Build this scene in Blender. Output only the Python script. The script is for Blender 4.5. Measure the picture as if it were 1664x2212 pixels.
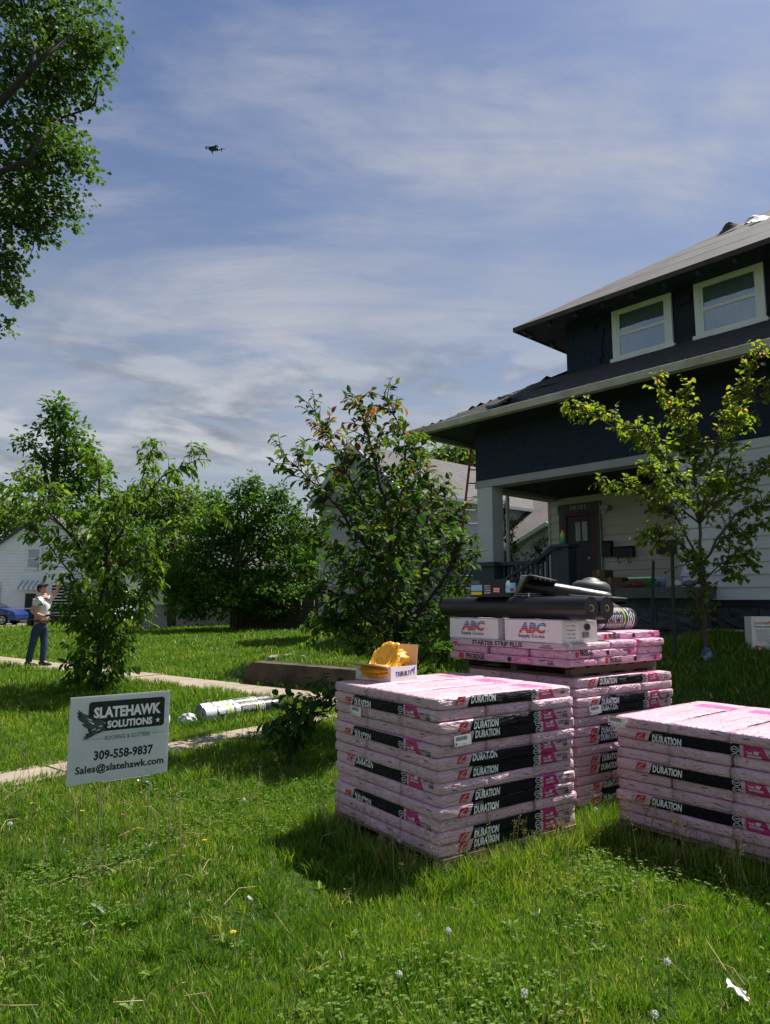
import bpy, bmesh, math, random
import numpy as np
from mathutils import Vector, Matrix, noise, Quaternion
for o in list(bpy.data.objects): bpy.data.objects.remove(o)
SC = bpy.context.scene
COL = SC.collection
R = math.radians
# ------------------------------------------------------------------ camera
F, HC = 1520.0 / 1664.0, 1.40
PITCH = math.atan(194 / 1520.0)
cam = bpy.data.cameras.new('camera'); camo = bpy.data.objects.new('camera', cam); COL.objects.link(camo)
camo.location = (0, 0, HC); camo.rotation_euler = (R(90) + PITCH, 0, 0)
cam.sensor_fit = 'HORIZONTAL'; cam.sensor_width = 36; cam.lens = 36 * F
cam.clip_start = 0.05; cam.clip_end = 3000
SC.camera = camo
# ------------------------------------------------------------------ light
SUN_AZ, SUN_EL = R(34.5), R(61)      # azimuth from +X towards +Y
sdir = Vector((math.cos(SUN_AZ) * math.cos(SUN_EL), math.sin(SUN_AZ) * math.cos(SUN_EL), math.sin(SUN_EL)))
sl = bpy.data.lights.new('sun', 'SUN'); sl.energy = 5.0; sl.angle = R(0.53); sl.color = (1.0, 0.95, 0.87)
so = bpy.data.objects.new('sun', sl); COL.objects.link(so); so.rotation_euler = sdir.to_track_quat('Z', 'Y').to_euler()
so.location = sdir * 60
SC.view_settings.view_transform = 'Standard'; SC.view_settings.look = 'None'
SC.view_settings.exposure = 0.72; SC.view_settings.gamma = 1.0; SC.view_settings.use_curve_mapping = False
SC.render.engine = 'CYCLES'
SC.cycles.max_bounces = 7; SC.cycles.transparent_max_bounces = 12; SC.cycles.transmission_bounces = 4
# ------------------------------------------------------------------ node helpers
class NT:
    def __init__(s, tree): s.t = tree; s.n = tree.nodes; s.l = tree.links
    def new(s, ty, **k):
        n = s.n.new(ty)
        for a, b in k.items(): setattr(n, a, b)
        return n
    def put(s, sock, v):
        if v is None: return
        if hasattr(v, 'is_output') : s.l.new(v, sock)
        elif isinstance(v, (tuple, list)) and len(v) == 3 and sock.type == 'RGBA': sock.default_value = (*v, 1)
        else: sock.default_value = v
    def math(s, op, a, b=None, c=None, clamp=False):
        n = s.new('ShaderNodeMath', operation=op, use_clamp=clamp)
        for i, v in enumerate((a, b, c)):
            if v is not None: s.put(n.inputs[i], v)
        return n.outputs[0]
    def band(s, x, a, b): return s.math('MULTIPLY', s.math('GREATER_THAN', x, a), s.math('LESS_THAN', x, b))
    def mix(s, f, a, b, mode='MIX'):
        n = s.new('ShaderNodeMix', data_type='RGBA', blend_type=mode)
        s.put(n.inputs[0], f); s.put(n.inputs[6], a); s.put(n.inputs[7], b); return n.outputs[2]
    def noise(s, vec, scale, detail=4, rough=.55, dist=0, out=0):
        n = s.new('ShaderNodeTexNoise'); s.put(n.inputs['Vector'], vec); n.inputs['Scale'].default_value = scale
        n.inputs['Detail'].default_value = detail; n.inputs['Roughness'].default_value = rough; n.inputs['Distortion'].default_value = dist
        return n.outputs[out]
    def ramp(s, f, stops, interp='LINEAR'):
        n = s.new('ShaderNodeValToRGB'); n.color_ramp.interpolation = interp; s.put(n.inputs[0], f)
        e = n.color_ramp.elements
        while len(e) < len(stops): e.new(0.5)
        for i, (p, c) in enumerate(stops):
            e[i].position = p; e[i].color = (*c, 1) if len(c) == 3 else c
        return n.outputs[0]
    def mapr(s, v, a, b, c=0, d=1, smooth=False):
        n = s.new('ShaderNodeMapRange'); n.interpolation_type = 'SMOOTHSTEP' if smooth else 'LINEAR'
        s.put(n.inputs[0], v)
        for i, q in enumerate((a, b, c, d)): s.put(n.inputs[i + 1], q)
        return n.outputs[0]
    def vmap(s, vec, scale=(1, 1, 1), rot=(0, 0, 0), loc=(0, 0, 0)):
        n = s.new('ShaderNodeMapping'); s.put(n.inputs[0], vec)
        n.inputs['Location'].default_value = loc; n.inputs['Rotation'].default_value = rot; n.inputs['Scale'].default_value = scale
        return n.outputs[0]
    def bump(s, h, strength=.3, dist=.01):
        n = s.new('ShaderNodeBump'); n.inputs['Strength'].default_value = strength; n.inputs['Distance'].default_value = dist
        s.put(n.inputs['Height'], h); return n.outputs[0]
# ------------------------------------------------------------------ sky
w = bpy.data.worlds.new('World'); SC.world = w; w.use_nodes = True
T = NT(w.node_tree); T.n.clear()
sky = T.new('ShaderNodeTexSky', sky_type='NISHITA'); sky.sun_disc = False
sky.sun_elevation = SUN_EL; sky.sun_rotation = math.atan2(sdir.x, sdir.y); sky.air_density = 1.0; sky.dust_density = 1.2; sky.ozone_density = 1.6
tc = T.new('ShaderNodeTexCoord').outputs['Generated']
sx = T.new('ShaderNodeSeparateXYZ'); T.put(sx.inputs[0], tc)
zc = T.math('MAXIMUM', sx.outputs[2], 0.0)
zz = T.math('ADD', zc, 0.16)
cx = T.new('ShaderNodeCombineXYZ'); T.put(cx.inputs[0], T.math('DIVIDE', sx.outputs[0], zz)); T.put(cx.inputs[1], T.math('DIVIDE', sx.outputs[1], zz))
pl = cx.outputs[0]
n1 = T.noise(T.vmap(pl, (0.8, 1.7, 1), (0, 0, R(-20)), (.35, .2, 0)), 1.15, 10, .60, 0.55)     # long cirrus streaks
n2 = T.noise(T.vmap(pl, (1.0, 1.0, 1), (0, 0, R(20)), (3.1, 1.7, 0)), 0.75, 5, .5, 0.3)
n5 = T.noise(T.vmap(pl, (1.1, 5.5, 1), (0, 0, R(-17))), 2.4, 8, .65, .5)
cir = T.math('MULTIPLY', T.math('MULTIPLY', T.mapr(n1, .39, .67, 0, 1, True), T.mapr(n2, .32, .56, .28, 1, True)), T.mapr(n5, .30, .65, .55, 1.1))
n3 = T.noise(T.vmap(tc, (1.6, 1.6, 5.0), (0, 0, 0), (.4, .9, 0)), 2.6, 8, .55, 0.25)      # low cumulus near the horizon
low = T.math('MULTIPLY', T.mapr(n3, .49, .60, 0, 1, True), T.mapr(sx.outputs[2], .44, .22, 0, 1, True))
n4 = T.noise(T.vmap(tc, (1.6, 1.6, 5.0), (0, 0, 0), (.4, .9, 0.16)), 2.6, 8, .55, 0.25)
lit = T.mapr(T.math('SUBTRACT', n3, n4), -.10, .10, 0, 1, True)
haze = T.mapr(sx.outputs[2], .66, .02, .04, .88, True)
c0 = T.mix(1.0, sky.outputs[0], (.72, .78, .93), 'MULTIPLY')
c1 = T.mix(haze, c0, (3.5, 3.9, 4.35))
c2 = T.mix(T.math('MULTIPLY', cir, .88), c1, (4.6, 4.75, 5.25))
cl = T.mix(lit, (2.0, 2.2, 2.55), (5.4, 5.5, 5.8))
c3 = T.mix(T.math('MULTIPLY', low, .72), c2, cl)
bg = T.new('ShaderNodeBackground'); T.put(bg.inputs[0], c3); bg.inputs[1].default_value = 0.068
wo = T.new('ShaderNodeOutputWorld'); T.l.new(bg.outputs[0], wo.inputs[0])
# ------------------------------------------------------------------ materials
MATS = {}
def mat(name, col, rough=.75, var=.18, scale=6, bump=.15, bscale=80, metal=0.0, spec=.4, col2=None, dist=.004, coords='Object', stretch=(1, 1, 1)):
    if name in MATS: return MATS[name]
    m = bpy.data.materials.new(name); m.use_nodes = True; T = NT(m.node_tree); b = T.n['Principled BSDF']
    tc = T.vmap(T.new('ShaderNodeTexCoord').outputs[coords], stretch)
    nz = T.noise(tc, scale, 5, .6)
    lo = tuple(c * (1 - var) for c in col); hi = tuple(min(1, c * (1 + var)) for c in col)
    c = T.ramp(nz, [(.3, lo), (.7, hi)])
    if col2: c = T.mix(T.mapr(T.noise(tc, scale * .35, 6, .65), .52, .68, 0, 1), c, col2)
    T.put(b.inputs['Base Color'], c); b.inputs['Roughness'].default_value = rough
    b.inputs['Metallic'].default_value = metal; b.inputs['Specular IOR Level'].default_value = spec
    if bump: T.put(b.inputs['Normal'], T.bump(T.noise(tc, bscale, 4, .6), bump, dist))
    MATS[name] = m; return m
def foliage(name, stops, trans=.45, rough=.45, spec=.35, gain=(1.32, 1.22, 1.1)):
    stops = [(p, tuple(a * b for a, b in zip(c, gain))) for p, c in stops]
    m = bpy.data.materials.new(name); m.use_nodes = True; T = NT(m.node_tree); b = T.n['Principled BSDF']
    a = T.new('ShaderNodeAttribute', attribute_name='rnd')
    c = T.ramp(a.outputs['Fac'], stops)
    T.put(b.inputs['Base Color'], c); b.inputs['Roughness'].default_value = rough; b.inputs['Specular IOR Level'].default_value = spec
    tr = T.new('ShaderNodeBsdfTranslucent'); T.put(tr.inputs[0], T.mix(1.0, c, (1.35, 1.45, .55), 'MULTIPLY'))
    mx = T.new('ShaderNodeMixShader'); mx.inputs[0].default_value = trans
    T.l.new(b.outputs[0], mx.inputs[1]); T.l.new(tr.outputs[0], mx.inputs[2]); T.l.new(mx.outputs[0], T.n['Material Output'].inputs[0])
    MATS[name] = m; return m
def glassmat(name, tint=(.90, .94, .95), mixf=.35):
    m = bpy.data.materials.new(name); m.use_nodes = True; T = NT(m.node_tree); T.n.remove(T.n['Principled BSDF'])
    tr = T.new('ShaderNodeBsdfTransparent'); T.put(tr.inputs[0], tint)
    gl = T.new('ShaderNodeBsdfGlossy'); gl.inputs['Roughness'].default_value = .04
    gl.inputs['Color'].default_value = (.9, .95, 1, 1)
    nz = T.noise(T.new('ShaderNodeTexCoord').outputs['Object'], 2.5, 2)
    T.put(gl.inputs['Normal'], T.bump(nz, .05, .05))
    fr = T.new('ShaderNodeFresnel'); fr.inputs[0].default_value = 1.5
    mx = T.new('ShaderNodeMixShader'); T.put(mx.inputs[0], T.math('ADD', T.math('MULTIPLY', fr.outputs[0], .9), mixf * .35))
    T.l.new(tr.outputs[0], mx.inputs[1]); T.l.new(gl.outputs[0], mx.inputs[2]); T.l.new(mx.outputs[0], T.n['Material Output'].inputs[0])
    MATS[name] = m; return m
# ------------------------------------------------------------------ pixel to place (used only to survey positions)
cP, sP = math.cos(PITCH), math.sin(PITCH)
def ray(px, py):
    x = (px - 832) / 1520.; v = -(py - 1106) / 1520.
    return Vector((x, cP - v * sP, sP + v * cP))
def at(px, py, Y):
    r = ray(px, py); return Vector((0, 0, HC)) + r * (Y / r.y)
# ------------------------------------------------------------------ mesh builder
class MB:
    def __init__(s): s.v = []; s.f = []; s.m = []; s.uv = None
    def add(s, vs, fs, mi=0, M=None):
        b = len(s.v)
        for p in vs: s.v.append(tuple(M @ Vector(p)) if M is not None else tuple(p))
        for f in fs: s.f.append([b + i for i in f]); s.m.append(mi)
        return s
    def box(s, lo, hi, mi=0, M=None, ch=0.0):
        (x0, y0, z0), (x1, y1, z1) = lo, hi
        if ch <= 0:
            vs = [(x, y, z) for z in (z0, z1) for y in (y0, y1) for x in (x0, x1)]
            fs = [(0, 2, 3, 1), (4, 5, 7, 6), (0, 1, 5, 4), (2, 6, 7, 3), (0, 4, 6, 2), (1, 3, 7, 5)]
            return s.add(vs, fs, mi, M)
        bm = bmesh.new(); bmesh.ops.create_cube(bm, size=1)
        for v in bm.verts:
            v.co = Vector(((x0 + x1) / 2 + v.co.x * (x1 - x0), (y0 + y1) / 2 + v.co.y * (y1 - y0), (z0 + z1) / 2 + v.co.z * (z1 - z0)))
        bmesh.ops.bevel(bm, geom=bm.edges[:], offset=ch, segments=1, affect='EDGES')
        bm.verts.index_update()
        vs = [v.co.copy() for v in bm.verts]; fs = [[v.index for v in f.verts] for f in bm.faces]; bm.free()
        return s.add(vs, fs, mi, M)
    def tube(s, pts, rad, n=6, mi=0, cap=True, M=None):
        pts = [Vector(p) for p in pts]; k = len(pts)
        if not hasattr(rad, '__len__'): rad = [rad] * k
        vs = []; up = Vector((0, 0, 1)); prev = None
        for i, p in enumerate(pts):
            t = (pts[min(i + 1, k - 1)] - pts[max(i - 1, 0)])
            t = t.normalized() if t.length > 1e-9 else Vector((0, 0, 1))
            if prev is None:
                a = t.cross(up if abs(t.z) < .95 else Vector((1, 0, 0))).normalized()
            else:
                a = (prev - t * prev.dot(t))
                a = a.normalized() if a.length > 1e-6 else t.orthogonal().normalized()
            prev = a; b = t.cross(a)
            for j in range(n):
                an = 2 * math.pi * j / n; vs.append(p + (a * math.cos(an) + b * math.sin(an)) * rad[i])
        fs = [(i * n + j, i * n + (j + 1) % n, (i + 1) * n + (j + 1) % n, (i + 1) * n + j) for i in range(k - 1) for j in range(n)]
        if cap: fs += [tuple(range(n))[::-1], tuple((k - 1) * n + j for j in range(n))]
        return s.add(vs, fs, mi, M)
    def lathe(s, prof, n=20, mi=0, M=None, cap=True):
        vs = [(r * math.cos(2 * math.pi * j / n), r * math.sin(2 * math.pi * j / n), z) for r, z in prof for j in range(n)]
        k = len(prof)
        fs = [(i * n + j, i * n + (j + 1) % n, (i + 1) * n + (j + 1) % n, (i + 1) * n + j) for i in range(k - 1) for j in range(n)]
        if cap and prof[0][0] > 1e-6: fs.append(tuple(range(n))[::-1])
        if cap and prof[-1][0] > 1e-6: fs.append(tuple((k - 1) * n + j for j in range(n)))
        return s.add(vs, fs, mi, M)
    def prism(s, poly, y0, y1, mi=0, M=None):
        """polygon in x,z extruded along y"""
        n = len(poly)
        vs = [(x, y0, z) for x, z in poly] + [(x, y1, z) for x, z in poly]
        fs = [tuple(range(n)), tuple(range(n, 2 * n))[::-1]] + [(i, i + n, (i + 1) % n + n, (i + 1) % n) for i in range(n)]
        return s.add(vs, fs, mi, M)
    def mesh(s, name, mats, smooth=False):
        me = bpy.data.meshes.new(name); me.from_pydata(s.v, [], s.f)
        for m in (mats if isinstance(mats, (list, tuple)) else [mats]): me.materials.append(m)
        me.polygons.foreach_set('material_index', s.m)
        if smooth: me.polygons.foreach_set('use_smooth', [True] * len(s.f))
        me.validate(); me.update()
        bm = bmesh.new(); bm.from_mesh(me); bmesh.ops.recalc_face_normals(bm, faces=bm.faces[:]); bm.to_mesh(me); bm.free()
        return me
    def build(s, name, mats, parent=None, smooth=False, M=None):
        return link(name, s.mesh(name, mats, smooth), parent, M)
def link(name, me, parent=None, M=None):
    o = bpy.data.objects.new(name, me); COL.objects.link(o)
    if name in ('printed_label', 'printing', 'sign_print', 'printed_panels', 'lettering', 'end_label', 'house_number', 'striped_logo'): o['kind'] = 'stuff'
    if parent is not None: o.parent = parent
    if M is not None: o.matrix_local = M
    return o
def tag(o, label=None, cat=None, group=None, kind=None):
    if label: o['label'] = label
    if cat: o['category'] = cat
    if group: o['group'] = group
    if kind: o['kind'] = kind
    return o
def thing(name, label, cat, M=None, group=None):
    o = link(name, None, None, M); o.empty_display_size = .1; return tag(o, label, cat, group)
def TRS(loc=(0, 0, 0), rz=0, rx=0, ry=0, sc=(1, 1, 1)):
    return Matrix.Translation(Vector(loc)) @ Matrix.Rotation(rz, 4, 'Z') @ Matrix.Rotation(ry, 4, 'Y') @ Matrix.Rotation(rx, 4, 'X') @ Matrix.Diagonal((*sc, 1))
def copytree(o, parent=None):
    c = o.copy(); COL.objects.link(c); c.parent = parent
    for ch in o.children: copytree(ch, c)
    return c
_uc = {}
def ucube(m, ch=0):
    k = (m.name, ch)
    if k not in _uc: _uc[k] = MB().box((-.5, -.5, -.5), (.5, .5, .5), 0, None, ch).mesh('block', m)
    return _uc[k]
def bx(name, lo, hi, m, parent=None, ch=0):
    """box object with its own mesh"""
    return MB().box(lo, hi, 0, None, ch).build(name, m, parent)
def sbox(name, c, s, m, parent=None, rz=0, rx=0, ry=0):
    """box object sharing one unit mesh"""
    return link(name, ucube(m), parent, TRS(c, rz, rx, ry, s))
# ------------------------------------------------------------------ lettering
_tx = {}
def tmesh(s, bold=.0):
    k = (s, bold)
    if k not in _tx:
        c = bpy.data.curves.new('t', 'FONT'); c.body = s; c.size = 1; c.offset = bold; c.resolution_u = 2; c.fill_mode = 'BOTH'
        o = bpy.data.objects.new('t', c); me = o.to_mesh()
        v = np.array([p.co[:2] for p in me.vertices]); f = [list(p.vertices) for p in me.polygons]
        o.to_mesh_clear(); bpy.data.objects.remove(o); bpy.data.curves.remove(c)
        lo, hi = v.min(0), v.max(0); v = (v - lo) / (hi - lo)
        _tx[k] = (v, f)
    return _tx[k]
def put_text(mb, s, x0, x1, y0, y1, fn, mi=0, bold=.0, shear=0.0):
    """letters fitted to a box in a 2-D frame; fn maps (x, y) to the surface"""
    v, f = tmesh(s, bold)
    mb.add([fn(x0 + (x1 - x0) * a + shear * b * (y1 - y0), y0 + (y1 - y0) * b) for a, b in v], f, mi)
def put_poly(mb, pts, fn, mi=0):
    mb.add([fn(x, y) for x, y in pts], [list(range(len(pts)))], mi)
def put_grid(mb, x0, x1, y0, y1, fn, mi=0, nx=6, ny=2):
    vs = [fn(x0 + (x1 - x0) * i / nx, y0 + (y1 - y0) * j / ny) for j in range(ny + 1) for i in range(nx + 1)]
    mb.add(vs, [(j * (nx + 1) + i, j * (nx + 1) + i + 1, (j + 1) * (nx + 1) + i + 1, (j + 1) * (nx + 1) + i) for j in range(ny) for i in range(nx)], mi)
def put_ring(mb, cx, cy, rx, ry, th, fn, mi=0, n=16):
    vs = []
    for j in range(n):
        a = 2 * math.pi * j / n
        vs += [fn(cx + rx * math.cos(a), cy + ry * math.sin(a)), fn(cx + (rx - th) * math.cos(a), cy + (ry - th) * math.sin(a))]
    mb.add(vs, [(2 * j, 2 * ((j + 1) % n), 2 * ((j + 1) % n) + 1, 2 * j + 1) for j in range(n)], mi)
def put_disc(mb, cx, cy, rx, ry, fn, mi=0, n=16):
    put_poly(mb, [(cx + rx * math.cos(2 * math.pi * j / n), cy + ry * math.sin(2 * math.pi * j / n)) for j in range(n)], fn, mi)
def barcode(mb, x0, x1, y0, y1, fn, mi, rng, n=14):
    x = x0
    while x < x1:
        wv = (x1 - x0) / n * rng.uniform(.25, .8); put_poly(mb, [(x, y0), (min(x + wv, x1), y0), (min(x + wv, x1), y1), (x, y1)], fn, mi); x += wv + (x1 - x0) / n * rng.uniform(.25, .6)
K = dict(
    white=mat('white_print', (.78, .78, .77), .6, .04, bump=0), black=mat('black_print', (.012, .013, .016), .45, .2, bump=0),
    red=mat('red_print', (.48, .02, .025), .5, .1, bump=0), blue=mat('blue_print', (.03, .10, .38), .5, .1, bump=0),
    dark=mat('dark_print', (.03, .022, .03), .6, .2, bump=0), green=mat('lime_print', (.36, .62, .04), .5, .1, bump=0),
    magenta=mat('magenta_print', (.62, .03, .20), .5, .1, bump=0), orange=mat('orange_print', (.65, .16, .03), .5, .1, bump=0),
    grey=mat('grey_print', (.28, .28, .29), .6, .1, bump=0), yellow=mat('yellow_print', (.72, .55, .06), .5, .1, bump=0), cyan=mat('cyan_print', (.25, .55, .75), .5, .1, bump=0))
# ================================================================== THE SETTING
def sst(a, b, x):
    t = np.clip((np.asarray(x, float) - a) / (b - a), 0, 1); return t * t * (3 - 2 * t)
SN, NN = (.777, -.63), (.63, .777)      # along the pavement (towards right-near), towards the houses
def ns(x, y): return x * NN[0] + y * NN[1], x * SN[0] + y * SN[1]
def xy(n, s): return np.array(n) * NN[0] + np.array(s) * SN[0], np.array(n) * NN[1] + np.array(s) * SN[1]
def gz(x, y):
    x = np.asarray(x, float); y = np.asarray(y, float); n, s = ns(x, y)
    bank = np.interp(n, [8.05, 8.6, 9.9, 11.0, 30], [0, .33, .80, .93, 1.0])
    ret = np.interp(n, [8.20, 8.36, 9.0, 11.0, 30], [0, .36, .45, .92, 1.0])
    own = ret + (bank - ret) * sst(-6.6, -5.6, s)
    left = .32 * sst(8.1, 26, n) * sst(-34, -26, s)
    k = sst(-11.2, -9.70, s) * (1 - .0 * n)
    z = left + (own - left) * k
    z = z + .012 * np.sin(x * 1.7 + y * .6) * np.sin(y * 1.3 - x * .4) * sst(2, 4, np.hypot(x, y)) * (1 - sst(6.5, 7, n) * (1 - sst(8.1, 8.4, n)))
    return z
def lawn_mat():
    m = bpy.data.materials.new('lawn_soil'); m.use_nodes = True; T = NT(m.node_tree); b = T.n['Principled BSDF']
    tc = T.new('ShaderNodeTexCoord').outputs['Object']
    a = T.ramp(T.noise(tc, 3.2, 8, .7), [(.3, (.022, .046, .010)), (.55, (.045, .085, .016)), (.75, (.085, .115, .03))])
    c = T.mix(T.mapr(T.noise(tc, .55, 5, .6), .45, .7), a, (.055, .10, .018))
    c = T.mix(T.mapr(T.noise(tc, 28, 3, .6), .5, .75, 0, .6), c, (.11, .14, .045))
    T.put(b.inputs['Base Color'], c); b.inputs['Roughness'].default_value = .95; b.inputs['Specular IOR Level'].default_value = .1
    T.put(b.inputs['Normal'], T.bump(T.noise(tc, 40, 5, .7), .9, .04)); return m
LAWN = lawn_mat()
nl = np.concatenate([[-600, -200, -60, -20], np.arange(-8, 6.4, .4), np.arange(6.4, 12.2, .08), np.arange(12.2, 30, .6), np.arange(30, 70, 4), [90, 150, 300, 700, 1500]])
sl_ = np.concatenate([[-1500, -600, -250, -120], np.arange(-80, -14, 2.), np.arange(-14, 6, .22), np.arange(6, 30, 2.), [60, 150, 500, 1500]])
NV, SV = np.meshgrid(nl, sl_, indexing='ij'); GX, GY = xy(NV, SV); GZ = gz(GX, GY)
vs = np.stack([GX.ravel(), GY.ravel(), GZ.ravel()], 1); a_, b_ = NV.shape
idx = np.arange(a_ * b_).reshape(a_, b_)
fs = np.stack([idx[:-1, :-1], idx[1:, :-1], idx[1:, 1:], idx[:-1, 1:]], -1).reshape(-1, 4)[:, ::-1]
me = bpy.data.meshes.new('lawn'); me.from_pydata(vs.tolist(), [], fs.tolist()); me.materials.append(LAWN)
me.polygons.foreach_set('use_smooth', [True] * len(fs))
tag(link('lawn', me), 'green lawn ground sheet rising to the houses', kind='structure')
CONC = mat('pavement_concrete', (.30, .245, .185), .9, .2, 5, .45, 110, col2=(.20, .165, .125))
rng = random.Random(4)
swk = thing('sidewalk', 'tan concrete pavement crossing the lawns', None); del swk['label']; swk['kind'] = 'structure'
s0 = -60.0
while s0 < 6:
    L = 1.5; cx, cy = xy(7.54, s0 + L / 2); h = .018 + rng.uniform(-.004, .004)
    sbox('slab', (cx, cy, h - .05), (L - .022, .97, .1), CONC, swk, math.atan2(SN[1], SN[0]), R(rng.uniform(-.25, .25)), R(rng.uniform(-.2, .2)))
    s0 += L
wlk = thing('walkway', 'narrow concrete path to the kerb', None); del wlk['label']; wlk['kind'] = 'structure'
n0 = .6
while n0 < 6.9:
    L = 1.2; L = min(L, 7.03 - n0); cx, cy = xy(n0 + L / 2, -5.97)
    sbox('slab', (cx, cy, -.034 + rng.uniform(-.004, .004)), (.52, L - .014, .1), CONC, wlk, math.atan2(SN[1], SN[0]), R(rng.uniform(-.4, .4)), R(rng.uniform(-.4, .4)))
    n0 += 1.2
# retaining wall along the pavement
def rough_box(lo, hi, n, amp, seed, mats, name, parent=None, M=None, freq=4):
    bm = bmesh.new(); bmesh.ops.create_cube(bm, size=1)
    for v in bm.verts: v.co = Vector([lo[i] + (v.co[i] + .5) * (hi[i] - lo[i]) for i in range(3)])
    L = max(hi[i] - lo[i] for i in range(3)); step = L / n
    for ax in range(3):
        k = int((hi[ax] - lo[ax]) / step)
        for j in range(1, k + 1):
            co = Vector((0, 0, 0)); co[ax] = lo[ax] + (hi[ax] - lo[ax]) * j / (k + 1); no = Vector((0, 0, 0)); no[ax] = 1
            bmesh.ops.bisect_plane(bm, geom=bm.verts[:] + bm.edges[:] + bm.faces[:], plane_co=co, plane_no=no)
    bm.normal_update()
    for v in bm.verts:
        p = v.co * freq + Vector((seed, seed * .7, seed * 1.3)); v.co += v.normal * (noise.noise(p) * amp + noise.noise(p * 2.7) * amp * .5)
    me = bpy.data.meshes.new(name); bm.to_mesh(me); bm.free()
    for m in (mats if isinstance(mats, (list, tuple)) else [mats]): me.materials.append(m)
    return link(name, me, parent, M)
OLDC = mat('weathered_concrete', (.085, .066, .050), .95, .35, 4, .7, 60, col2=(.04, .032, .026), dist=.012)
wx, wy = xy(8.13, -9.74)
WROT = math.atan2(SN[1], SN[0])
wall = rough_box((0, 0, -.1), (3.14, .30, .375), 30, .012, 3.3, OLDC, 'retaining_wall', None, TRS((wx, wy, 0), WROT))
for v in wall.data.vertices:      # broken corner at the left end
    if v.co.x < .16 and v.co.z > .22: v.co.z -= (.16 - v.co.x) * .9; v.co.x += .03
tag(wall, 'low weathered concrete retaining wall with a chipped end beside the pavement', 'wall')
STONE = mat('field_stone', (.30, .28, .25), .9, .3, 9, .5, 40, col2=(.42, .40, .36))
for i, (px, py, d, r) in enumerate(((348 + 240, 1422, 12.6, .055), (620, 1416, 12.7, .04), (655, 1412, 12.4, .035))):
    p = at(px, py, d); p.z = float(gz(p.x, p.y)) + r * .3
    st = rough_box((-r * 1.5, -r, -r * .7), (r * 1.5, r, r * .7), 7, r * .9, 7 + i * 3, STONE, 'stone', None, TRS(p, i * 1.1), 6)
    tag(st, ['largest pale broken stone lying behind the low concrete wall', 'middle pale stone on the grass behind the wall', 'small rightmost pale stone on the grass above the wall'][i], 'stone', 'broken stones behind the wall')
# ================================================================== THE PORCH HOUSE
HA = R(42.25); HU = Vector((math.sin(HA), -math.cos(HA), 0)); HW = Vector((math.cos(HA), math.sin(HA), 0)); HO = Vector((1.914, 14.5, 0))
HM = Matrix(((HU.x, HW.x, 0, HO.x), (HU.y, HW.y, 0, HO.y), (0, 0, 1, 0), (0, 0, 0, 1)))
house = thing('porch_house', 'two storey house with dark blue shingle walls, white siding and recessed porch', 'house', HM)
NAVY = mat('navy_shingle', (.0085, .017, .042), .75, .45, 3, .6, 60, col2=(.018, .028, .050), stretch=(1, 1, 4))
NAVYT = mat('navy_trim', (.036, .052, .066), .6, .15, 3)
TRIM = mat('grey_trim_paint', (.30, .33, .335), .6, .10, 3, .1)
WHITE = mat('white_window_paint', (.74, .75, .73), .5, .05, 4, .05)
SIDE = mat('white_siding_paint', (.58, .60, .63), .55, .06, 2.5, .1, 30, col2=(.53, .55, .58))
CREAM = mat('cream_siding_paint', (.58, .55, .48), .6, .08, 2.5, .1, 30)
SOFF = mat('soffit_dark', (.014, .020, .033), .8, .3, 3)
GUT = mat('gutter_metal', (.46, .45, .42), .45, .18, 3, .05, 40, col2=(.33, .31, .28))
# --- core solids
bx('core_wall', (.02, 2.62, .3), (9.0, 10.0, 5.6), SOFF, house)
bx('core_wall', (4.26, .03, .3), (9.0, 2.62, 3.87), SOFF, house)
bx('core_wall', (.02, .03, 3.87), (9.0, 2.62, 5.25), SOFF, house)
bx('upper_core_wall', (1.66, 1.02, 5.0), (8.6, 9.2, 7.12), SOFF, house)
# --- pieces helpers
def shingle_wall(x0, x1, z0, z1, y, wd, hh, holes, seed, limit_list, tilt=.012):
    rr = random.Random(seed); z = z0; row = 0
    while z < z1 - .03:
        x = x0 - rr.uniform(0, wd * .8)
        while x < x1:
            ww = wd * rr.uniform(.75, 1.25); a, b = max(x, x0), min(x + ww, x1); zt = min(z + hh, z1)
            if b - a > .04 and not any(a < hx1 and b > hx0 and z < hz1 and zt > hz0 for hx0, hx1, hz0, hz1 in holes):
                limit_list.append(((a + b) / 2, y - .012 - rr.uniform(0, .004), (z + zt) / 2 - rr.uniform(0, .006), b - a - .006, .016, zt - z + .015))
            x += ww
        z += hh; row += 1
walls = []
shingle_wall(-.02, 7.4, 3.88, 5.02, 0.02, .36, .142, [], 5, walls)
HOLES = [(2.66, 3.91, 5.92, 7.12), (4.27, 5.49, 5.92, 7.12)]
shingle_wall(1.64, 7.2, 5.9, 7.08, 1.0, .36, .142, HOLES, 6, walls)
shl = ucube(NAVY)
walls.sort(key=lambda q: (abs(q[0] - 4)))
for q in walls[:300]: link('wall_shingle', shl, house, TRS(q[:3], 0, R(-2.2), 0, q[3:]))
mb = MB()
for q in walls[300:]: mb.box((-.5, -.5, -.5), (.5, .5, .5), 0, TRS(q[:3], 0, R(-2.2), 0, q[3:]))
if mb.v: tag(mb.build('wall_shingles', NAVY, house), kind='stuff')
# left side walls (plain shingled faces)
bx('side_wall', (-.02, .02, 3.87), (.02, 2.6, 5.2), NAVY, house)
bx('side_wall', (-.02, 2.6, .3), (.02, 10.0, 5.2), NAVY, house)
bx('side_wall', (1.62, 1.0, 5.6), (1.66, 9.2, 7.1), NAVY, house)
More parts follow.
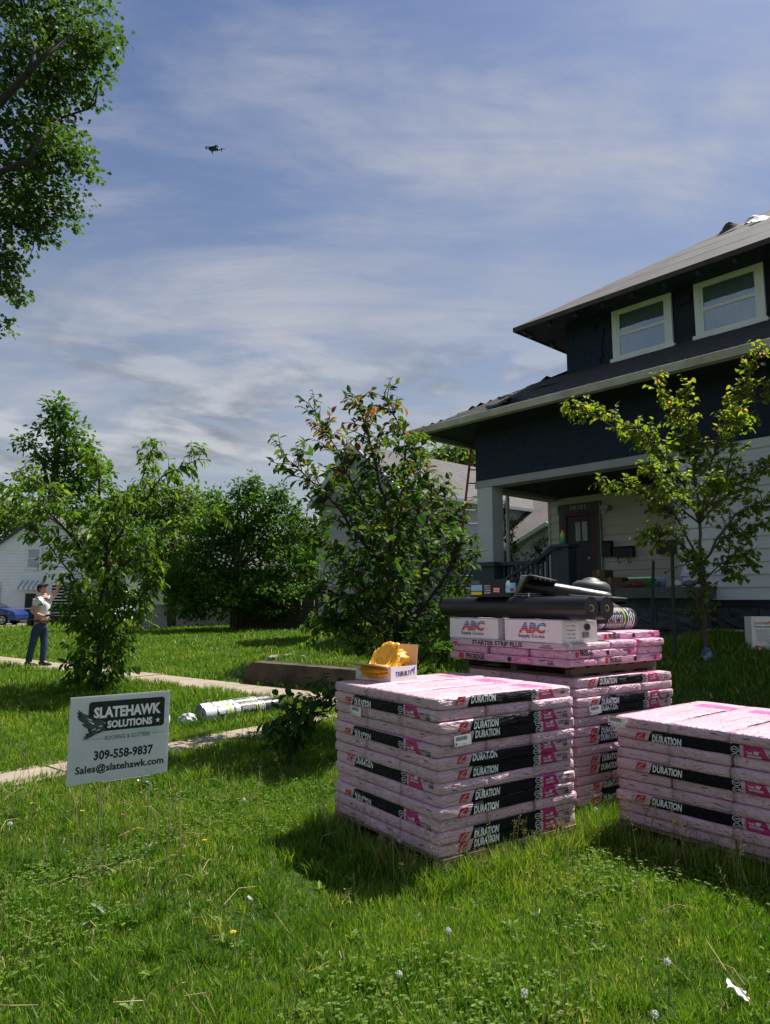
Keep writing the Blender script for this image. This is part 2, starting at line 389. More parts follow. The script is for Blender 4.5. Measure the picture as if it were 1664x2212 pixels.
# --- white siding on the bay: each board a piece
def boards(x0, x1, z0, z1, y, ex, m, seed, holes=(), nm='siding_board'):
    rr = random.Random(seed); z = z0
    pr = [(0, 0), (.034, 0), (.006, 1.02), (0, 1.02)]
    key = ('brd', m.name)
    if key not in _uc:
        _uc[key] = MB().add([(x, -y_, z_) for x in (-.5, .5) for y_, z_ in pr], [(0, 1, 2, 3), (7, 6, 5, 4), (0, 4, 5, 1), (1, 5, 6, 2), (2, 6, 7, 3), (3, 7, 4, 0)]).mesh('board', m)
    while z < z1 - .02:
        cuts = [x0] + sorted([rr.uniform(x0 + .8, x1 - .6)] if x1 - x0 > 2.4 else []) + [x1]
        for a, b in zip(cuts[:-1], cuts[1:]):
            segs = [(a, b)]
            for hx0, hx1, hz0, hz1 in holes:
                if z + ex > hz0 + .03 and z < hz1 - .03:
                    segs = [t for q in segs for t in ((q[0], min(q[1], hx0)), (max(q[0], hx1), q[1])) if t[1] - t[0] > .03]
            for p, q in segs:
                link(nm, _uc[key], house, TRS(((p + q) / 2, y, z), 0, R(rr.uniform(-.25, .25)), 0, (q - p - .004, 1, min(ex, z1 - z))))
        z += ex
boards(4.23, 8.2, 1.43, 3.86, 0.03, .19, SIDE, 9)
bx('corner_board', (4.20, .0, 1.43), (4.255, .12, 3.87), TRIM, house)
boards(.0, 4.5, 1.5, 3.75, 2.60, .19, CREAM, 12, [(.27, 1.35, 1.4, 3.60)])
bx('corner_board', (-.03, 2.56, 1.5), (.02, 2.62, 3.85), CREAM, house)
# --- foundation: rock faced blocks
FND = mat('rock_face_block', (.050, .062, .068), .92, .35, 5, .7, 30, col2=(.085, .095, .10), dist=.02)
fvar = [rough_box((-.5, -.1, -.5), (.5, .1, .5), 7, .05, 11 + i * 5, FND, 'tmp', None, None, 3.2).data for i in range(4)]
for o in [o for o in bpy.data.objects if o.name.startswith('tmp')]: bpy.data.objects.remove(o)
bx('foundation_core', (3.6, .12, .1), (9, .4, 1.42), FND, house)
for r_ in range(3):
    x = 4.2 - .2 * (r_ % 2)
    while x < 8.0:
        link('foundation_block', rng.choice(fvar), house, TRS((x + .3, .07, .58 + r_ * .29), 0, 0, 0, (.585, 1, .28))); x += .6
# --- porch
DECK = mat('porch_deck_paint', (.040, .05, .055), .6, .2, 4)
bx('porch_deck', (-.05, -.06, 1.40), (4.3, 2.6, 1.50), DECK, house)
for r_ in range(2):
    x = -.05 + .15 * r_
    while x < 4.15:
        if not 2.15 < x + .3 < 3.55: link('foundation_block', rng.choice(fvar), house, TRS((x + .3, .03, .88 + r_ * .29), 0, 0, 0, (.585, 1, .28)))
        x += .6
bx('porch_ceiling', (-.02, .05, 3.78), (4.24, 2.6, 3.86), SOFF, house)
bx('porch_beam', (-.03, -.02, 3.74), (4.22, .30, 3.885), TRIM, house)
bx('porch_beam', (-.04, .30, 3.70), (.26, 2.56, 3.80), TRIM, house)
bx('porch_column', (.0, .0, 2.19), (.40, .36, 3.745), mat('column_paint', (.50, .53, .545), .6, .08, 3), house, .008)
bx('column_pedestal', (-.08, -.08, .6), (.48, .46, 2.10), NAVYT, house, .01)
bx('pedestal_cap', (-.12, -.12, 2.10), (.52, .50, 2.195), NAVYT, house, .01)
# balustrade with a swept rail
bal = MB()
def sweep(xs):
    return 2.12 if xs < 1.35 else 2.12 + .26 * float(sst(1.35, 1.75, xs))
pts = [(.48 + i * .08, sweep(.48 + i * .08)) for i in range(18)]
rail = MB()
for (a, za), (b, zb) in zip(pts[:-1], pts[1:]):
    rail.add([(a, .06, za), (b, .06, zb), (b, .24, zb), (a, .24, za), (a, .06, za + .07), (b, .06, zb + .07), (b, .24, zb + .07), (a, .24, za + .07)],
             [(3, 2, 1, 0), (4, 5, 6, 7), (0, 1, 5, 4), (2, 3, 7, 6), (1, 2, 6, 5), (3, 0, 4, 7)])
rail.build('porch_rail', NAVYT, house)
x = .56
while x < 1.72:
    sbox('baluster', (x, .15, (1.55 + sweep(x)) / 2), (.045, .045, sweep(x) - 1.52), NAVYT, house); x += .115
bx('bottom_rail', (.48, .10, 1.56), (1.8, .20, 1.63), NAVYT, house)
bx('stair_post', (1.80, .02, 1.5), (2.14, .30, 2.40), NAVYT, house, .01)
bx('stair_post_cap', (1.76, -.02, 2.40), (2.18, .34, 2.46), NAVYT, house, .01)
MB().tube([(1.98, .0, 2.38), (1.9, -.1, 2.36), (1.35, -1.1, 1.7), (1.3, -1.2, 1.62)], .028, 8).build('hand_rail', NAVYT, house, True)
# steps
for i in range(4): bx('step', (2.2, -.32 - .3 * i, .5), (3.5, -.02 - .3 * i, 1.36 - .17 * i), CONC if 0 else OLDC, house)
# stone pier beside the steps with its cap
for i in range(2):
    link('pier_block', fvar[i], house, TRS((3.85, -.62, .8 + i * .34), 0, 0, 0, (.62, 1, .33)))
    link('pier_block', fvar[i + 2], house, TRS((4.44, -.62, .8 + i * .34), 0, 0, 0, (.54, 1, .33)))
bx('pier_core', (3.56, -.56, .5), (4.70, .0, 1.45), FND, house)
rough_box((3.50, -.76, 1.455), (4.78, .05, 1.62), 14, .008, 2.2, mat('pier_cap_concrete', (.085, .095, .10), .9, .25, 5, .4, 60), 'pier_cap', house)
# --- door
DR = mat('dark_red_paint', (.085, .012, .016), .5, .2, 5); DRD = mat('dark_door_paint', (.020, .024, .027), .5, .2, 5); DFR = mat('door_casing_paint', (.055, .068, .072), .6, .12, 4)
door = bx('front_door', (.47, 2.53, 1.5), (1.16, 2.57, 3.30), DRD, house)
for a in (((.30, 2.51, 1.5), (.40, 2.58, 3.40)), ((1.22, 2.51, 1.5), (1.32, 2.58, 3.40)), ((.28, 2.50, 3.40), (1.34, 2.58, 3.585))): bx('door_casing', a[0], a[1], DFR, house)
for a in (((.40, 2.505, 1.5), (.49, 2.575, 3.31)), ((1.13, 2.505, 1.5), (1.22, 2.575, 3.31)), ((.40, 2.504, 3.31), (1.22, 2.575, 3.40))): bx('door_jamb', a[0], a[1], DR, house)
bx('storm_door_edge', (1.335, 2.50, 1.5), (1.352, 2.585, 3.55), GUT, house)
CURT = mat('curtain_cloth', (.32, .335, .335), .9, .12, 7, .3, 20, stretch=(6, 1, 1))
for i, (a, b) in enumerate(((.72, .85), (.89, 1.02))):
    pn = bx('door_pane', (a, 2.515, 2.74), (b, 2.52, 3.16), mat('door_pane_light', (.26, .30, .30), .15, .3, 5, 0), door)
hd = MB().lathe([(0, 0), (.03, 0), (.03, .03), (0, .035)], 12, 0, TRS((1.05, 2.53, 2.35), 0, R(90))).build('door_knob', GUT, door)
nb = MB(); put_text(nb, '10101', .62, 1.0, 3.44, 3.545, lambda x, z: (x, 2.497, z), 0, .01); nb.build('house_number', GUT, house)
# --- porch fittings
BLK = mat('black_metal', (.012, .013, .016), .45, .2, 8, .1); BLKP = mat('black_plastic', (.015, .016, .018), .4, .2, 8, .1)
for i, (u0, u1, z0, z1) in enumerate(((1.40, 1.60, 2.36, 2.70), (1.66, 2.10, 2.34, 2.56), (2.62, 3.20, 2.36, 2.62), (3.26, 3.52, 2.42, 2.66))):
    mbx = MB(); mbx.box((u0, 2.44, z0), (u1, 2.575, z1 - .05)); mbx.prism([(0, 0), (.135, 0), (.135, .05), (.02, .05)], u0, u1, 0, Matrix(((0, 1, 0, 0), (1, 0, 0, 2.44), (0, 0, 1, z1 - .05), (0, 0, 0, 1))))
    b_ = mbx.build('mailbox', BLK, house)
    if i == 1:
        for k in (.1, .34): MB().tube([(u0 + k, 2.46, z0), (u0 + k, 2.44, z0 - .10), (u0 + k + .03, 2.42, z0 - .14), (u0 + k + .08, 2.42, z0 - .12), (u0 + k + .08, 2.42, z0 - .08)], .009, 6).build('newspaper_hook', BLK, b_)
for u, z in ((3.28, 2.18), (3.46, 2.05)): bx('meter_box', (u, 2.5, z), (u + .09, 2.575, z + .2), BLK, house)
lt = MB().box((1.42, 2.40, 3.36), (1.60, 2.56, 3.46)).build('flood_light', GUT, house)
MB().lathe([(.0, 0), (.05, 0), (.06, .04), (0, .05)], 12, 0, TRS((1.5, 2.42, 3.30), 0, R(40))).build('flood_lamp', WHITE, lt)
MB().lathe([(.0, -.02), (.09, 0), (.12, .06), (.12, .10), (0, .10)], 16, 0, TRS((2.55, 1.9, 3.655))).build('ceiling_light', BLK, house, True)
for i, (u, wq) in enumerate(((.7, .05), (1.25, .2))): MB().tube([(u, wq, 3.78), (u, wq, 3.60), (u + .03, wq, 3.57), (u + .05, wq, 3.60)], .006, 5).build('plant_hook', BLK, house)
# --- lower roof: hipped skirt
SL = .56
ROOF = mat('asphalt_shingle', (.055, .055, .058), .95, .35, 2.2, .6, 140, col2=(.085, .082, .078))
E0, E1u, ZE = -.80, -.98, 5.02
def rz_front(u, v): return ZE + SL * (v - E0)
lr = MB()
A = lambda u, v, z: (u, v, z)
hipu = E1u + 3.0
lr.add([A(E1u, E0, ZE), A(8.4, E0, ZE), A(8.4, 1.05, ZE + SL * 1.85), A(E1u + 1.85, 1.05, ZE + SL * 1.85), A(E1u, 11, ZE), A(E1u + 2.7, 11, ZE + SL * 2.7), A(E1u + 2.7, E0 + 2.7, ZE + SL * 2.7), A(E1u + 1.85, E0 + 1.85, ZE + SL * 1.85)],
       [(0, 1, 2, 7), (0, 7, 6, 5, 4)])
lr.build('lower_roof', ROOF, house)
so_ = MB()
so_.add([A(E1u, E0, ZE - .03), A(8.4, E0, ZE - .03), A(8.4, 0.03, ZE - .05), A(.02, .03, ZE - .05), A(.02, 10, ZE - .05), A(E1u, 10, ZE - .03)], [(3, 2, 1, 0), (0, 5, 4, 3)])
so_.build('soffit', SOFF, house)
# fascia and gutter
gp_ = [(0, -.02), (-.02, -.10), (-.10, -.115), (-.125, -.05), (-.14, 0), (-.13, .006), (-.115, -.04), (-.095, -.098), (-.03, -.088), (-.012, -.0)]
MB().prism(gp_, E1u - .1, 8.4, 0, Matrix(((0, 1, 0, 0), (1, 0, 0, E0), (0, 0, 1, ZE - .0), (0, 0, 0, 1)))).build('gutter', GUT, house)
MB().prism([(-x, z) for x, z in gp_], E0 - .12, 10, 0, Matrix(((-1, 0, 0, E1u), (0, 1, 0, 0), (0, 0, 1, ZE), (0, 0, 0, 1)))).build('gutter', GUT, house)
bx('fascia', (E1u - .01, E0 - .0, ZE - .12), (8.4, E0 + .025, ZE - .004), TRIM, house); bx('fascia', (E1u, E0 + .03, ZE - .12), (E1u + .025, 10, ZE - .005), TRIM, house)
for i in range(7): bx('gutter_bracket', (-.4 + i * 1.22, E0 - .145, ZE - .02), (-.37 + i * 1.22, E0 - .0, ZE + .012), GUT, house)
MB().tube([(E1u - .05, 1.0, ZE - .1), (E1u - .02, 1.02, ZE - .24), (E1u + .1, 1.05, ZE - .34), (-.10, 1.1, ZE - .55), (-.06, 1.1, ZE - .7), (-.06, 1.1, 1.1)], .04, 6).build('downspout', GUT, house)
# shingle pieces on the skirt
tri = MB().box((-.5, -.5, -.5), (.5, .5, .5)).mesh('tab', ROOF)
sl_list = []
ang = math.atan(SL); rr = random.Random(8)
v = E0 + .0; row = 0
while v < 1.0:
    u = E1u + (v - E0) + rr.uniform(0, .2); zt = rz_front(0, v)
    while u < 8.2:
        if rr.random() > .03: sl_list.append(('f', u + .15, v + .08, zt + .045 + rr.uniform(0, .006), .29))
        u += .30
    v += .125; row += 1
q = E1u
while q < E1u + 2.6:
    vv = E0 + (q - E1u) + rr.uniform(0, .2); zt = ZE + SL * (q - E1u)
    while vv < 9:
        sl_list.append(('l', q + .08, vv + .15, zt + .045 + rr.uniform(0, .006), .29)); vv += .30
    q += .125
def shm(s):
    if s[0] == 'f': return TRS((s[1], s[2], s[3]), 0, ang - R(2.5), 0, (s[4], .19, .009))
    return TRS((s[1], s[2], s[3]), R(-90), ang - R(2.5), 0, (s[4], .19, .009))
sl_list.sort(key=lambda s: s[1] + s[2] if s[0] == 'f' else s[2] * 3 + 4)
near = [s for s in sl_list if s[0] == 'f' and s[1] < 5.6][:300]; ids = set(id(s) for s in near)
for s in near: link('roof_shingle', tri, house, shm(s))
mb = MB()
for s in sl_list:
    if id(s) not in ids: mb.box((-.5, -.5, -.5), (.5, .5, .5), 0, shm(s))
tag(mb.build('roof_shingles', ROOF, house), kind='stuff')
# torn, lifted shingles near the eave
for i, (u, v, a) in enumerate(((1.0, -.52, 14), (1.25, -.42, -20), (1.1, -.2, 35), (1.5, .3, 5))):
    t = MB(); 
    g = [[(x, y, .03 * math.sin(x * 9 + i) + .09 * (x + .2) ** 2 + .03 * noise.noise(Vector((x * 6, y * 6, i)))) for x in np.linspace(-.25, .25, 7)] for y in np.linspace(-.1, .1, 4)]
    t.add([p for r_ in g for p in r_], [(j * 7 + k, j * 7 + k + 1, j * 7 + k + 8, j * 7 + k + 7) for j in range(3) for k in range(6)])
    t.build('torn_shingle', ROOF, house, True, TRS((u, v, rz_front(0, v) + .07), R(a), ang))
# --- upper roof covered with felt strips
US = .65; UE, UEu, UZ = .25, .87, 7.04
FELT = mat('roof_felt', (.072, .070, .070), .9, .35, 1.6, .45, 50, col2=(.105, .10, .097))
FELT2 = mat('old_roof_board', (.06, .05, .045), .9, .3, 6)
rd = 4.4
ur = MB()
ur.add([A(UEu, UE, UZ), A(9.2, UE, UZ), A(9.2, UE + rd, UZ + US * rd), A(UEu + rd, UE + rd, UZ + US * rd), A(UEu, 10, UZ), A(UEu + rd, 10, UZ + US * rd)], [(0, 1, 2, 3), (0, 3, 5, 4)])
ur.build('upper_roof', FELT, house)
us = MB(); us.add([A(UEu, UE, UZ - .06), A(9.2, UE, UZ - .06), A(9.2, 1.02, UZ - .02), A(1.64, 1.02, UZ - .02), A(1.64, 9.5, UZ - .02), A(UEu, 9.5, UZ - .06)], [(3, 2, 1, 0), (0, 5, 4, 3)]); us.build('upper_soffit', SOFF, house)
bx('roof_edge_board', (UEu - .02, UE - .02, UZ - .085), (9.2, UE + .01, UZ + .005), FELT2, house); bx('roof_edge_board', (UEu - .021, UE + .01, UZ - .085), (UEu + .01, 9.6, UZ + .004), FELT2, house)
ua = math.atan(US)
for i in range(5):
    d0 = i * .88; d1 = d0 + .90; st = MB(); k = 16; vs_ = []
    for j in range(k + 1):
        ul = UEu + d0 + .02 + (8.3 - d0) * j / k; ur_ = UEu + d1 + (8.3 - d1) * j / k
        w_ = .006 * noise.noise(Vector((j * .7, i * 3.1, 0)))
        vs_ += [A(ul, UE + d0, UZ + US * d0 + .013 + w_), A(ur_, UE + min(d1, rd), UZ + US * min(d1, rd) + .009)]
    st.add(vs_, [(2 * j, 2 * j + 2, 2 * j + 3, 2 * j + 1) for j in range(k)]); 
    st.add([(a, b, c + (-.014 if n_ % 2 == 0 else 0)) for n_, (a, b, c) in enumerate(vs_)], [(2 * j, 2 * j + 1, 2 * j + 3, 2 * j + 2) for j in range(k)])
    st.build('felt_strip', FELT, house, True)
WPL = mat('torn_white_wrap', (.24, .24, .25), .5, .25, 8, .3, 30)
for i, (u, d, sx_, hh) in enumerate(((4.15, 2.75, .34, .20), (4.55, 2.95, .26, .12), (5.15, 3.0, .16, .40), (5.5, 2.8, .3, .14), (6.1, 2.9, .3, .22), (4.9, 2.55, .34, .07))):
    t = MB(); n_ = 6
    g = [(x * sx_, y * .28, hh * max(0, 1 - abs(x) * 1.6) * max(0, y + .2) * 1.1 + .03 * noise.noise(Vector((x * 5 + i * 9, y * 5, 1)))) for y in np.linspace(-.5, .6, n_) for x in np.linspace(-.6, .6, n_)]
    t.add(g, [(j * n_ + k, j * n_ + k + 1, (j + 1) * n_ + k + 1, (j + 1) * n_ + k) for j in range(n_ - 1) for k in range(n_ - 1)])
    t.m = [1 if (i in (1, 3, 5)) else 0 for f_ in range(len(t.f))]
    t.build('torn_felt', [FELT2, WPL], house, False, TRS((u, UE + d, UZ + US * d + .03), R(8 * i - 10), ua))
for i in range(14): bx('rafter_end', (1.0 + i * .6, .36, UZ - .125), (1.06 + i * .6, .46, UZ - .055), NAVYT, house)
for i in range(6): bx('rafter_end', (UEu + .06, .6 + i * .8, UZ - .125), (UEu + .16, .68 + i * .8, UZ - .055), NAVYT, house)
# --- upper windows
GLASS = glassmat('window_glass')
DKIN = mat('dark_interior', (.03, .035, .04), .9, .2, 4, 0)
def sash_window(parent, u0, u1, z0, z1, y, cas=.10, m=None, curtain=CURT, nm='window'):
    m = m or WHITE
    wd = MB()
    wd.box((u0, y - .045, z0 + cas), (u0 + cas, y + .01, z1)); wd.box((u1 - cas, y - .045, z0 + cas), (u1, y + .01, z1))
    wd.box((u0 + cas, y - .044, z1 - cas), (u1 - cas, y + .01, z1)); fr = wd.build(nm, m, parent)
    bx('sill', (u0 - .04, y - .09, z0), (u1 + .04, y + .01, z0 + cas), m, fr)
    a, b, c, d = u0 + cas + .001, u1 - cas - .001, z0 + cas + .001, z1 - cas - .001; mid = (c + d) / 2; f = .05
    for lo, hi, yy in ((c, mid + .02, y - .020), (mid - .02, d, y - .008)):
        s_ = MB()
        s_.box((a, yy - .02, lo), (a + f, yy, hi)); s_.box((b - f, yy - .02, lo), (b, yy, hi)); s_.box((a + f, yy - .02, lo), (b - f, yy, lo + f)); s_.box((a + f, yy - .02, hi - f), (b - f, yy, hi))
        s_.build('sash', m, fr)
        bx('pane', (a + f, yy - .012, lo + f), (b - f, yy - .008, hi - f), GLASS, fr)
    n_ = 24
    cu = MB(); cu.add([(a + (b - a) * i / n_, y + .004 + .008 * math.sin(i * 1.9), zz_) for zz_ in (c, d) for i in range(n_ + 1)], [(i, i + 1, n_ + 2 + i, n_ + 1 + i) for i in range(n_)])
    cu.build('curtain', curtain, fr, True)
    return fr
sash_window(house, 2.69, 3.88, 5.95, 7.07, .985)
sash_window(house, 4.30, 5.46, 5.95, 7.07, .985)
# loose cable
MB().tube([(2.85, .0 - .82, 5.05), (2.9, -.86, 4.9), (3.0, -.6, 4.7), (3.25, -.25, 4.45), (3.4, -.03, 4.3)], .007, 5).build('loose_cable', GUT, house)
MB().tube([(5.5, .94, 6.9), (5.52, .93, 6.4), (5.47, .9, 5.98), (5.2, .6, 5.85)], .007, 5).build('loose_cable', BLK, house)
def HP(u, v, z): return HM @ Vector((u, v, z))
# ================================================================== SHINGLE BUNDLES
def bundle_mat(name, base, style):
    m = bpy.data.materials.new(name); m.use_nodes = True; T = NT(m.node_tree); b = T.n['Principled BSDF']
    uvn = T.new('ShaderNodeUVMap', uv_map='wrap'); sp = T.new('ShaderNodeSeparateXYZ'); T.put(sp.inputs[0], uvn.outputs[0])
    ob = T.new('ShaderNodeTexCoord').outputs['Object']; oi = T.new('ShaderNodeObjectInfo')
    rv = T.new('ShaderNodeVectorMath', operation='ADD'); T.put(rv.inputs[0], ob)
    cr = T.new('ShaderNodeCombineXYZ'); T.put(cr.inputs[0], T.math('MULTIPLY', oi.outputs['Random'], 37.)); T.put(rv.inputs[1], cr.outputs[0]); ob = rv.outputs[0]
    wob = T.math('MULTIPLY', T.math('SUBTRACT', T.noise(ob, 26, 3), .5), .014)
    u = T.math('ADD', sp.outputs[0], wob); v = T.math('ADD', sp.outputs[1], T.math('MULTIPLY', wob, .35)); us = T.math('ADD', u, T.math('MULTIPLY', v, -.45))
    lo = tuple(c * .86 for c in base); hi = tuple(min(1, c * 1.07) for c in base)
    c = T.ramp(T.noise(ob, 5, 5, .6), [(.3, lo), (.7, hi)])
    c = T.mix(T.math('MULTIPLY', T.mapr(T.noise(ob, 1.9, 3), .5, .7), .22), c, (.62, .36, .46))
    if style == 'duration':
        top = T.math('MULTIPLY', T.math('MULTIPLY', T.band(u, .735, .875), T.band(v, .03, .27)), T.mapr(T.noise(ob, 7, 2), .30, .42))
        c = T.mix(T.math('MULTIPLY', top, .85), c, (.78, .10, .34))
        c = T.mix(T.math('MULTIPLY', T.band(v, .175, .181), T.band(u, .28, .60)), c, (.12, .10, .13))
        c = T.mix(T.math('MULTIPLY', T.band(v, .212, .232), T.band(u, .30, .36)), c, (.42, .36, .4))
        c = T.mix(T.math('MULTIPLY', T.band(v, .10, .13), T.band(u, .62, .69)), c, (.45, .38, .42))
        blk = T.math('MULTIPLY', T.band(v, -.034, .041), T.math('MULTIPLY', T.math('GREATER_THAN', us, .222), T.math('LESS_THAN', u, .735)))
        c = T.mix(blk, c, (.0085, .009, .0125))
        mg = T.math('MULTIPLY', T.band(v, -.04, .034), T.math('MULTIPLY', T.math('GREATER_THAN', u, .755), T.math('LESS_THAN', T.math('ADD', us, T.math('MULTIPLY', v, 1.0)), .872)))
        c = T.mix(mg, c, (.52, .022, .165))
        T.put(b.inputs['Roughness'], T.math('ADD', .33, T.math('MULTIPLY', blk, .15))); T.put(b.inputs['Specular IOR Level'], T.math('SUBTRACT', .45, T.math('MULTIPLY', blk, .33)))
    else:
        mg = T.math('MULTIPLY', T.band(v, -.021, .023), T.band(u, .60, .75))
        c = T.mix(T.math('MULTIPLY', mg, .85 if style == 'proedge' else .0), c, (.72, .12, .36))
        b.inputs['Roughness'].default_value = .36
    T.put(b.inputs['Base Color'], c)
    wr = T.noise(T.vmap(ob, (7, 14, 34), (0, R(24), 0)), 1.5, 4, .55, 1.2)
    fine = T.noise(ob, 60, 4, .65, .6)
    cre = T.math('ABSOLUTE', T.math('SUBTRACT', T.noise(T.vmap(ob, (5, 9, 20), (0, R(-32), 0), (3, 1, 2)), 1.6, 3, .5, .8), .5))
    h = T.math('ADD', T.math('ADD', T.math('MULTIPLY', wr, .8), T.math('MULTIPLY', cre, -2.2)), T.math('MULTIPLY', fine, .16))
    T.put(b.inputs['Normal'], T.bump(h, 1.0, .014)); return m
BM = {'duration': bundle_mat('pink_bundle_wrap', (.68, .44, .515), 'duration'), 'proedge': bundle_mat('bright_pink_bundle_wrap', (.66, .35, .48), 'proedge'), 'starter': bundle_mat('pale_bundle_wrap', (.62, .46, .53), 'starter')}
PRN = [K['white'], K['red'], K['dark'], K['magenta'], K['black']]
def make_bundle(L, W, Th, style, seed, dv=0.0):
    """returns (bundle mesh, print mesh); x along the bundle, printed side faces -y, base at z=0"""
    r = .0070; half = Vector((L / 2, W / 2, Th / 2)); inn = half - Vector((r, r, r)); sv = Vector((seed * 7.3, seed * 3.1, seed * 1.7))
    def surf(p, off=0.0):
        q = Vector([max(-inn[i], min(inn[i], p[i])) for i in range(3)]); d = p - q
        n = d.normalized() if d.length > 1e-9 else Vector((0, 0, 1)); base = q + n * r
        k = noise.noise(Vector((p.x * 4.2, p.y * 4.2, p.z * 9)) + sv) * .0024 + noise.noise(Vector(((p.x + p.z) * 13, p.y * 13, p.z * 22)) + sv) * .0024
        k += noise.noise(Vector(((p.x - p.z * 1.3) * 30, p.y * 30, p.z * 14)) + sv) * .0012
        if abs(n.z) > .7: k = k * .6 + .0006
        corner = max(0, abs(p.x) / half.x - .93) / .07 * max(0, abs(p.z) / half.z - .4) / .6
        k -= corner * .004
        return base + n * (k + off)
    nx, ny, nz = 60, 8, 5; vid = {}; V = []; Fs = []; UV = []
    def vert(i, j, k):
        if (i, j, k) not in vid:
            vid[(i, j, k)] = len(V); V.append(surf(Vector((-half.x + L * i / nx, -half.y + W * j / ny, -half.z + Th * k / nz))))
        return vid[(i, j, k)]
    def co(i, j, k, face):
        x = L * i / nx; y = W * j / ny; z = -half.z + Th * k / nz
        if face == 'f': return (x, z)
        if face == 't': return (x, half.z + y)
        if face == 'b': return (x, -half.z - y - .05)
        return (-2, z)
    def quad(a, face): Fs.append([vert(*p) for p in a]); UV.extend([co(*p, face) for p in a])
    for i in range(nx):
        for k in range(nz):
            quad([(i, 0, k), (i + 1, 0, k), (i + 1, 0, k + 1), (i, 0, k + 1)], 'f'); quad([(i, ny, k), (i, ny, k + 1), (i + 1, ny, k + 1), (i + 1, ny, k)], 'e')
        for j in range(ny):
            quad([(i, j, nz), (i + 1, j, nz), (i + 1, j + 1, nz), (i, j + 1, nz)], 't'); quad([(i, j, 0), (i, j + 1, 0), (i + 1, j + 1, 0), (i + 1, j, 0)], 'b')
    for j in range(ny):
        for k in range(nz):
            quad([(0, j, k), (0, j, k + 1), (0, j + 1, k + 1), (0, j + 1, k)], 'e'); quad([(nx, j, k), (nx, j + 1, k), (nx, j + 1, k + 1), (nx, j, k + 1)], 'e')
    me = bpy.data.meshes.new('shingle_bundle'); me.from_pydata([(p.x, p.y, p.z + half.z) for p in V], [], Fs)
    uvl = me.uv_layers.new(name='wrap'); uvl.data.foreach_set('uv', [c for p in UV for c in p])
    me.polygons.foreach_set('use_smooth', [True] * len(Fs)); me.materials.append(BM[style]); me.update()
    def fn(u, v, o=.0022):
        x = u - half.x
        p = Vector((x, -half.y, v)) if abs(v) <= half.z else Vector((x, -half.y + abs(v) - half.z, math.copysign(half.z, v)))
        q = surf(p, o); return (q.x, q.y, q.z + half.z)
    mb = MB(); rg = random.Random(seed); s = L / 1.02
    if style == 'duration':
        put_grid(mb, .135, .19, -.020 + dv, .022 + dv, lambda u, v: fn(u + (v - dv) * .45, v), 1, 3, 3)
        mb.add([fn(.140 + .0 + t * .04, -.014 + dv + .030 * t ** .5, .003) for t in np.linspace(0, 1, 7)] + [fn(.142 + t * .04, -.016 + dv + .030 * t ** .5, .003) for t in np.linspace(0, 1, 7)], [(i, i + 1, i + 8, i + 7) for i in range(6)], 0)
        put_text(mb, 'Owens', .152, .182, -.010 + dv, -.003 + dv, lambda u, v: fn(u, v, .003), 0); put_text(mb, 'Corning', .145, .182, -.018 + dv, -.011 + dv, lambda u, v: fn(u, v, .003), 0)
        put_text(mb, 'DURATION', .236, .412, -.019 + dv, .022 + dv, fn, 0, .04, .12)
        put_text(mb, 'TruDefinition', .238, .300, .0245 + dv, .030 + dv, fn, 0)
        for cy, rx_ in ((.014, .022), (-.022, .021)):
            put_ring(mb, .712, cy + dv, rx_, .016, .003, fn, 0); put_text(mb, 'SURE' if cy > 0 else 'CLASS', .699, .726, cy - .003 + dv, cy + .004 + dv, fn, 0, .02)
        put_grid(mb, .702, .724, .009 + dv, .017 + dv, lambda u, v: fn(u, v, .0018), 4, 2, 1)
        put_text(mb, 'Total', .772, .800, .002 + dv, .013 + dv, lambda u, v: fn(u, v, .003), 0, .03); put_text(mb, 'PROTECTION', .775, .845, -.014 + dv, -.004 + dv, lambda u, v: fn(u, v, .003), 0, .03)
        for a in range(4): put_poly(mb, [(.808 + a * .006, .002 + dv), (.812 + a * .006, .002 + dv), (.815 + a * .007, .018 + dv + .003 * (a % 2)), (.810 + a * .007, .018 + dv)], lambda u, v: fn(u, v, .003), 0)
        put_text(mb, 'DESERT ROSE', .882, .972, .006 + dv, .015 + dv, fn, 4, .025); put_text(mb, 'laminated shingles', .882, .94, -.001 + dv, .003 + dv, fn, 2)
        put_text(mb, 'covers one third', .882, .93, -.007 + dv, -.003 + dv, fn, 2); barcode(mb, .935, .972, -.018 + dv, .002 + dv, fn, 2, rg, 9)
    elif style == 'proedge':
        put_grid(mb, .10 * s, .145 * s, -.018, .018, fn, 1, 2, 2); put_text(mb, 'PROEDGE', .17 * s, .345 * s, -.018 + dv, .020 + dv, fn, 2, .03, -.1)
        put_disc(mb, .56 * s, .0, .018, .018, fn, 2); put_text(mb, 'PROTECTION', .63 * s, .73 * s, -.012, -.002, fn, 0, .03); put_text(mb, 'total', .66 * s, .71 * s, .002, .014, fn, 0, .03)
        put_text(mb, 'DESERT ROSE', .80 * s, .91 * s, .004, .014, fn, 2, .02); barcode(mb, .87 * s, .91 * s, -.016, .0, fn, 2, rg, 8)
        for a in range(3): put_poly(mb, [(.15 * s + a * .05, -.030), (.19 * s + a * .05, -.030), (.19 * s + a * .05, -.024), (.15 * s + a * .05, -.024)], fn, 2)
    elif style == 'starter':
        put_text(mb, 'STARTER STRIP PLUS', .22, .66, -.015, .017, fn, 2, .025); put_text(mb, 'Starter Strip Plus', .02, .11, .004, .014, fn, 2); barcode(mb, .03, .08, -.016, -.002, fn, 2, rg, 9)
        put_text(mb, 'PROTECTION', .80, .90, -.014, -.004, fn, 2, .02); put_text(mb, 'total', .82, .88, .0, .012, fn, 2)
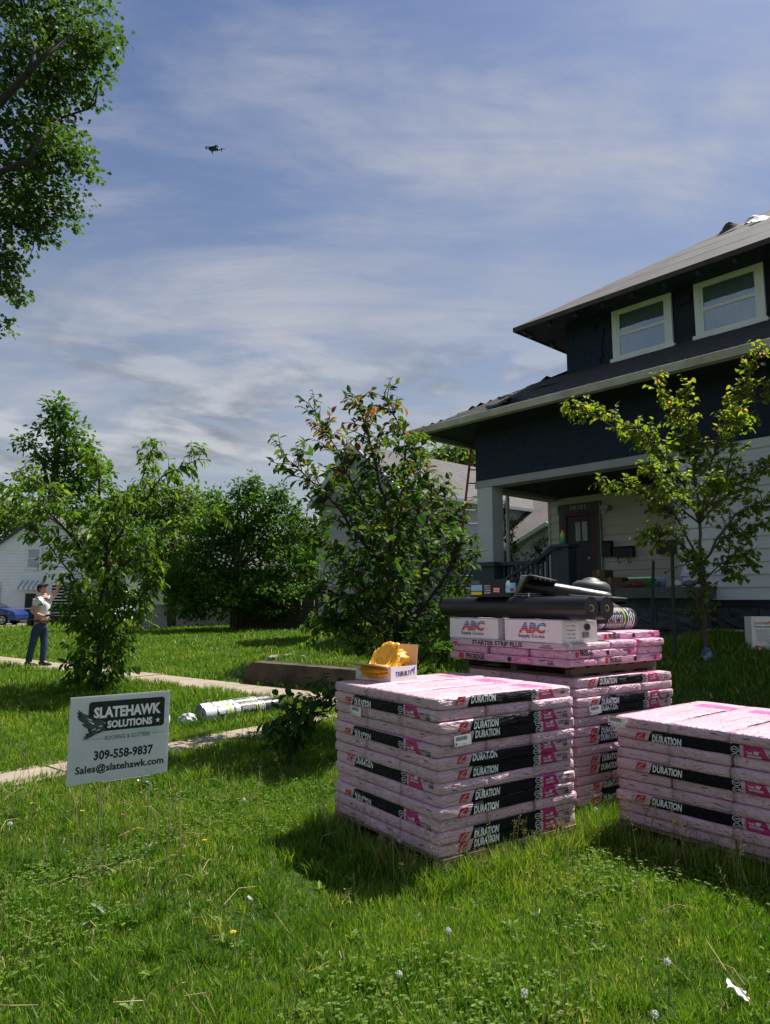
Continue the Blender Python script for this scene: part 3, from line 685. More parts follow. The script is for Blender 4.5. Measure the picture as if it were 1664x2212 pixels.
    for sd in (-1, 1):                                        # slits and small tears on the ends
        for t in range(2):
            y0 = rg.uniform(-.12, .10); z0 = rg.uniform(-.012, .016); ln = rg.choice([.01, .045]); sl_ = rg.uniform(-.3, .3)
            vs_ = []
            for a in range(5):
                y = y0 + ln * a / 4
                for dz in (-.0025, .0025):
                    q_ = surf(Vector((sd * half.x, y, z0 + sl_ * (y - y0) + dz * (1 - abs(a - 2) / 3))), .0018); vs_.append((q_.x, q_.y, q_.z + half.z))
            mb.add(vs_, [(2 * a, 2 * a + 2, 2 * a + 3, 2 * a + 1) for a in range(4)], 4)
    return me, mb.mesh('printed_label', PRN)
BW, BL, BT = .3435, 1.03, .0605
DUR = [make_bundle(BL - .004, BW - .003, BT, 'duration', i + 1, [0, .008, -.008, .003, -.016, .013, -.004, -.011][i]) for i in range(8)]
WOOD = mat('pallet_wood', (.25, .19, .125), .85, .3, 4, .5, 40, col2=(.15, .115, .08), stretch=(1, 8, 8))
def wooden_pallet(M, label, size=1.05, h=.115, WOOD=WOOD):
    t = thing('wooden_pallet', label, 'pallet', M, 'pallets under the bundles')
    for i in range(6): sbox('top_board', ((i + .5) * size / 6, size / 2, h - .0085), (size / 6 - .045, size, .017), WOOD, t)
    for i in range(3): sbox('stringer', (size / 2, .03 + i * (size - .06) / 2, h / 2), (size, .045, h - .035), WOOD, t)
    for i in range(4): sbox('bottom_board', ((i + .25) * size / 3.5, size / 2, .0085), (.10, size, .017), WOOD, t)
    return t
ORD = ['top', 'second', 'third', 'fourth', 'fifth', 'sixth', 'seventh', 'eighth', 'ninth', 'tenth', 'eleventh', 'twelfth', 'bottom']
def stack(M, z0, kinds, where, group, seed):
    rg = random.Random(seed); n = len(kinds); out = {}
    for li, kd in enumerate(kinds):                            # li 0 = top layer
        z = z0 + (n - 1 - li) * BT
        ly = ORD[li] if li < n - 1 else 'bottom'
        for k in range(3):
            jx, jy = rg.uniform(-.013, .013), rg.uniform(-.007, .007)
            v = rg.randrange(8); me, pm = DUR[v]
            if kd == 'R':
                lm = TRS((BL / 2 + jx, (k + .5) * BW + jy, z), R(rg.uniform(-.4, .4))); pos = ['printed front', 'middle', 'back'][k]
                lab = f'{pos} pink shingle bundle of the {ly} layer on {where}'
            else:
                lm = TRS(((k + .5) * BW + jy, BL / 2 + jx, z), R(-90 + rg.uniform(-.4, .4))); pos = ['left side printed', 'middle crosswise', 'far right crosswise'][k]
                lab = f'{pos} pink shingle bundle of the {ly} layer on {where}'
            b = link('shingle_bundle', me, None, M @ lm); tag(b, lab, 'shingle bundle', group)
            link('printed_label', pm, b); out[(li, k)] = b
    return out
def frame(x, y, yaw, z=0): return TRS((x, y, z), R(yaw))
P1 = frame(.276, 3.715, 34.9); P2 = frame(1.22, 4.62, 34.2); P3 = None
y3 = 38.5; c3 = Vector((1.385, 4.37, 0)); d3 = Vector((-math.sin(R(y3)), math.cos(R(y3)), 0)); n3_ = c3 - d3 * BL; P3 = frame(n3_.x, n3_.y, y3)
wooden_pallet(P1 @ TRS((-.008, -.008, 0)), 'wooden pallet under the nearest tall stack of pink bundles', 1.05)
wooden_pallet(P2 @ TRS((-.008, -.008, 0)), 'wooden pallet under the rear stack with boxes on top', 1.05)
wooden_pallet(P3 @ TRS((-.008, -.008, 0)), 'wooden pallet under the low stack at the right edge', 1.05)
s1 = stack(P1, .116, 'RLRRLRRLRRLRR', 'the nearest pallet', 'bundles on the nearest pallet', 1)
s2 = stack(P2, .116, 'RLRRLRRLRRLRR', 'the rear pallet', 'bundles on the rear pallet', 2)
s3 = stack(P3, .116, 'RLRRLRRLRR', 'the right hand pallet', 'bundles on the right hand pallet', 3)
def sticker(parent, M, seed):
    mb = MB(); rg = random.Random(seed); fn = lambda x, y: (x, -.0008, y)
    mb.box((0, -.0006, 0), (.115, .0004, .052), 0); barcode(mb, .01, .09, .027, .047, fn, 1, rg, 22)
    put_poly(mb, [(.006, .006), (.016, .006), (.016, .018), (.006, .018)], fn, 1)
    put_text(mb, '06032', .022, .04, .006, .012, fn, 1); put_text(mb, '102117102084', .045, .078, .005, .012, fn, 1); put_text(mb, '2101', .096, .108, .006, .011, fn, 1)
    return mb.build('barcode_label', [K['white'], K['black']], parent, False, M)
def on(b, M): return b.matrix_basis.inverted() @ M
sticker(s1[(3, 0)], on(s1[(3, 0)], P1 @ TRS((.095, -.012, .116 + 9 * BT - .006), 0, R(-3), R(-2.5))), 1)
sticker(s1[(2, 2)], on(s1[(2, 2)], P1 @ TRS((-.012, BL - .20, .116 + 10 * BT + .004), R(-90), 0, R(2))), 2)
sticker(s2[(3, 0)], on(s2[(3, 0)], P2 @ TRS((.12, -.012, .116 + 9 * BT + .012), 0, R(-3), R(-3))), 3)
sticker(s3[(0, 2)], on(s3[(0, 2)], P3 @ TRS((-.014, BL + .035, .116 + 9 * BT + .002), R(-90), 0, R(2))), 4)
# ------------------------------------------------------------------ items on the rear stack
ZT = .116 + 13 * BT
UYAW = 38.0
P4 = frame(1.175, 4.60, UYAW, ZT) @ Matrix.Diagonal((1.09, 1.09, 1, 1))
wooden_pallet(P4 @ TRS((.10, .05, 0)), 'small wooden pallet lying on top of the rear stack under starter bundles', .93, .073, mat('shaded_pallet_wood', (.10, .075, .05), .9, .3, 4, .5, 40, stretch=(1, 8, 8)))  # pallet wood in a darker copy, the shadow on it put into the colour
ZB = .086
PE = [make_bundle(.72, .29, .053, 'proedge', 21 + i, [0, .007, -.008][i]) for i in range(3)]; PEL = make_bundle(1.02, .29, .053, 'proedge', 31); SS = make_bundle(1.0, .44, .046, 'starter', 41); PEE = make_bundle(.72, .32, .053, 'proedge', 51)
def place(mp, M, lab, g='ridge shingle bundles on the rear stack'):
    b = link('ridge_shingle_bundle', mp[0], None, M); tag(b, lab, 'shingle bundle', g); link('printed_label', mp[1], b); return b
z1 = ZB - .012; z2 = z1 + .053; z3_ = z2 + .053; z4_ = z3_ + .047
place(PEL, P4 @ TRS((.146, .51, z1), R(-90)), 'lowest long ridge bundle on the left side of the rear stack')
place(PE[0], P4 @ TRS((.655, .146, z1)), 'lowest front ridge bundle at the right of the rear stack')
place(PE[1], P4 @ TRS((.655, .46, z1)), 'lowest middle ridge bundle behind the front one')
place(PE[2], P4 @ TRS((.655, .80, z1)), 'lowest back ridge bundle of the rear stack')
place(PE[1], P4 @ TRS((.362, .146, z2)), 'second layer front ridge bundle with print facing right')
place(PE[2], P4 @ TRS((.875, .362, z2), R(-90)), 'second layer ridge bundle set crosswise at the right')
place(PEE, P4 @ TRS((.362, .47, z2)), 'second layer middle ridge bundle showing its end on the left')
place(PEE, P4 @ TRS((.362, .82, z2)), 'second layer back ridge bundle showing its end on the left')
place(PE[0], P4 @ TRS((.875, 1.085, z2), R(-90)), 'second layer far ridge bundle at the back right corner')
st_ = place(SS, P4 @ TRS((.215, .505, z3_), R(-90)), 'long pale starter strip bundle under the white boxes', None); st_.name = 'starter_strip_bundle'
place(PE[0], P4 @ TRS((.58, .362, z3_), R(-90)), 'third layer ridge bundle lying crosswise in the middle')
place(PE[2], P4 @ TRS((.89, .355, z3_), R(-89)), 'third layer ridge bundle lying crosswise at the right edge')
place(PE[0], P4 @ TRS((.73, .20, z4_ + .004)), 'topmost bright pink ridge bundle beside the white boxes')
place(PE[1], P4 @ TRS((.73, .52, z4_ + .004)), 'topmost ridge bundle behind, under the lime and black roll')
# striped logo material
def stripe_mat():
    m = bpy.data.materials.new('striped_logo'); m.use_nodes = True; T = NT(m.node_tree); b = T.n['Principled BSDF']
    sp = T.new('ShaderNodeSeparateXYZ'); T.put(sp.inputs[0], T.new('ShaderNodeUVMap', uv_map='UVMap').outputs[0]); v = sp.outputs[1]
    c = T.mix(T.math('GREATER_THAN', v, .50), (.50, .02, .04), (.035, .075, .32))
    gap = T.math('LESS_THAN', T.math('FRACT', T.math('MULTIPLY', v, 6.0)), T.mapr(v, 0, 1, .06, .30))
    c = T.mix(gap, c, (.66, .66, .66)); T.put(b.inputs['Base Color'], c); b.inputs['Roughness'].default_value = .55; return m
STR = stripe_mat()
CARD = mat('white_cardboard', (.70, .69, .68), .75, .06, 3, .15, 40); CARDB = mat('brown_cardboard', (.46, .33, .19), .8, .12, 5, .2, 40)
def uv_from_bbox(o):
    me = o.data; uvl = me.uv_layers.new(name='UVMap'); xs = [v.co.x for v in me.vertices]; zs = [v.co.z for v in me.vertices]
    for lp in me.loops:
        c = me.vertices[lp.vertex_index].co; uvl.data[lp.index].uv = ((c.x - min(xs)) / (max(xs) - min(xs)), (c.z - min(zs)) / (max(zs) - min(zs)))
def soft_box(nm, lo, hi, m, parent, seed, amp=.0035):
    return rough_box(lo, hi, 10, amp, seed, m, nm, parent, None, 5)
def supply_box(M, lab, seed):
    t = thing('white_supply_box', lab, 'box', M, 'white boxes on the rear stack'); L, D, H_ = .46, .34, .146
    soft_box('carton', (0, 0, 0), (L, D, H_), CARD, t, seed)
    lg = MB(); fn = lambda x, z: (x, -.0045, z)
    put_text(lg, 'ABC', .12, .33, .058, .128, fn, 0, .05, .22); o = lg.build('striped_logo', STR, t); uv_from_bbox(o)
    sp_ = MB(); put_text(sp_, 'Supply Co.inc.', .115, .335, .022, .050, fn, 0, .012, .05); put_text(sp_, 'TM', .352, .366, .074, .082, fn, 0); sp_.build('lettering', K['blue'] if 0 else mat('navy_print', (.02, .03, .10), .6, .1, bump=0), t)
    en = MB(); fe = lambda y, z: (L + .0045, y, z)
    en.box((L + .0035, .03, .012), (L + .0042, .06 + .10, .135), 1)
    fe = lambda y, z: (L + .0052, y, z)
    for i in range(4): put_text(en, ['7/8 Nailing', 'Galvanized', '120 coils', '7,200 nails'][i], .04, .12, .105 - i * .026, .117 - i * .026, fe, 0)
    barcode(en, .19, .25, .03, .07, fe, 0, random.Random(seed), 10); put_disc(en, .24, .10, .03, .024, fe, 0, 8)
    en.box((-.0, -.0, H_ + .0035), (L, .05, H_ + .0055), 2)
    en.build('end_label', [K['dark'], K['white'], CARD], t)
    return t
zc_ = z3_ + .048
supply_box(P4 @ TRS((.02, 1.03, zc_), R(-90)), 'white supply box with striped letters at the far left of the rear stack', 3)
supply_box(P4 @ TRS((.01, .50, zc_), R(-91)), 'white supply box with striped letters at the near corner of the rear stack', 7)
# black felt rolls
RB = mat('black_felt_roll', (.012, .012, .014), .36, .5, 3, .8, 22, col2=(.028, .028, .030), dist=.006, stretch=(1, 1, .25))
CORE = mat('cardboard_core', (.36, .27, .16), .85, .2, 6)
RBF = mat('felt_roll_end', (.02, .02, .022), .85, .35, 14, .5, 90)
def felt_roll(a, b, r, lab, nm='felt_roll', mats=None, seed=0, group='black felt rolls'):
    a, b = Vector(a), Vector(b); L = (b - a).length; q = (b - a).to_track_quat('Z', 'Y')
    t = thing(nm, lab, 'roll', Matrix.Translation(a) @ q.to_matrix().to_4x4(), group); n = 36; mb = MB(); k = 26; vs_ = []
    for i in range(k + 1):
        for j in range(n):
            an = 2 * math.pi * j / n; rr_ = r * (1 + .012 * noise.noise(Vector((math.cos(an) * 1.5, math.sin(an) * 1.5, i * .35 + seed)))) - (.004 if i in (0, k) else 0) + .0015 * noise.noise(Vector((math.cos(an) * 9, math.sin(an) * 9, i * 1.1 + seed)))
            vs_.append((rr_ * math.cos(an), rr_ * math.sin(an), L * i / k))
    mb.add(vs_, [(i * n + j, i * n + (j + 1) % n, (i + 1) * n + (j + 1) % n, (i + 1) * n + j) for i in range(k) for j in range(n)])
    mb.build('wrap', (mats or [RB])[0], t, True)
    for z, sg in ((0, -1), (L, 1)):
        e = MB(); prof = []; m_ = 9
        for i in range(m_ + 1):
            rr_ = r * .31 + (r * .985 - r * .31) * i / m_; prof += [(rr_, z + sg * (.0015 * (i % 2)))]
        vs_ = [(rr_ * math.cos(2 * math.pi * j / 28), rr_ * math.sin(2 * math.pi * j / 28), zz_) for rr_, zz_ in prof for j in range(28)]
        e.add(vs_, [(i * 28 + j, i * 28 + (j + 1) % 28, (i + 1) * 28 + (j + 1) % 28, (i + 1) * 28 + j) for i in range(m_) for j in range(28)]); e.build('layered_end', (mats or [0, RBF])[1], t, True)
    c_ = MB(); ro, ri = r * .31, r * .24
    c_.lathe([(ri, .0), (ro, -.004), (ro, L + .004), (ri, L)], 20, 0, None, False); c_.add([(ri * math.cos(2 * math.pi * j / 20), ri * math.sin(2 * math.pi * j / 20), z) for z in (0, L) for j in range(20)], [(j, (j + 1) % 20, 20 + (j + 1) % 20, 20 + j) for j in range(20)])
    c_.build('cardboard_core', CORE, t, True); return t
def P4p(x, y, z): return P4 @ Vector((x, y, z))
ztop = zc_ + .152
RR = .076
felt_roll(P4p(.085, -.115, ztop + RR), P4p(.085, 1.13, ztop + RR), RR, 'long black felt roll lying in front across the two white boxes', seed=1)
felt_roll(P4p(.245, -.11, ztop + RR), P4p(.245, 1.1, ztop + RR), RR * .98, 'second black felt roll lying behind the front roll', seed=5)
zr2 = ztop + 2 * RR
felt_roll(P4p(.17, .52, zr2 + .085), P4p(.66, .16, zr2 - .03), .066, 'black felt roll lying aslant on top of the rear stack', seed=9)
felt_roll(P4p(.52, .10, z4_ + .06 + .053 + .055), P4p(.52, .9, z4_ + .06 + .053 + .055), .055, 'short dark roll wedged behind the two long felt rolls', seed=12)
# nail box
nbx = thing('nail_box', 'black nail box standing upside down on the front felt roll', 'box', P4 @ TRS((.0, .80, zr2 + .001), R(-90)))
soft_box('carton', (0, 0, 0), (.30, .17, .125), mat('black_cardboard', (.014, .014, .017), .5, .2, 6, .1), nbx, 2, .002)
g_ = MB(); fn = lambda x, z: (x, -.0035, z)
put_grid(g_, .01, .115, .045, .088, fn, 3, 2, 1); put_grid(g_, .01, .11, .015, .038, fn, 2, 2, 1)
put_grid(g_, .215, .275, .03, .065, fn, 1, 2, 1)
inv = lambda cx, cz: (lambda x, z: (2 * cx - x, -.0045, 2 * cz - z))
put_text(g_, 'Grip', .22, .27, .048, .062, inv(.245, .0475), 0, .03); put_text(g_, 'Rite', .22, .27, .033, .046, inv(.245, .0475), 0, .03)
for i, s_ in enumerate(('GRIP-CAP', 'NAILS', 'CLOUS', 'CLAVOS')): put_text(g_, s_, .135, .19, .022 + i * .017, .034 + i * .017, inv(.1625, .028 + i * .017), 0, .01)
for i in range(5): put_grid(g_, .012, .10 - .01 * (i % 3), .095 + i * .005, .097 + i * .005, fn, 4, 2, 1)
fe = lambda y, z: (.3035, y, z)
put_grid(g_, .02, .12, .03, .10, fe, 3, 2, 1); put_grid(g_, .03, .06, .08, .115, lambda y, z: (.304, y, z), 0, 1, 1); put_disc(g_, .08, .05, .02, .014, lambda y, z: (.3045, y, z), 1, 10)
g_.build('printed_panels', [K['white'], K['red'], K['yellow'], K['cyan'], K['grey']], nbx)
# angled metal flashing
fl = thing('metal_flashing', 'nested grey angle flashings standing on the black rolls', 'flashing', P4 @ TRS((.06, .47, zr2 - .004), R(-64)))
FLM = mat('flashing_metal', (.30, .31, .30), .45, .15, 5, .1, metal=.5); FLB = mat('flashing_inside', (.045, .036, .03), .7, .2, 5)
for i in range(4):
    o_ = i * .012; t_ = .004
    poly = [(o_, o_), (.16 - o_ * .4, .0 + o_), (.16 - o_ * .4, t_ + o_), (o_ + t_ + .0, o_ + t_), (o_ + t_ + .06, .155), (o_ + .06, .157)]
    MB().prism(poly, i * .004, .24, 0).build('angle_strip', FLM if i < 3 else FLB, fl)
MB().prism([(.10, .158), (.24, .12), (.24, .125), (.10, .163)], .0, .24).build('top_strip', FLB, fl)
MB().box((.10, -.002, .0), (.108, .03, .03)).build('tie_strap', K['white'], fl)
# roof vent
vt = thing('roof_vent', 'round dark roof vent with flat flange lying on the rolls', 'vent', P4 @ TRS((.66, .30, zr2 + .012), R(20), R(4)))
VM = mat('vent_plastic', (.075, .078, .08), .5, .2, 6, .1, metal=.2)
MB().lathe([(.105, 0), (.105, .012), (.135, .02), (.122, .085), (.095, .105), (.060, .112), (.05, .125), (.02, .135), (0, .136)], 28).build('vent_cap', VM, vt, True)
MB().box((-.19, -.19, -.006), (.19, .19, 0.0), 0, TRS((0, 0, 0), R(30))).build('vent_flange', mat('vent_flange_metal', (.36, .37, .37), .4, .12, 5, .05, metal=.4), vt)
# printed membrane rolls (lime, white and black)
def memb_mat():
    m = bpy.data.materials.new('printed_membrane'); m.use_nodes = True; T = NT(m.node_tree); b = T.n['Principled BSDF']
    ob = T.new('ShaderNodeTexCoord').outputs['Object']; sp = T.new('ShaderNodeSeparateXYZ'); T.put(sp.inputs[0], ob); z = sp.outputs[2]
    c = T.mix(T.math('GREATER_THAN', z, .47), (.60, .62, .65), (.03, .03, .032))
    c = T.mix(T.band(z, .30, .345), c, (.34, .58, .04)); c = T.mix(T.band(z, .70, .715), c, (.34, .58, .04)); c = T.mix(T.math('GREATER_THAN', z, .86), c, (.05, .05, .055))
    c = T.mix(T.math('MULTIPLY', T.mapr(T.noise(ob, 5, 4), .5, .7), .15), c, (.45, .46, .48))
    T.put(b.inputs['Base Color'], c); b.inputs['Roughness'].default_value = .38
    T.put(b.inputs['Normal'], T.bump(T.noise(T.vmap(ob, (3, 3, 1)), 9, 5, .6, 1.0), .35, .012)); return m
MEM = memb_mat()
def membrane_roll(a, b, r, lab, spin, seed, word='GRANULATED'):
    t = felt_roll(a, b, r, lab, 'membrane_roll', [MEM, mat('film_covered_end', (.16, .17, .17), .35, .5, 14, .6, 30)], seed, 'printed membrane rolls')
    mb = MB(); R_ = r * 1.02 + .0012
    def fn(z, s): an = spin + s / R_; return (R_ * math.cos(an), R_ * math.sin(an), z)
    rg = random.Random(seed)
    put_text(mb, word, -.13, .13, .375, .41, lambda s, z: fn(z, s), 0, .02)
    L_ = .86
    for i in range(9):
        for j in range(4): put_grid(mb, .50 + i * .021, .5065 + i * .021, -.14 + j * .07, -.14 + j * .07 + rg.uniform(.03, .065), fn, 1, 1, 3)
    for i in range(4): put_grid(mb, .74 + i * .024, .75 + i * .024, -.13 + (i % 2) * .05, .08 + (i % 3) * .04, fn, 1, 1, 6)
    for i in range(6): put_grid(mb, .43, .433, -.12 + i * .04, -.095 + i * .04, fn, 2, 1, 2)
    # horned beast drawn in loose brush strokes
    def stroke(p, wd):
        k = len(p); vs_ = []
        for i, (x, y) in enumerate(p):
            dx, dy = p[min(i + 1, k - 1)][0] - p[max(i - 1, 0)][0], p[min(i + 1, k - 1)][1] - p[max(i - 1, 0)][1]; q_ = math.hypot(dx, dy) or 1; ww = wd * (1 - abs(2 * i / (k - 1) - 1) * .75)
            vs_ += [fn(x - dy / q_ * ww, y + dx / q_ * ww), fn(x + dy / q_ * ww, y - dx / q_ * ww)]
        mb.add(vs_, [(2 * i, 2 * i + 2, 2 * i + 3, 2 * i + 1) for i in range(k - 1)], 0)
    arc = lambda cx, cy, rx, ry, a0, a1: [(cx + rx * math.cos(t), cy + ry * math.sin(t)) for t in np.linspace(a0, a1, 9)]
    stroke(arc(.22, .0, .065, .07, .3, 3.6), .006); stroke(arc(.20, -.01, .05, .05, 2.2, 5.2), .009); stroke(arc(.245, .03, .03, .035, -1, 2.4), .006); stroke(arc(.18, .03, .03, .05, 1.6, 4.2), .007); stroke(arc(.26, -.05, .028, .02, .2, 3.4), .005); stroke(arc(.22, .06, .04, .02, 0, 3), .004)
    mb.build('printed_label', [K['black'], K['white'], K['grey']], t); return t
memr = .085
zt5 = z4_ + .004 + .054
membrane_roll(P4p(.30, .33, zt5 + memr), P4p(1.09, -.02 + .32, zt5 + memr), memr, 'white, lime and black printed roll at the right of the rear stack', R(205), 3)
pf = MB(); pf.add([P4p(1.03, .33, zt5 + .02), P4p(1.10, .28, zt5 + .01), P4p(1.06, .33, zt5 + .17), P4p(1.12, .36, zt5 + .005), P4p(1.05, .40, zt5 + .21)], [(0, 1, 2), (1, 3, 2), (2, 3, 4)])
pf_ = pf.build('torn_plastic_film', mat('clear_film', (.45, .47, .48), .3, .1, 8, .4, 30), None); tag(pf_, 'torn end of clear plastic film behind the printed roll', 'film')
# open nail carton with yellow bag on the nearest pallet
L, D, H_ = .26, .30, .088
tb = thing('open_carton', 'open white carton with blue animal logo on the nearest pallet', 'box', P1 @ TRS((.245, .77, .116 + 13 * BT + .001), R(14)))
ca = MB()
for lo, hi in (((0, 0, 0), (L, D, .004)), ((0, 0, .004), (L, .004, H_)), ((0, D - .004, .004), (L, D, H_)), ((0, .004, .004), (.004, D - .004, H_)), ((L - .004, .004, .004), (L, D - .004, H_))): ca.box(lo, hi, 0)
ca.build('carton', CARD, tb)
TAN = mat('carton_inside', (.60, .46, .28), .8, .08, 5, .15, 40)
def flap(M_, w_, l_): MB().box((0, 0, 0), (w_, l_, .0035), 0).build('carton_flap', TAN, tb, False, M_)
flap(TRS((0.0, 0, H_), 0, 0, R(180 + 12)), .15, D)
flap(TRS((L, 0, H_), 0, 0, R(-83)), .13, D)
pr_ = MB(); f1 = lambda x, z: (x, -.0012, z)
put_text(pr_, 'TRI', .04, .095, .028, .058, f1, 1, .04, .15); put_text(pr_, 'BUILT', .095, .185, .028, .058, f1, 0, .04, .15)
put_poly(pr_, [(.19, .03), (.20, .03), (.203, .05), (.222, .052), (.226, .03), (.234, .03), (.236, .058), (.243, .072), (.240, .082), (.232, .074), (.222, .068), (.20, .062), (.192, .05)], f1, 1)
f2 = lambda y, z: (-.0012, D - y, z)
put_text(pr_, 'RR RS Plastic Roofing Cap Nails', .05, .24, .035, .05, f2, 0, .02); put_text(pr_, '2,000 PIEZAS/CT', .11, .19, .02, .03, f2, 0); put_text(pr_, '1"', .14, .155, .058, .068, f2, 0)
barcode(pr_, .21, .27, .055, .075, f2, 0, random.Random(5), 12)
for i in range(3): put_grid(pr_, .012, .06, .008 + i * .006, .010 + i * .006, f2, 2, 2, 1)
pr_.build('printing', [K['dark'], K['blue'], K['grey']], tb)
YEL = mat('yellow_poly_bag', (.72, .36, .012), .35, .16, 14, .9, 26, spec=.5, dist=.014)
bag = bmesh.new(); bmesh.ops.create_icosphere(bag, subdivisions=5, radius=1)
for v in bag.verts:
    p = v.co.copy(); c = Vector((math.copysign(abs(p.x) ** .6, p.x), math.copysign(abs(p.y) ** .6, p.y), p.z))
    nz_ = noise.noise(p * 2.3 + Vector((4, 1, 2))) * .22 + noise.noise(p * 5.5) * .13 + abs(noise.noise(p * 9 + Vector((2, 7, 1)))) * -.08
    c *= (1 + nz_); t_ = max(0, min(1, (c.x + .15) / .6)); t_ = t_ * t_ * (3 - 2 * t_)
    hgt = .045 + .095 * t_ - .03 * max(0, c.y) * t_
    v.co = Vector((.085 + c.x * .135, .14 + c.y * .125, H_ * .62 + max(-.045, c.z * hgt * .9) + .05 * t_))
me = bpy.data.meshes.new('yellow_bag'); bag.to_mesh(me); bag.free(); me.materials.append(YEL); me.polygons.foreach_set('use_smooth', [i % 5 != 0 for i in range(len(me.polygons))])
yb = link('plastic_bag', me, None, tb.matrix_basis.copy()); tag(yb, 'crumpled yellow plastic bag bulging out of the open carton', 'bag')
# ------------------------------------------------------------------ yard sign
SG = TRS((-1.655, 3.80, .45), R(36))
sg = thing('yard_sign', 'white roofing company yard sign with black logo panel on wire stakes', 'sign', SG)
SW, SH = .530, .448
CORO = mat('coroplast', (.80, .81, .82), .45, .03, 3, .25, 3, dist=.01)
_t = NT(CORO.node_tree); _tr = _t.new('ShaderNodeBsdfTranslucent'); _tr.inputs[0].default_value = (.80, .81, .82, 1); _mx = _t.new('ShaderNodeMixShader'); _mx.inputs[0].default_value = .42
_t.l.new(_t.n['Principled BSDF'].outputs[0], _mx.inputs[1]); _t.l.new(_tr.outputs[0], _mx.inputs[2]); _t.l.new(_mx.outputs[0], _t.n['Material Output'].inputs[0])
bx('sign_panel', (0, 0, 0), (SW, .004, SH), CORO, sg)
WIRE = mat('galvanised_wire', (.42, .43, .43), .4, .15, 20, 0, metal=.6)
wr_ = MB()
for x in (.175, .435): wr_.tube([(x, .002, -.50), (x, .002, -.005), (x, .0065, .01), (x, .0065, .2)], .0028, 6)
wr_.tube([(.175, .002, -.004), (.435, .002, -.004)], .0028, 6); wr_.build('wire_stake', WIRE, sg)
lg = MB(); f0 = lambda x, y: (x * SW, -.0008, (1 - y) * SH); fh = lambda x, y: (x * SW, -.0020, (1 - y) * SH)
def rrect(x0, x1, y0, y1, r_):
    P = []
    for cx_, cy_, a0 in ((x1 - r_, y0 + r_, -90), (x1 - r_, y1 - r_, 0), (x0 + r_, y1 - r_, 90), (x0 + r_, y0 + r_, 180)):
        for k in range(5): a = R(a0 + k * 22.5); P.append((cx_ + r_ * math.cos(a), cy_ + r_ * 1.2 * math.sin(a)))
    return P
put_poly(lg, rrect(.175, .945, .075, .415, .03), f0, 0)
put_text(lg, 'SLATEHAWK', .225, .905, .268, .135, fh, 1, .045); put_text(lg, 'SOLUTIONS', .362, .82, .392, .302, fh, 1, .045)
put_poly(lg, [(.877 + (.028 if k % 2 == 0 else .011) * math.sin(k * math.pi / 5), .350 - (.036 if k % 2 == 0 else .014) * math.cos(k * math.pi / 5)) for k in range(10)], fh, 1)
hawk = [(.065, .135), (.10, .170), (.14, .205), (.19, .232), (.225, .262), (.245, .292), (.27, .285), (.305, .285), (.335, .305), (.350, .330), (.352, .352), (.340, .340), (.325, .338), (.318, .352), (.328, .375), (.345, .392), (.350, .418), (.335, .412), (.32, .42), (.305, .408), (.285, .42), (.27, .44), (.245, .452), (.215, .472), (.175, .492), (.125, .500), (.160, .468), (.130, .470), (.175, .440), (.150, .440), (.195, .412), (.215, .385), (.17, .368), (.14, .348), (.165, .345), (.115, .312), (.145, .312), (.09, .268), (.125, .272), (.070, .222), (.105, .230), (.058, .180), (.095, .195)]
hm = MB(); hv = [fh(x, y) for x, y in hawk]
bmh = bmesh.new(); vv = [bmh.verts.new((p[0], p[1] - .0004, p[2])) for p in hv]; fc = bmh.faces.new(vv); bmesh.ops.triangulate(bmh, faces=[fc]); bmh.verts.index_update()
lg.add([v.co[:] for v in bmh.verts], [[v.index for v in f.verts] for f in bmh.faces], 2); bmh.free()
fo = lambda x, y: (x * SW, -.0034, (1 - y) * SH)
for a, b, c_ in (((.27, .355), (.318, .352), (.30, .368)), ((.20, .40), (.25, .375), (.245, .39)), ((.17, .28), (.235, .32), (.225, .335)), ((.15, .245), (.21, .275), (.20, .285)), ((.255, .41), (.29, .385), (.285, .402)), ((.325, .315), (.342, .325), (.33, .33))): put_poly(lg, [a, b, c_], fo, 3)
put_text(lg, 'ROOFING & GUTTERS', .345, .80, .528, .478, f0, 4, .012)
put_grid(lg, .165, .325, .502, .506, f0, 4, 1, 1); put_grid(lg, .82, .955, .498, .502, f0, 4, 1, 1)
put_text(lg, '309-558-9837', .245, .84, .752, .640, f0, 0, .035); put_text(lg, 'Sales@slatehawk.com', .075, .955, .910, .795, f0, 0, .028)
lg.build('sign_print', [K['black'], mat('sign_white', (.82, .83, .84), .5, .03, bump=0), mat('hawk_grey', (.055, .075, .075), .5, .1, bump=0), K['white'], mat('sign_grey', (.10, .115, .115), .5, .1, bump=0)], sg)
# ------------------------------------------------------------------ rolls and jug lying on the grass
def G(x, y, dz=0): return Vector((x, y, float(gz(x, y)) + dz))
membrane_roll(G(-2.13, 8.46, .095), G(-1.36, 9.22, .10), .085, 'front white and lime printed roll lying on the grass', R(150), 11)
membrane_roll(G(-2.24, 8.72, .095), G(-1.55, 9.52, .10), .085, 'rear white and lime printed roll lying on the grass', R(120), 14)
fp = MB(); bmx = bmesh.new(); bmesh.ops.create_icosphere(bmx, subdivisions=3, radius=1)
for v in bmx.verts: v.co = Vector((v.co.x * .10, v.co.y * .08, v.co.z * .075)) * (1 + .35 * noise.noise(v.co * 3)) 
me = bpy.data.meshes.new('film'); bmx.to_mesh(me); bmx.free(); me.materials.append(mat('clear_film', (.45, .47, .48)))
tag(link('plastic_film', me, None, TRS(G(-2.28, 8.38, .05))), 'crumpled clear plastic film at the end of the grass rolls', 'film')
jg = thing('plastic_jug', 'white plastic jug with red cap lying on the grass behind the sign', 'jug', TRS(G(-2.40, 7.95, .0), R(-50)))
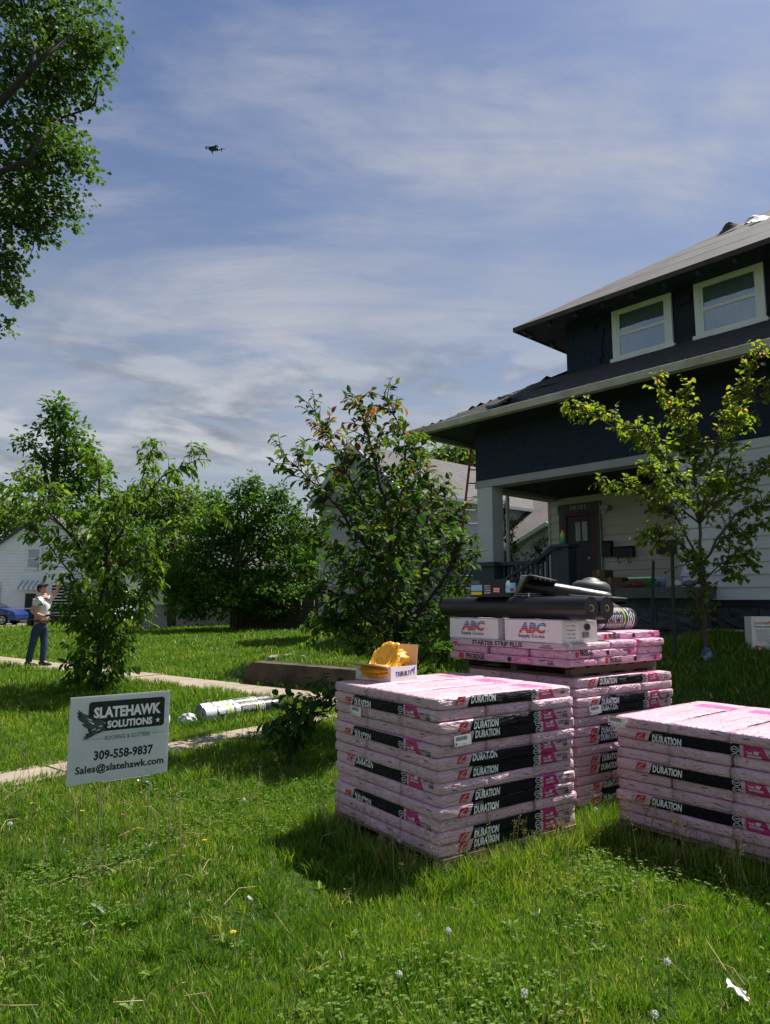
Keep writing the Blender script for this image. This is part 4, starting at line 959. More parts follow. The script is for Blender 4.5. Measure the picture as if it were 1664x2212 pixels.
MB().lathe([(0, 0), (.085, 0), (.095, .03), (.095, .17), (.06, .23), (.03, .25), (.03, .26), (0, .26)], 20, 0, TRS((0, 0, .10), 0, R(90) - .25)).build('jug_body', mat('jug_plastic', (.66, .66, .64), .4, .08, 4), jg, True)
MB().lathe([(0, 0), (.036, 0), (.038, .04), (0, .042)], 16, 0, TRS((0, -.25, .165), 0, R(90) - .25)).build('jug_cap', K['red'], jg, True)
MB().lathe([(.0965, 0), (.0965, .09)], 20, 0, TRS((0, -.05, .113), 0, R(90) - .25)).build('jug_label', K['dark'], jg, True)
# ------------------------------------------------------------------ things by the porch
def Hw(u, v, z): return HP(u, v, z)
def gzl(u, v): p = HP(u, v, 0); return float(gz(p.x, p.y))
HR = math.atan2(HU.y, HU.x)
ob_p = Vector((4.62, 8.98, 0)); ob_p.z = float(gz(4.62, 8.98)) - .02
ob = thing('vent_roll_box', 'white roll vent carton with orange lettering standing on the grass by the house', 'box', TRS(ob_p, R(-12)))
soft_box('carton', (0, 0, 0), (.62, .30, .44), CARD, ob, 5, .003)
o_ = MB(); fo = lambda x, z: (x, -.0045, z)
put_text(o_, 'Lo-OmniRoll', .03, .27, .345, .385, fo, 0, .03); put_text(o_, '50 ft', .32, .42, .345, .385, fo, 0, .03); put_text(o_, 'THE ROLL RIDGE VENT THAT WORKS', .03, .45, .305, .325, fo, 1, .03)
for i in range(12): put_grid(o_, .05 if i % 4 else .04, .24 - .03 * (i % 3), .275 - i * .0125, .279 - i * .0125, fo, 2, 1, 1); put_grid(o_, .28, .42, .275 - i * .0125, .279 - i * .0125, fo, 2, 1, 1)
put_poly(o_, [(.03, .0), (.03, .085)] + [(.03 + .14 * math.sin(t), .085 * math.cos(t)) for t in np.linspace(.15, 1.57, 8)], fo, 0); put_text(o_, 'FL', .07, .11, .02, .06, lambda x, z: (x, -.0055, z), 3, .03)
o_.build('printing', [K['orange'], K['black'], K['grey'], K['white']], ob)
bb = bmesh.new(); bmesh.ops.create_icosphere(bb, subdivisions=4, radius=1)
for v in bb.verts: p = v.co.copy(); v.co = Vector((p.x * .055, p.y * .035, p.z * .075)) * (1 + .5 * noise.noise(p * 2.5) + .35 * noise.noise(p * 6))
me = bpy.data.meshes.new('bag'); bb.to_mesh(me); bb.free(); me.materials.append(mat('blue_white_bag', (.05, .11, .26), .4, .3, 22, .6, 25, col2=(.5, .52, .55), dist=.01))
bp = G(4.05, 9.0, .07); tag(link('snack_bag', me, None, TRS(bp)), 'small blue and white crumpled bag at the foot of the young tree', 'bag')
# white edging boards against the foundation
ed = MB(); ed.box((4.25, -.32, .0), (7.4, -.20, .10), 0, None); eb = ed.build('edging_board', mat('edging_wood', (.20, .15, .11), .9, .2, 5), None, False, HM @ TRS((0, 0, .86))); tag(eb, 'brown timber edging along the house foundation', 'board')
ed = MB(); ed.box((3.85, -.30, 0), (5.9, -.22, .028), 0, None); ed.box((5.91, -.30, .0), (7.3, -.22, .026), 0, None); eb = ed.build('white_trim_board', WHITE, None, False, HM @ TRS((0, 0, .962))); tag(eb, 'long white trim boards lying on the timber edging', 'board')
STK = mat('stake_paint', (.012, .028, .020), .6, .2, 6)
for i, (a, b) in enumerate((((1405, 1332, 10.3), (1412, 1211, 10.35)), ((1457, 1385, 9.2), (1452, 1189, 9.2)))):
    p0, p1 = at(*a), at(*b); p0.z = float(gz(p0.x, p0.y)) - .1
    st = MB().tube([p0, p0 * .5 + p1 * .5, p1], .022, 6).build('garden_stake', STK, None); tag(st, ['dark green leaning post left of the other, before the porch', 'tall dark green upright post nearest the young tree'][i], 'stake')
# clutter on the pier cap
def pot(nm, u, v, z, prof, m, lab, cat, n=16): o = MB().lathe(prof, n).build(nm, m, None, True, HM @ TRS((u, v, z))); return tag(o, lab, cat)
GRN = mat('green_plastic', (.05, .24, .035), .4, .12, 5); 
gb = thing('storage_tub', 'green plastic tub with white lid edge on the stone pier', 'tub', HM @ TRS((3.82, -.42, 1.63)))
MB().add([(-.15, -.1, 0), (.15, -.1, 0), (.15, .1, 0), (-.15, .1, 0), (-.19, -.13, .14), (.19, -.13, .14), (.19, .13, .14), (-.19, .13, .14)], [(3, 2, 1, 0), (4, 5, 6, 7), (0, 1, 5, 4), (1, 2, 6, 5), (2, 3, 7, 6), (3, 0, 4, 7)]).build('tub_body', GRN, gb); bx('tub_rim', (-.2, -.14, .14), (.2, .14, .165), K['white'], gb)
pot('paint_tub', 4.13, -.46, 1.625, [(0, 0), (.07, 0), (.08, .13), (.085, .135), (.085, .15), (0, .15)], mat('blue_tub_plastic', (.30, .45, .62), .4, .1, 5), 'pale blue round tub on the stone pier', 'tub')
pot('small_tub', 4.12, -.62, 1.63, [(0, 0), (.05, 0), (.06, .08), (.062, .09), (0, .09)], mat('green_tub_plastic', (.05, .20, .12), .4, .1, 5), 'small green tub in front of the blue tub', 'tub')
CL = mat('pier_clutter', (.20, .13, .09), .7, .4, 18, .3, 40)
for i, (u, v, c, lab) in enumerate(((3.68, -.66, (.10, .05, .03), 'brown crumpled wrapper at the left of the pier top'), (3.85, -.68, (.16, .03, .02), 'dark red crumpled cloth on the pier top'), (4.42, -.55, (.55, .56, .57), 'white crumpled plastic bag on the pier top'), (4.62, -.55, (.12, .12, .20), 'dark printed crumpled packet at the right of the pier top'))):
    b_ = bmesh.new(); bmesh.ops.create_icosphere(b_, subdivisions=3, radius=1)
    for q_ in b_.verts: p = q_.co.copy(); q_.co = Vector((p.x * .11, p.y * .07, p.z * .05 + .045)) * (1 + .35 * noise.noise(p * 2.3 + Vector((i, 0, 0))))
    me = bpy.data.meshes.new('wrap'); b_.to_mesh(me); b_.free(); me.materials.append(mat('wrapper_%d' % i, c, .5, .35, 14, .5, 30)); tag(link('crumpled_wrapper', me, None, HM @ TRS((u, v, 1.625))), lab, 'wrapper')
bt = thing('drink_bottle', 'green and yellow drink bottle standing on the porch rail post', 'bottle', HM @ TRS((1.95, .14, 2.461)))
MB().lathe([(0, 0), (.04, 0), (.042, .10), (.036, .12), (0.036, .12)], 14).build('bottle_bottom', mat('green_drink', (.04, .42, .26), .2, .1, 5, 0), bt, True); MB().lathe([(.037, .12), (.043, .13), (.043, .21), (.038, .22), (.0, .22)], 14).build('bottle_label', mat('lime_label', (.45, .55, .05), .4, .1, 5, 0), bt, True); MB().lathe([(.03, .22), (.016, .25), (.016, .27), (0, .27)], 14).build('bottle_cap', K['yellow'], bt, True)
for i, (u, v, s_, a, lab) in enumerate(((1.95, 1.9, (.5, .4, .38), 10, 'brown cardboard box on the porch floor before the siding'), (1.6, 2.1, (.3, .3, .55), -5, 'narrow taller brown cardboard box beside the front door'))):
    cb = thing('cardboard_box', lab, 'box', HM @ TRS((u, v, 1.502), R(a))); soft_box('carton', (-s_[0] / 2, -s_[1] / 2, 0), (s_[0] / 2, s_[1] / 2, s_[2]), mat('brown_carton_dark', (.20, .13, .075), .8, .15, 5, .2), cb, 4 + i, .003); bx('tape', (-.03, -s_[1] / 2 - .004, s_[2] - .12), (.03, s_[1] / 2 + .004, s_[2] + .005), CORE, cb)
# ladder against the far side of the house
ld = thing('extension_ladder', 'red tipped aluminium extension ladder leaning on the gutter beyond the porch', 'ladder')
p0, p1 = at(975, 1240, 17.2), at(1018, 975, 15.9); p0.z = float(gz(p0.x, p0.y)); dr_ = (p1 - p0); sd_ = Vector((.42, .06, 0))
p1 = p0 + dr_ * 1.02
ALU = mat('ladder_aluminium', (.40, .41, .42), .4, .15, 6, .05, metal=.6); LRED = mat('ladder_red', (.34, .03, .035), .5, .15, 6)
for s_ in (0, 1): MB().tube([p0 + sd_ * s_, p1 + sd_ * s_], .030, 4).build('ladder_rail', [LRED, ALU][s_], ld)
for i in range(13): MB().tube([p0 + (p1 - p0) * ((i + .6) / 13.2), p0 + (p1 - p0) * ((i + .6) / 13.2) + sd_], .016, 6).build('rung', ALU, ld)
# ================================================================== NEIGHBOURING HOUSES
def clapboards(x0, x1, z0, z1, y, ex, poly=None, proud=.018):
    """stepped siding face as one mesh (courses too fine to pick apart); poly gives the gable outline x-range at height z"""
    mb = MB(); z = z0
    while z < z1 - .01:
        zt = min(z + ex, z1); a0, b0 = (x0, x1) if poly is None else poly(z); a1, b1 = (x0, x1) if poly is None else poly(zt)
        if b1 - a1 > .02 or b0 - a0 > .02:
            mb.add([(a0, y - proud, z), (b0, y - proud, z), (b1, y - .002, zt), (a1, y - .002, zt), (a0, y, z), (b0, y, z)], [(0, 1, 2, 3), (4, 5, 1, 0)])
        z = zt
    return mb
def roof_slab(mb, pts, th=.08, mi=0):
    n = len(pts); lo = [(x, y, z - th) for x, y, z in pts]
    mb.add(list(pts) + lo, [tuple(range(n)), tuple(range(n, 2 * n))[::-1]] + [(i, (i + 1) % n, (i + 1) % n + n, i + n) for i in range(n)], mi)
def roofmat(name, col):
    m = bpy.data.materials.new(name); m.use_nodes = True; T = NT(m.node_tree); b = T.n['Principled BSDF']
    ob = T.new('ShaderNodeTexCoord').outputs['Object']; sp = T.new('ShaderNodeSeparateXYZ'); T.put(sp.inputs[0], ob)
    c = T.ramp(T.noise(ob, 1.1, 6, .65), [(.3, tuple(q * .75 for q in col)), (.7, tuple(q * 1.2 for q in col))])
    c = T.mix(T.mapr(T.noise(T.vmap(ob, (4, 4, 9)), 2.0, 2), .45, .62, 0, .35), c, tuple(q * .6 for q in col))
    row = T.math('FRACT', T.math('MULTIPLY', sp.outputs[2], 9.0)); c = T.mix(T.math('MULTIPLY', T.math('LESS_THAN', row, .16), .45), c, tuple(q * .35 for q in col))
    T.put(b.inputs['Base Color'], c); b.inputs['Roughness'].default_value = .95
    T.put(b.inputs['Normal'], T.bump(T.math('ADD', row, T.noise(ob, 60, 3)), .5, .02)); return m
NROOF = roofmat('neighbour_roof', (.135, .13, .125)); NSID = mat('neighbour_siding', (.34, .35, .345), .6, .06, 2, .1); NTRIM = mat('neighbour_trim', (.42, .47, .49), .6, .06, 2, .05)
# left neighbour: gable front, ridge running back
nb_r = at(869, 1053, 21.0); nbo = Vector((nb_r.x, nb_r.y, 0)); NBM = Matrix(((HU.x, HW.x, 0, nbo.x), (HU.y, HW.y, 0, nbo.y), (0, 0, 1, 0), (0, 0, 0, 1)))
nbh = thing('neighbour_house', 'pale sided gable house with grey shingle roof behind the bushy tree', 'house', NBM)
WN, EZ, RZ, DN = 4.75, 4.75, 6.60, 9.0      # local u from -WN to 0
bx('wall_core', (-WN + .25, .35, .3), (-.25, DN, EZ - .1), NSID, nbh)
gab = lambda z: (-WN + .24, -.24) if z < EZ - .12 else (-WN + .24 + (z - EZ + .12) / (RZ - EZ) * (WN / 2), -.24 - (z - EZ + .12) / (RZ - EZ) * (WN / 2))
clapboards(0, 0, .7, RZ - .15, .33, .115, gab).build('front_siding', NSID, nbh)
o = clapboards(.35, DN, .7, EZ - .08, 0, .115); o.build('side_siding', NSID, nbh, False, Matrix(((0, -1, 0, -.235), (1, 0, 0, 0), (0, 0, 1, 0), (0, 0, 0, 1))))
rf = MB(); roof_slab(rf, [(0, -.05, EZ), (0, DN + .3, EZ), (-WN / 2, DN + .3, RZ), (-WN / 2, -.05, RZ)]); roof_slab(rf, [(-WN, -.05, EZ), (-WN / 2, -.05, RZ), (-WN / 2, DN + .3, RZ), (-WN, DN + .3, EZ)]); rf.build('roof', NROOF, nbh)
for sg_ in (-1, 1):
    e = -WN / 2 + sg_ * WN / 2
    MB().add([(e, -.09, EZ - .20), (-WN / 2, -.09, RZ - .20), (-WN / 2, -.09, RZ + .03), (e, -.09, EZ + .03), (e, -.05, EZ - .20), (-WN / 2, -.05, RZ - .20), (-WN / 2, -.05, RZ + .03), (e, -.05, EZ + .03)], [(0, 1, 2, 3), (7, 6, 5, 4), (0, 4, 5, 1), (3, 2, 6, 7), (0, 3, 7, 4), (1, 5, 6, 2)]).build('barge_board', NTRIM, nbh)
MB().add([(-WN / 2 - 2.1, -.04, EZ - .02), (-.02, -.04, EZ - .02), (-.02, .34, EZ - .02), (-WN + .02, .34, EZ - .02)], [(0, 1, 2, 3)]).build('eave_return', NTRIM, nbh)
bx('gutter', (-.02, -.05, EZ - .12), (.09, DN + .3, EZ - .02), NTRIM, nbh); bx('corner_board', (-.30, .30, .5), (-.225, .42, EZ - .1), NTRIM, nbh); bx('corner_board', (-WN + .225, .30, .5), (-WN + .30, .42, EZ - .1), NTRIM, nbh)
bx('gable_vent', (-WN / 2 - .2, .28, RZ - 1.0), (-WN / 2 + .2, .33, RZ - .5), NTRIM, nbh)
sash_window(nbh, -1.7, -.8, 1.9, 3.2, .30, .09, NTRIM)
sash_window(nbh, -3.8, -2.9, 1.9, 3.2, .30, .09, NTRIM)
# side wing seen through the porch
ww = at(1085, 1172, 24.0); WGM = Matrix(((HU.x, HW.x, 0, ww.x), (HU.y, HW.y, 0, ww.y), (0, 0, 1, 0), (0, 0, 0, 1)))
wg = thing('rear_wing_house', 'low wing with brown grey shingle roof seen through the open porch', 'house', WGM)
bx('wall_core', (-3.5, .3, .5), (5.2, 6, 3.3), NSID, wg); clapboards(-3.5, 5.2, .6, 3.3, .3, .115).build('siding', NSID, wg)
rf = MB(); roof_slab(rf, [(-4.0, -.25, 3.35), (5.6, -.25, 3.35), (5.6, 3.2, 5.45), (-4.0, 3.2, 5.45)]); roof_slab(rf, [(-4.0, 6.6, 3.35), (-4, 3.2, 5.45), (5.6, 3.2, 5.45), (5.6, 6.6, 3.35)]); rf.build('roof', roofmat('wing_roof', (.13, .115, .11)), wg)
bx('fascia', (-4.0, -.30, 3.17), (5.6, -.25, 3.36), NTRIM, wg)
for u in (-2.2, .5, 2.6): sash_window(wg, u, u + .9, 1.7, 2.9, .29, .08, NTRIM, mat('dark_blind', (.05, .09, .12), .8, .3, 4), 'window')
# pale cross gable on the wing (bright siding patch right of the column)
cg = MB(); 
clapboards(1.2, 4.4, 1.0, 3.7, -1.2, .115, lambda z: (1.2, 4.4) if z < 3.0 else (1.2 + (z - 3.0) * 2.3, 4.4 - (z - 3.0) * 2.3)).build('cross_gable_siding', NSID, wg)
bx('cross_gable_wall', (1.25, -1.19, .6), (4.35, .4, 3.0), NSID, wg)
rf = MB(); roof_slab(rf, [(.5, -1.45, 2.78), (2.8, -1.45, 3.78), (2.8, .6, 3.78), (.5, -.2, 2.78)], .12); roof_slab(rf, [(5.1, -1.45, 2.78), (5.1, -.2, 2.78), (2.8, .6, 3.78), (2.8, -1.45, 3.78)], .12); rf.build('cross_gable_roof', NTRIM, wg)
# far left white house, gable end to the viewer
WHM = TRS(at(83, 1345, 48) - Vector((0, 0, at(83, 1345, 48).z)), R(6))
wh = thing('white_gable_house', 'far white sided house with gable, striped awning and blue trimmed windows', 'house', WHM)
WS = mat('far_white_siding', (.80, .82, .84), .6, .05, 2, .1)
gw = lambda z: (-4.6, 4.6) if z < 4.0 else (-4.6 + (z - 4.0) * 1.32, 4.6 - (z - 4.0) * 1.32)
bx('wall_core', (-4.58, .02, -.3), (4.58, 8, 4.0), WS, wh); clapboards(0, 0, -.2, 7.4, 0, .21, gw, .07).build('siding', WS, wh)
rf = MB(); roof_slab(rf, [(-5.1, -.35, 3.62), (0, -.35, 7.55), (0, 8.3, 7.55), (-5.1, 8.3, 3.62)], .15); roof_slab(rf, [(5.1, -.35, 3.62), (5.1, 8.3, 3.62), (0, 8.3, 7.55), (0, -.35, 7.55)], .15); rf.build('roof', roofmat('far_roof', (.10, .095, .09)), wh)
sash_window(wh, -1.05, .0, 3.55, 5.1, -.095, .12, WHITE, DKIN); sash_window(wh, -3.7, -2.55, .9, 2.7, -.095, .12, WHITE, DKIN)
dr2 = bx('door', (-1.05, -.06, .0), (-.1, 0.0, 2.1), WHITE, wh); bx('door_glass', (-.92, -.095, 1.0), (-.25, -.06, 1.95), DKIN, dr2); bx('door_glass', (-.92, -.095, .25), (-.25, -.06, .9), DKIN, dr2)
aw = MB()
for i in range(10):
    x0 = -1.35 + i * .16; aw.add([(x0, -.0, 2.85), (x0 + .16, .0, 2.85), (x0 + .16, -.85, 2.35), (x0, -.85, 2.35), (x0 + .16, -.85, 2.2), (x0, -.85, 2.2)], [(0, 1, 2, 3), (3, 2, 4, 5)], i % 2)
aw.build('awning', [WHITE, mat('awning_grey', (.36, .37, .38), .6, .05, 3, 0)], wh)
bx('garage_shade_panel', (.75, -.05, .0), (3.2, -.01, 2.5), mat('garage_shade_black', (.008, .008, .01), .8, .2, 3, 0), wh)  # flat panel on the wall, shade of a dark opening painted as near black
MB().add([(1.5, -.02, 2.7), (3.6, -.02, 2.7), (3.6, -1.0, 2.1), (1.9, -1.0, 2.1), (3.6, -1.0, 1.95), (1.9, -1.0, 1.95)], [(0, 1, 2, 3), (3, 2, 4, 5)]).build('canvas_canopy', mat('canopy_grey', (.30, .30, .32), .8, .1, 3), wh)
# beige bungalow behind the young left tree
BGM = TRS(Vector((at(300, 1340, 36).x, 36, 0)), R(-14))
bh = thing('beige_bungalow', 'beige sided bungalow half hidden behind the left young tree', 'house', BGM)
BS = mat('beige_siding', (.36, .335, .31), .7, .08, 2, .1)
bx('wall_core', (0, .02, -.2), (7.5, 7, 3.1), BS, bh); clapboards(0, 7.5, .1, 3.1, 0, .17, None, .03).build('siding', BS, bh)
rf = MB(); roof_slab(rf, [(-.5, -.5, 2.95), (8.0, -.5, 2.95), (8.0, 3.5, 5.2), (-.5, 3.5, 5.2)], .15); roof_slab(rf, [(-.5, 7.5, 2.95), (-.5, 3.5, 5.2), (8, 3.5, 5.2), (8, 7.5, 2.95)], .15); rf.build('roof', roofmat('bungalow_roof', (.17, .165, .16)), bh)
bx('corner_board', (-.03, -.05, .0), (.12, 0.0, 3.0), WHITE, bh)
for u in (.9, 3.2, 5.4): sash_window(bh, u, u + 1.05, 1.25, 2.6, -.095, .12, WHITE, DKIN)
# dark picket fence
FW = mat('fence_wood_dark', (.045, .035, .028), .9, .3, 5, .3, 30)
fe_ = thing('picket_fence', 'dark wooden picket fence beyond the lawn', 'fence'); f0_, f1_ = at(556, 1355, 31), at(700, 1352, 29); nfp = 46
pk = MB().add([(-.055, -.012, 0), (.055, -.012, 0), (.055, -.012, 1.15), (0, -.012, 1.25), (-.055, -.012, 1.15), (-.055, .012, 0), (.055, .012, 0), (.055, .012, 1.15), (0, .012, 1.25), (-.055, .012, 1.15)], [(0, 1, 2, 3, 4), (9, 8, 7, 6, 5), (0, 5, 6, 1), (1, 6, 7, 2), (2, 7, 8, 3), (3, 8, 9, 4), (4, 9, 5, 0)]).mesh('picket', FW)
fd = (f1_ - f0_); 
for i in range(nfp):
    p = f0_ + fd * ((i - 14) / (nfp - 14)); p.z = float(gz(p.x, p.y)); link('picket', pk, fe_, TRS(p, math.atan2(fd.y, fd.x), 0, R(rng.uniform(-2, 2)), (1.25, 1, 1.1 + rng.uniform(-.04, .04))))
for zz_ in (.35, .95): a = f0_ - fd * .43; b = f1_.copy(); a.z = b.z = float(gz(f0_.x, f0_.y)) + zz_; MB().tube([a, b], .045, 4).build('rail', FW, fe_)
# ================================================================== CAR
CARP = mat('blue_car_paint', (.012, .035, .20), .25, .1, 2, 0, spec=.6); CARP.node_tree.nodes['Principled BSDF'].inputs['Coat Weight'].default_value = .6
TYRE = mat('tyre_rubber', (.015, .015, .016), .85, .2, 9); RIM = mat('alloy_rim', (.50, .51, .52), .3, .08, 6, 0, metal=.7); CGL = mat('car_glass', (.02, .025, .03), .08, .2, 3, 0)
cpos = at(8, 1350, 43.5); cpos.z = 0
car = thing('parked_car', 'blue compact car parked before the white house, only its front in view', 'car', TRS(cpos, R(2)))
prof = [(-3.3, .35), (-3.32, .75), (-3.2, 1.0), (-2.9, 1.42), (-2.6, 1.50), (-1.5, 1.53), (-.75, 1.42), (-.05, 1.02), (.55, .93), (.95, .80), (1.08, .62), (1.05, .30)]
def arch(cx, r, a0=0, a1=math.pi): return [(cx + r * math.cos(t), .30 + r * math.sin(t)) for t in np.linspace(a0, a1, 9)]
bot = arch(.28, .38) + [(-.2, .22), (-1.9, .22)] + arch(-2.45, .38) + [(-2.9, .26)]
outl = prof + bot
bmc = bmesh.new(); lev = [(-.86, .0), (-.80, .04), (.80, .04), (.86, .0)]
vv = []
for yy, ins in ((-.86, 1), (.86, 1)):
    vv.append([bmc.verts.new((x, yy * (1 - max(0, z - .95) * .34), z)) for x, z in outl])
f = bmc.faces.new(vv[0]); f2_ = bmc.faces.new(vv[1][::-1]); n = len(outl)
for i in range(n): bmc.faces.new([vv[0][i], vv[1][i], vv[1][(i + 1) % n], vv[0][(i + 1) % n]])
bmesh.ops.triangulate(bmc, faces=[f, f2_]); bmesh.ops.recalc_face_normals(bmc, faces=bmc.faces[:])
me = bpy.data.meshes.new('body'); bmc.to_mesh(me); bmc.free(); me.materials.append(CARP); link('body', me, car)
gy = lambda z: -.865 * (1 - max(0, z - .95) * .34) - .004
for poly, nm in (([(-.30, 1.03), (-.85, 1.36), (-1.45, 1.44), (-1.45, 1.03)], 'front_side_window'), ([(-1.52, 1.03), (-1.52, 1.44), (-2.45, 1.41), (-2.75, 1.10), (-2.7, 1.03)], 'rear_side_window')):
    MB().add([(x, gy(z), z) for x, z in poly], [tuple(range(len(poly)))]).build(nm, CGL, car)
MB().add([(-.10, -.76, 1.055), (-.10, .76, 1.055), (-.74, .66, 1.43), (-.74, -.66, 1.43)], [(0, 1, 2, 3)]).build('windscreen', CGL, car, False, TRS((.012, 0, .012)))
bx('wing_mirror', (-.42, -1.03, 1.02), (-.22, -.87, 1.16), CARP, car, .02)
bx('door_handle', (-1.32, -.885, .86), (-1.12, -.862, .90), CARP, car)
MB().add([(.62, -.862, .80), (.98, -.80, .70), (1.04, -.70, .62), (1.0, -.80, .60), (.66, -.866, .68)], [(0, 1, 2, 3, 4)]).build('headlight', K['grey'], car, False, TRS((.01, -.008, 0)))
bx('bumper', (.98, -.78, .28), (1.09, .78, .45), BLKP, car, .02)
for cx_ in (.28, -2.45):
    for sy in (-1, 1):
        wt = MB().lathe([(.20, -.10), (.29, -.105), (.325, -.07), (.325, .07), (.29, .105), (.20, .10)], 24, 0, TRS((cx_, sy * .78, .325), 0, R(90))).build('wheel', TYRE, car, True)
        rm = MB(); MR = TRS((cx_, sy * .875, .325), 0, R(90)); rm.lathe([(.185, -.02), (.215, -.02), (.215, .02), (.185, .02), (.185, -.02)], 24, 0, MR); rm.lathe([(0, -.02), (.05, -.02), (.05, .02), (0, .02)], 12, 0, MR)
        for k in range(5): rm.box((.03, -.028, -.015), (.20, .028, .015), 0, MR @ Matrix.Rotation(k * 2 * math.pi / 5, 4, 'Z'))
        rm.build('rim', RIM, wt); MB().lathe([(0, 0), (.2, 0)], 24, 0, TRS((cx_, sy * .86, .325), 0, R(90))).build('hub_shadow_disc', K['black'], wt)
dv = MB(); dv.box((-14, -2.2, -.06), (1.6, 2.4, .012)); tag(dv.build('driveway', CONC, None, False, TRS((cpos.x, cpos.y, 0), R(2))), kind='structure')
# ================================================================== DRONE
dp = at(462, 321, 17.0)
dn = thing('quadcopter_drone', 'small dark folding quadcopter drone hovering in the sky', 'drone', TRS(dp, R(-20), R(12), R(6), (1.08, 1.08, 1.08)))
DM = mat('drone_grey', (.02, .022, .028), .5, .2, 10, 0)
rough_box((-.105, -.055, -.035), (.105, .055, .04), 8, .006, 3, DM, 'drone_body', dn, None, 12)
MB().lathe([(0, -.03), (.026, -.025), (.03, 0), (.02, .025), (0, .028)], 12, 0, TRS((.115, 0, -.03))).build('camera_gimbal', BLK, dn, True)
for i, (ax, ay, dz) in enumerate(((.14, .12, .0), (.14, -.12, -.01), (-.13, .13, -.02), (-.13, -.13, -.02))):
    a = MB().tube([(ax * .6, ay * .4, 0), (ax, ay, dz)], [.014, .011], 6); a.lathe([(0, 0), (.017, 0), (.017, .035), (0, .036)], 10, 0, TRS((ax, ay, dz - .005))); a.tube([(ax, ay, dz), (ax, ay, dz - .05)], .007, 5)
    ar = a.build('arm', DM, dn)
    pr2 = MB(); an = R(30 + 55 * i)
    for s_ in (0, math.pi): pr2.add([(0, -.006, 0), (.03, -.013, .004), (.11, -.005, .003), (.11, .004, -.001), (.03, .010, -.004), (0, .006, 0)], [(0, 1, 2, 3, 4, 5)], 0, TRS((ax, ay, dz + .034), an + s_))
    pr2.build('propeller', DM, ar)
# ================================================================== PERSON
def skin_obj(name, vs_, es_, rad, m, parent=None, M=None, sub=2, root=0):
    me = bpy.data.meshes.new(name); me.from_pydata(vs_, es_, []); o = bpy.data.objects.new(name, me); COL.objects.link(o)
    sk = o.modifiers.new('s', 'SKIN'); sk.use_smooth_shade = True
    for i, d in enumerate(me.skin_vertices[0].data):
        r_ = rad[i]; d.radius = (r_, r_) if not isinstance(r_, tuple) else r_; d.use_root = (i == root)
    sb = o.modifiers.new('d', 'SUBSURF'); sb.levels = sb.render_levels = sub
    dg = bpy.context.evaluated_depsgraph_get(); ev = o.evaluated_get(dg); nm = bpy.data.meshes.new_from_object(ev); bpy.data.objects.remove(o)
    nm.materials.clear(); nm.materials.append(m); nm.polygons.foreach_set('use_smooth', [True] * len(nm.polygons))
    return link(name, nm, parent, M)
pp = at(77, 1441, 15.6); pp.z = float(gz(pp.x, pp.y)) + .02
per = thing('person', 'person in white shirt, jeans and dark cap reaching one arm up towards the drone', 'person', TRS(pp, R(-14)))
SKIN = mat('skin', (.50, .27, .185), .55, .06, 12, .05); SHIRT = mat('white_shirt', (.66, .66, .68), .8, .06, 6, .4, 14, dist=.02); JEAN = mat('blue_jeans', (.020, .042, .085), .85, .25, 6, .4, 20, col2=(.05, .085, .14), dist=.02); CAPM = mat('dark_cap', (.018, .015, .017), .8, .2, 8); SHOE = mat('dark_shoe', (.03, .026, .024), .7, .2, 8); BELT = mat('brown_belt', (.10, .035, .025), .6, .1, 8)
# body: x forward (to the right), y to his left
bv = [(.07, 0, .95), (.08, 0, 1.12), (.085, 0, 1.30), (.10, 0, 1.46), (.115, 0, 1.53), (.118, 0, 1.575),
      (.12, .17, 1.45), (.31, .20, 1.66), (.37, .17, 1.86), (.375, .165, 1.92), (.38, .16, 1.975),       # raised left arm
      (.10, -.18, 1.43), (.00, -.23, 1.17), (.24, -.16, 1.07), (.30, -.14, 1.07), (.35, -.13, 1.08),     # bent right arm
      (.06, .085, .92), (.10, .095, .48), (.09, .10, .09), (.20, .10, .045),
      (.06, -.085, .92), (-.03, -.10, .48), (-.09, -.11, .09), (.02, -.12, .045)]
be = [(0, 1), (1, 2), (2, 3), (3, 4), (4, 5), (3, 6), (6, 7), (7, 8), (8, 9), (9, 10), (3, 11), (11, 12), (12, 13), (13, 14), (14, 15), (0, 16), (16, 17), (17, 18), (18, 19), (0, 20), (20, 21), (21, 22), (22, 23)]
br = [(.12, .15), (.11, .145), (.115, .16), (.09, .13), .055, .052, .062, .044, .030, .034, .022, .062, .046, .032, .034, .024, .085, .058, .042, .036, .085, .058, .042, .036]
skin_obj('body', bv, be, br, SKIN, per)
def finger(base, tip, r_=.0085):
    m_ = [(base[i] + tip[i]) / 2 + (0, 0, .006)[i] for i in range(3)]; return [base, tuple(m_), tip]
hm_ = MB()
for k in range(4): f_ = finger((.372 + .006 * k, .145 + .013 * k, 1.97), (.385 + .012 * k, .135 + .018 * k, 2.045 - .008 * abs(k - 1.5))); hm_.tube(f_, [.010, .0095, .007], 6)
hm_.tube(finger((.385, .145, 1.935), (.425, .12, 1.975)), [.011, .010, .008], 6)
hm_.build('raised_hand_fingers', SKIN, per, True); hm_ = MB()
for k in range(4): f_ = finger((.345, -.150 + .014 * k, 1.085 - .004 * k), (.40, -.145 + .015 * k, 1.062)); hm_.tube(f_, [.010, .0095, .007], 6)
hm_.tube(finger((.33, -.12, 1.095), (.375, -.10, 1.115)), [.011, .010, .008], 6)
hm_.build('lower_hand_fingers', SKIN, per, True)
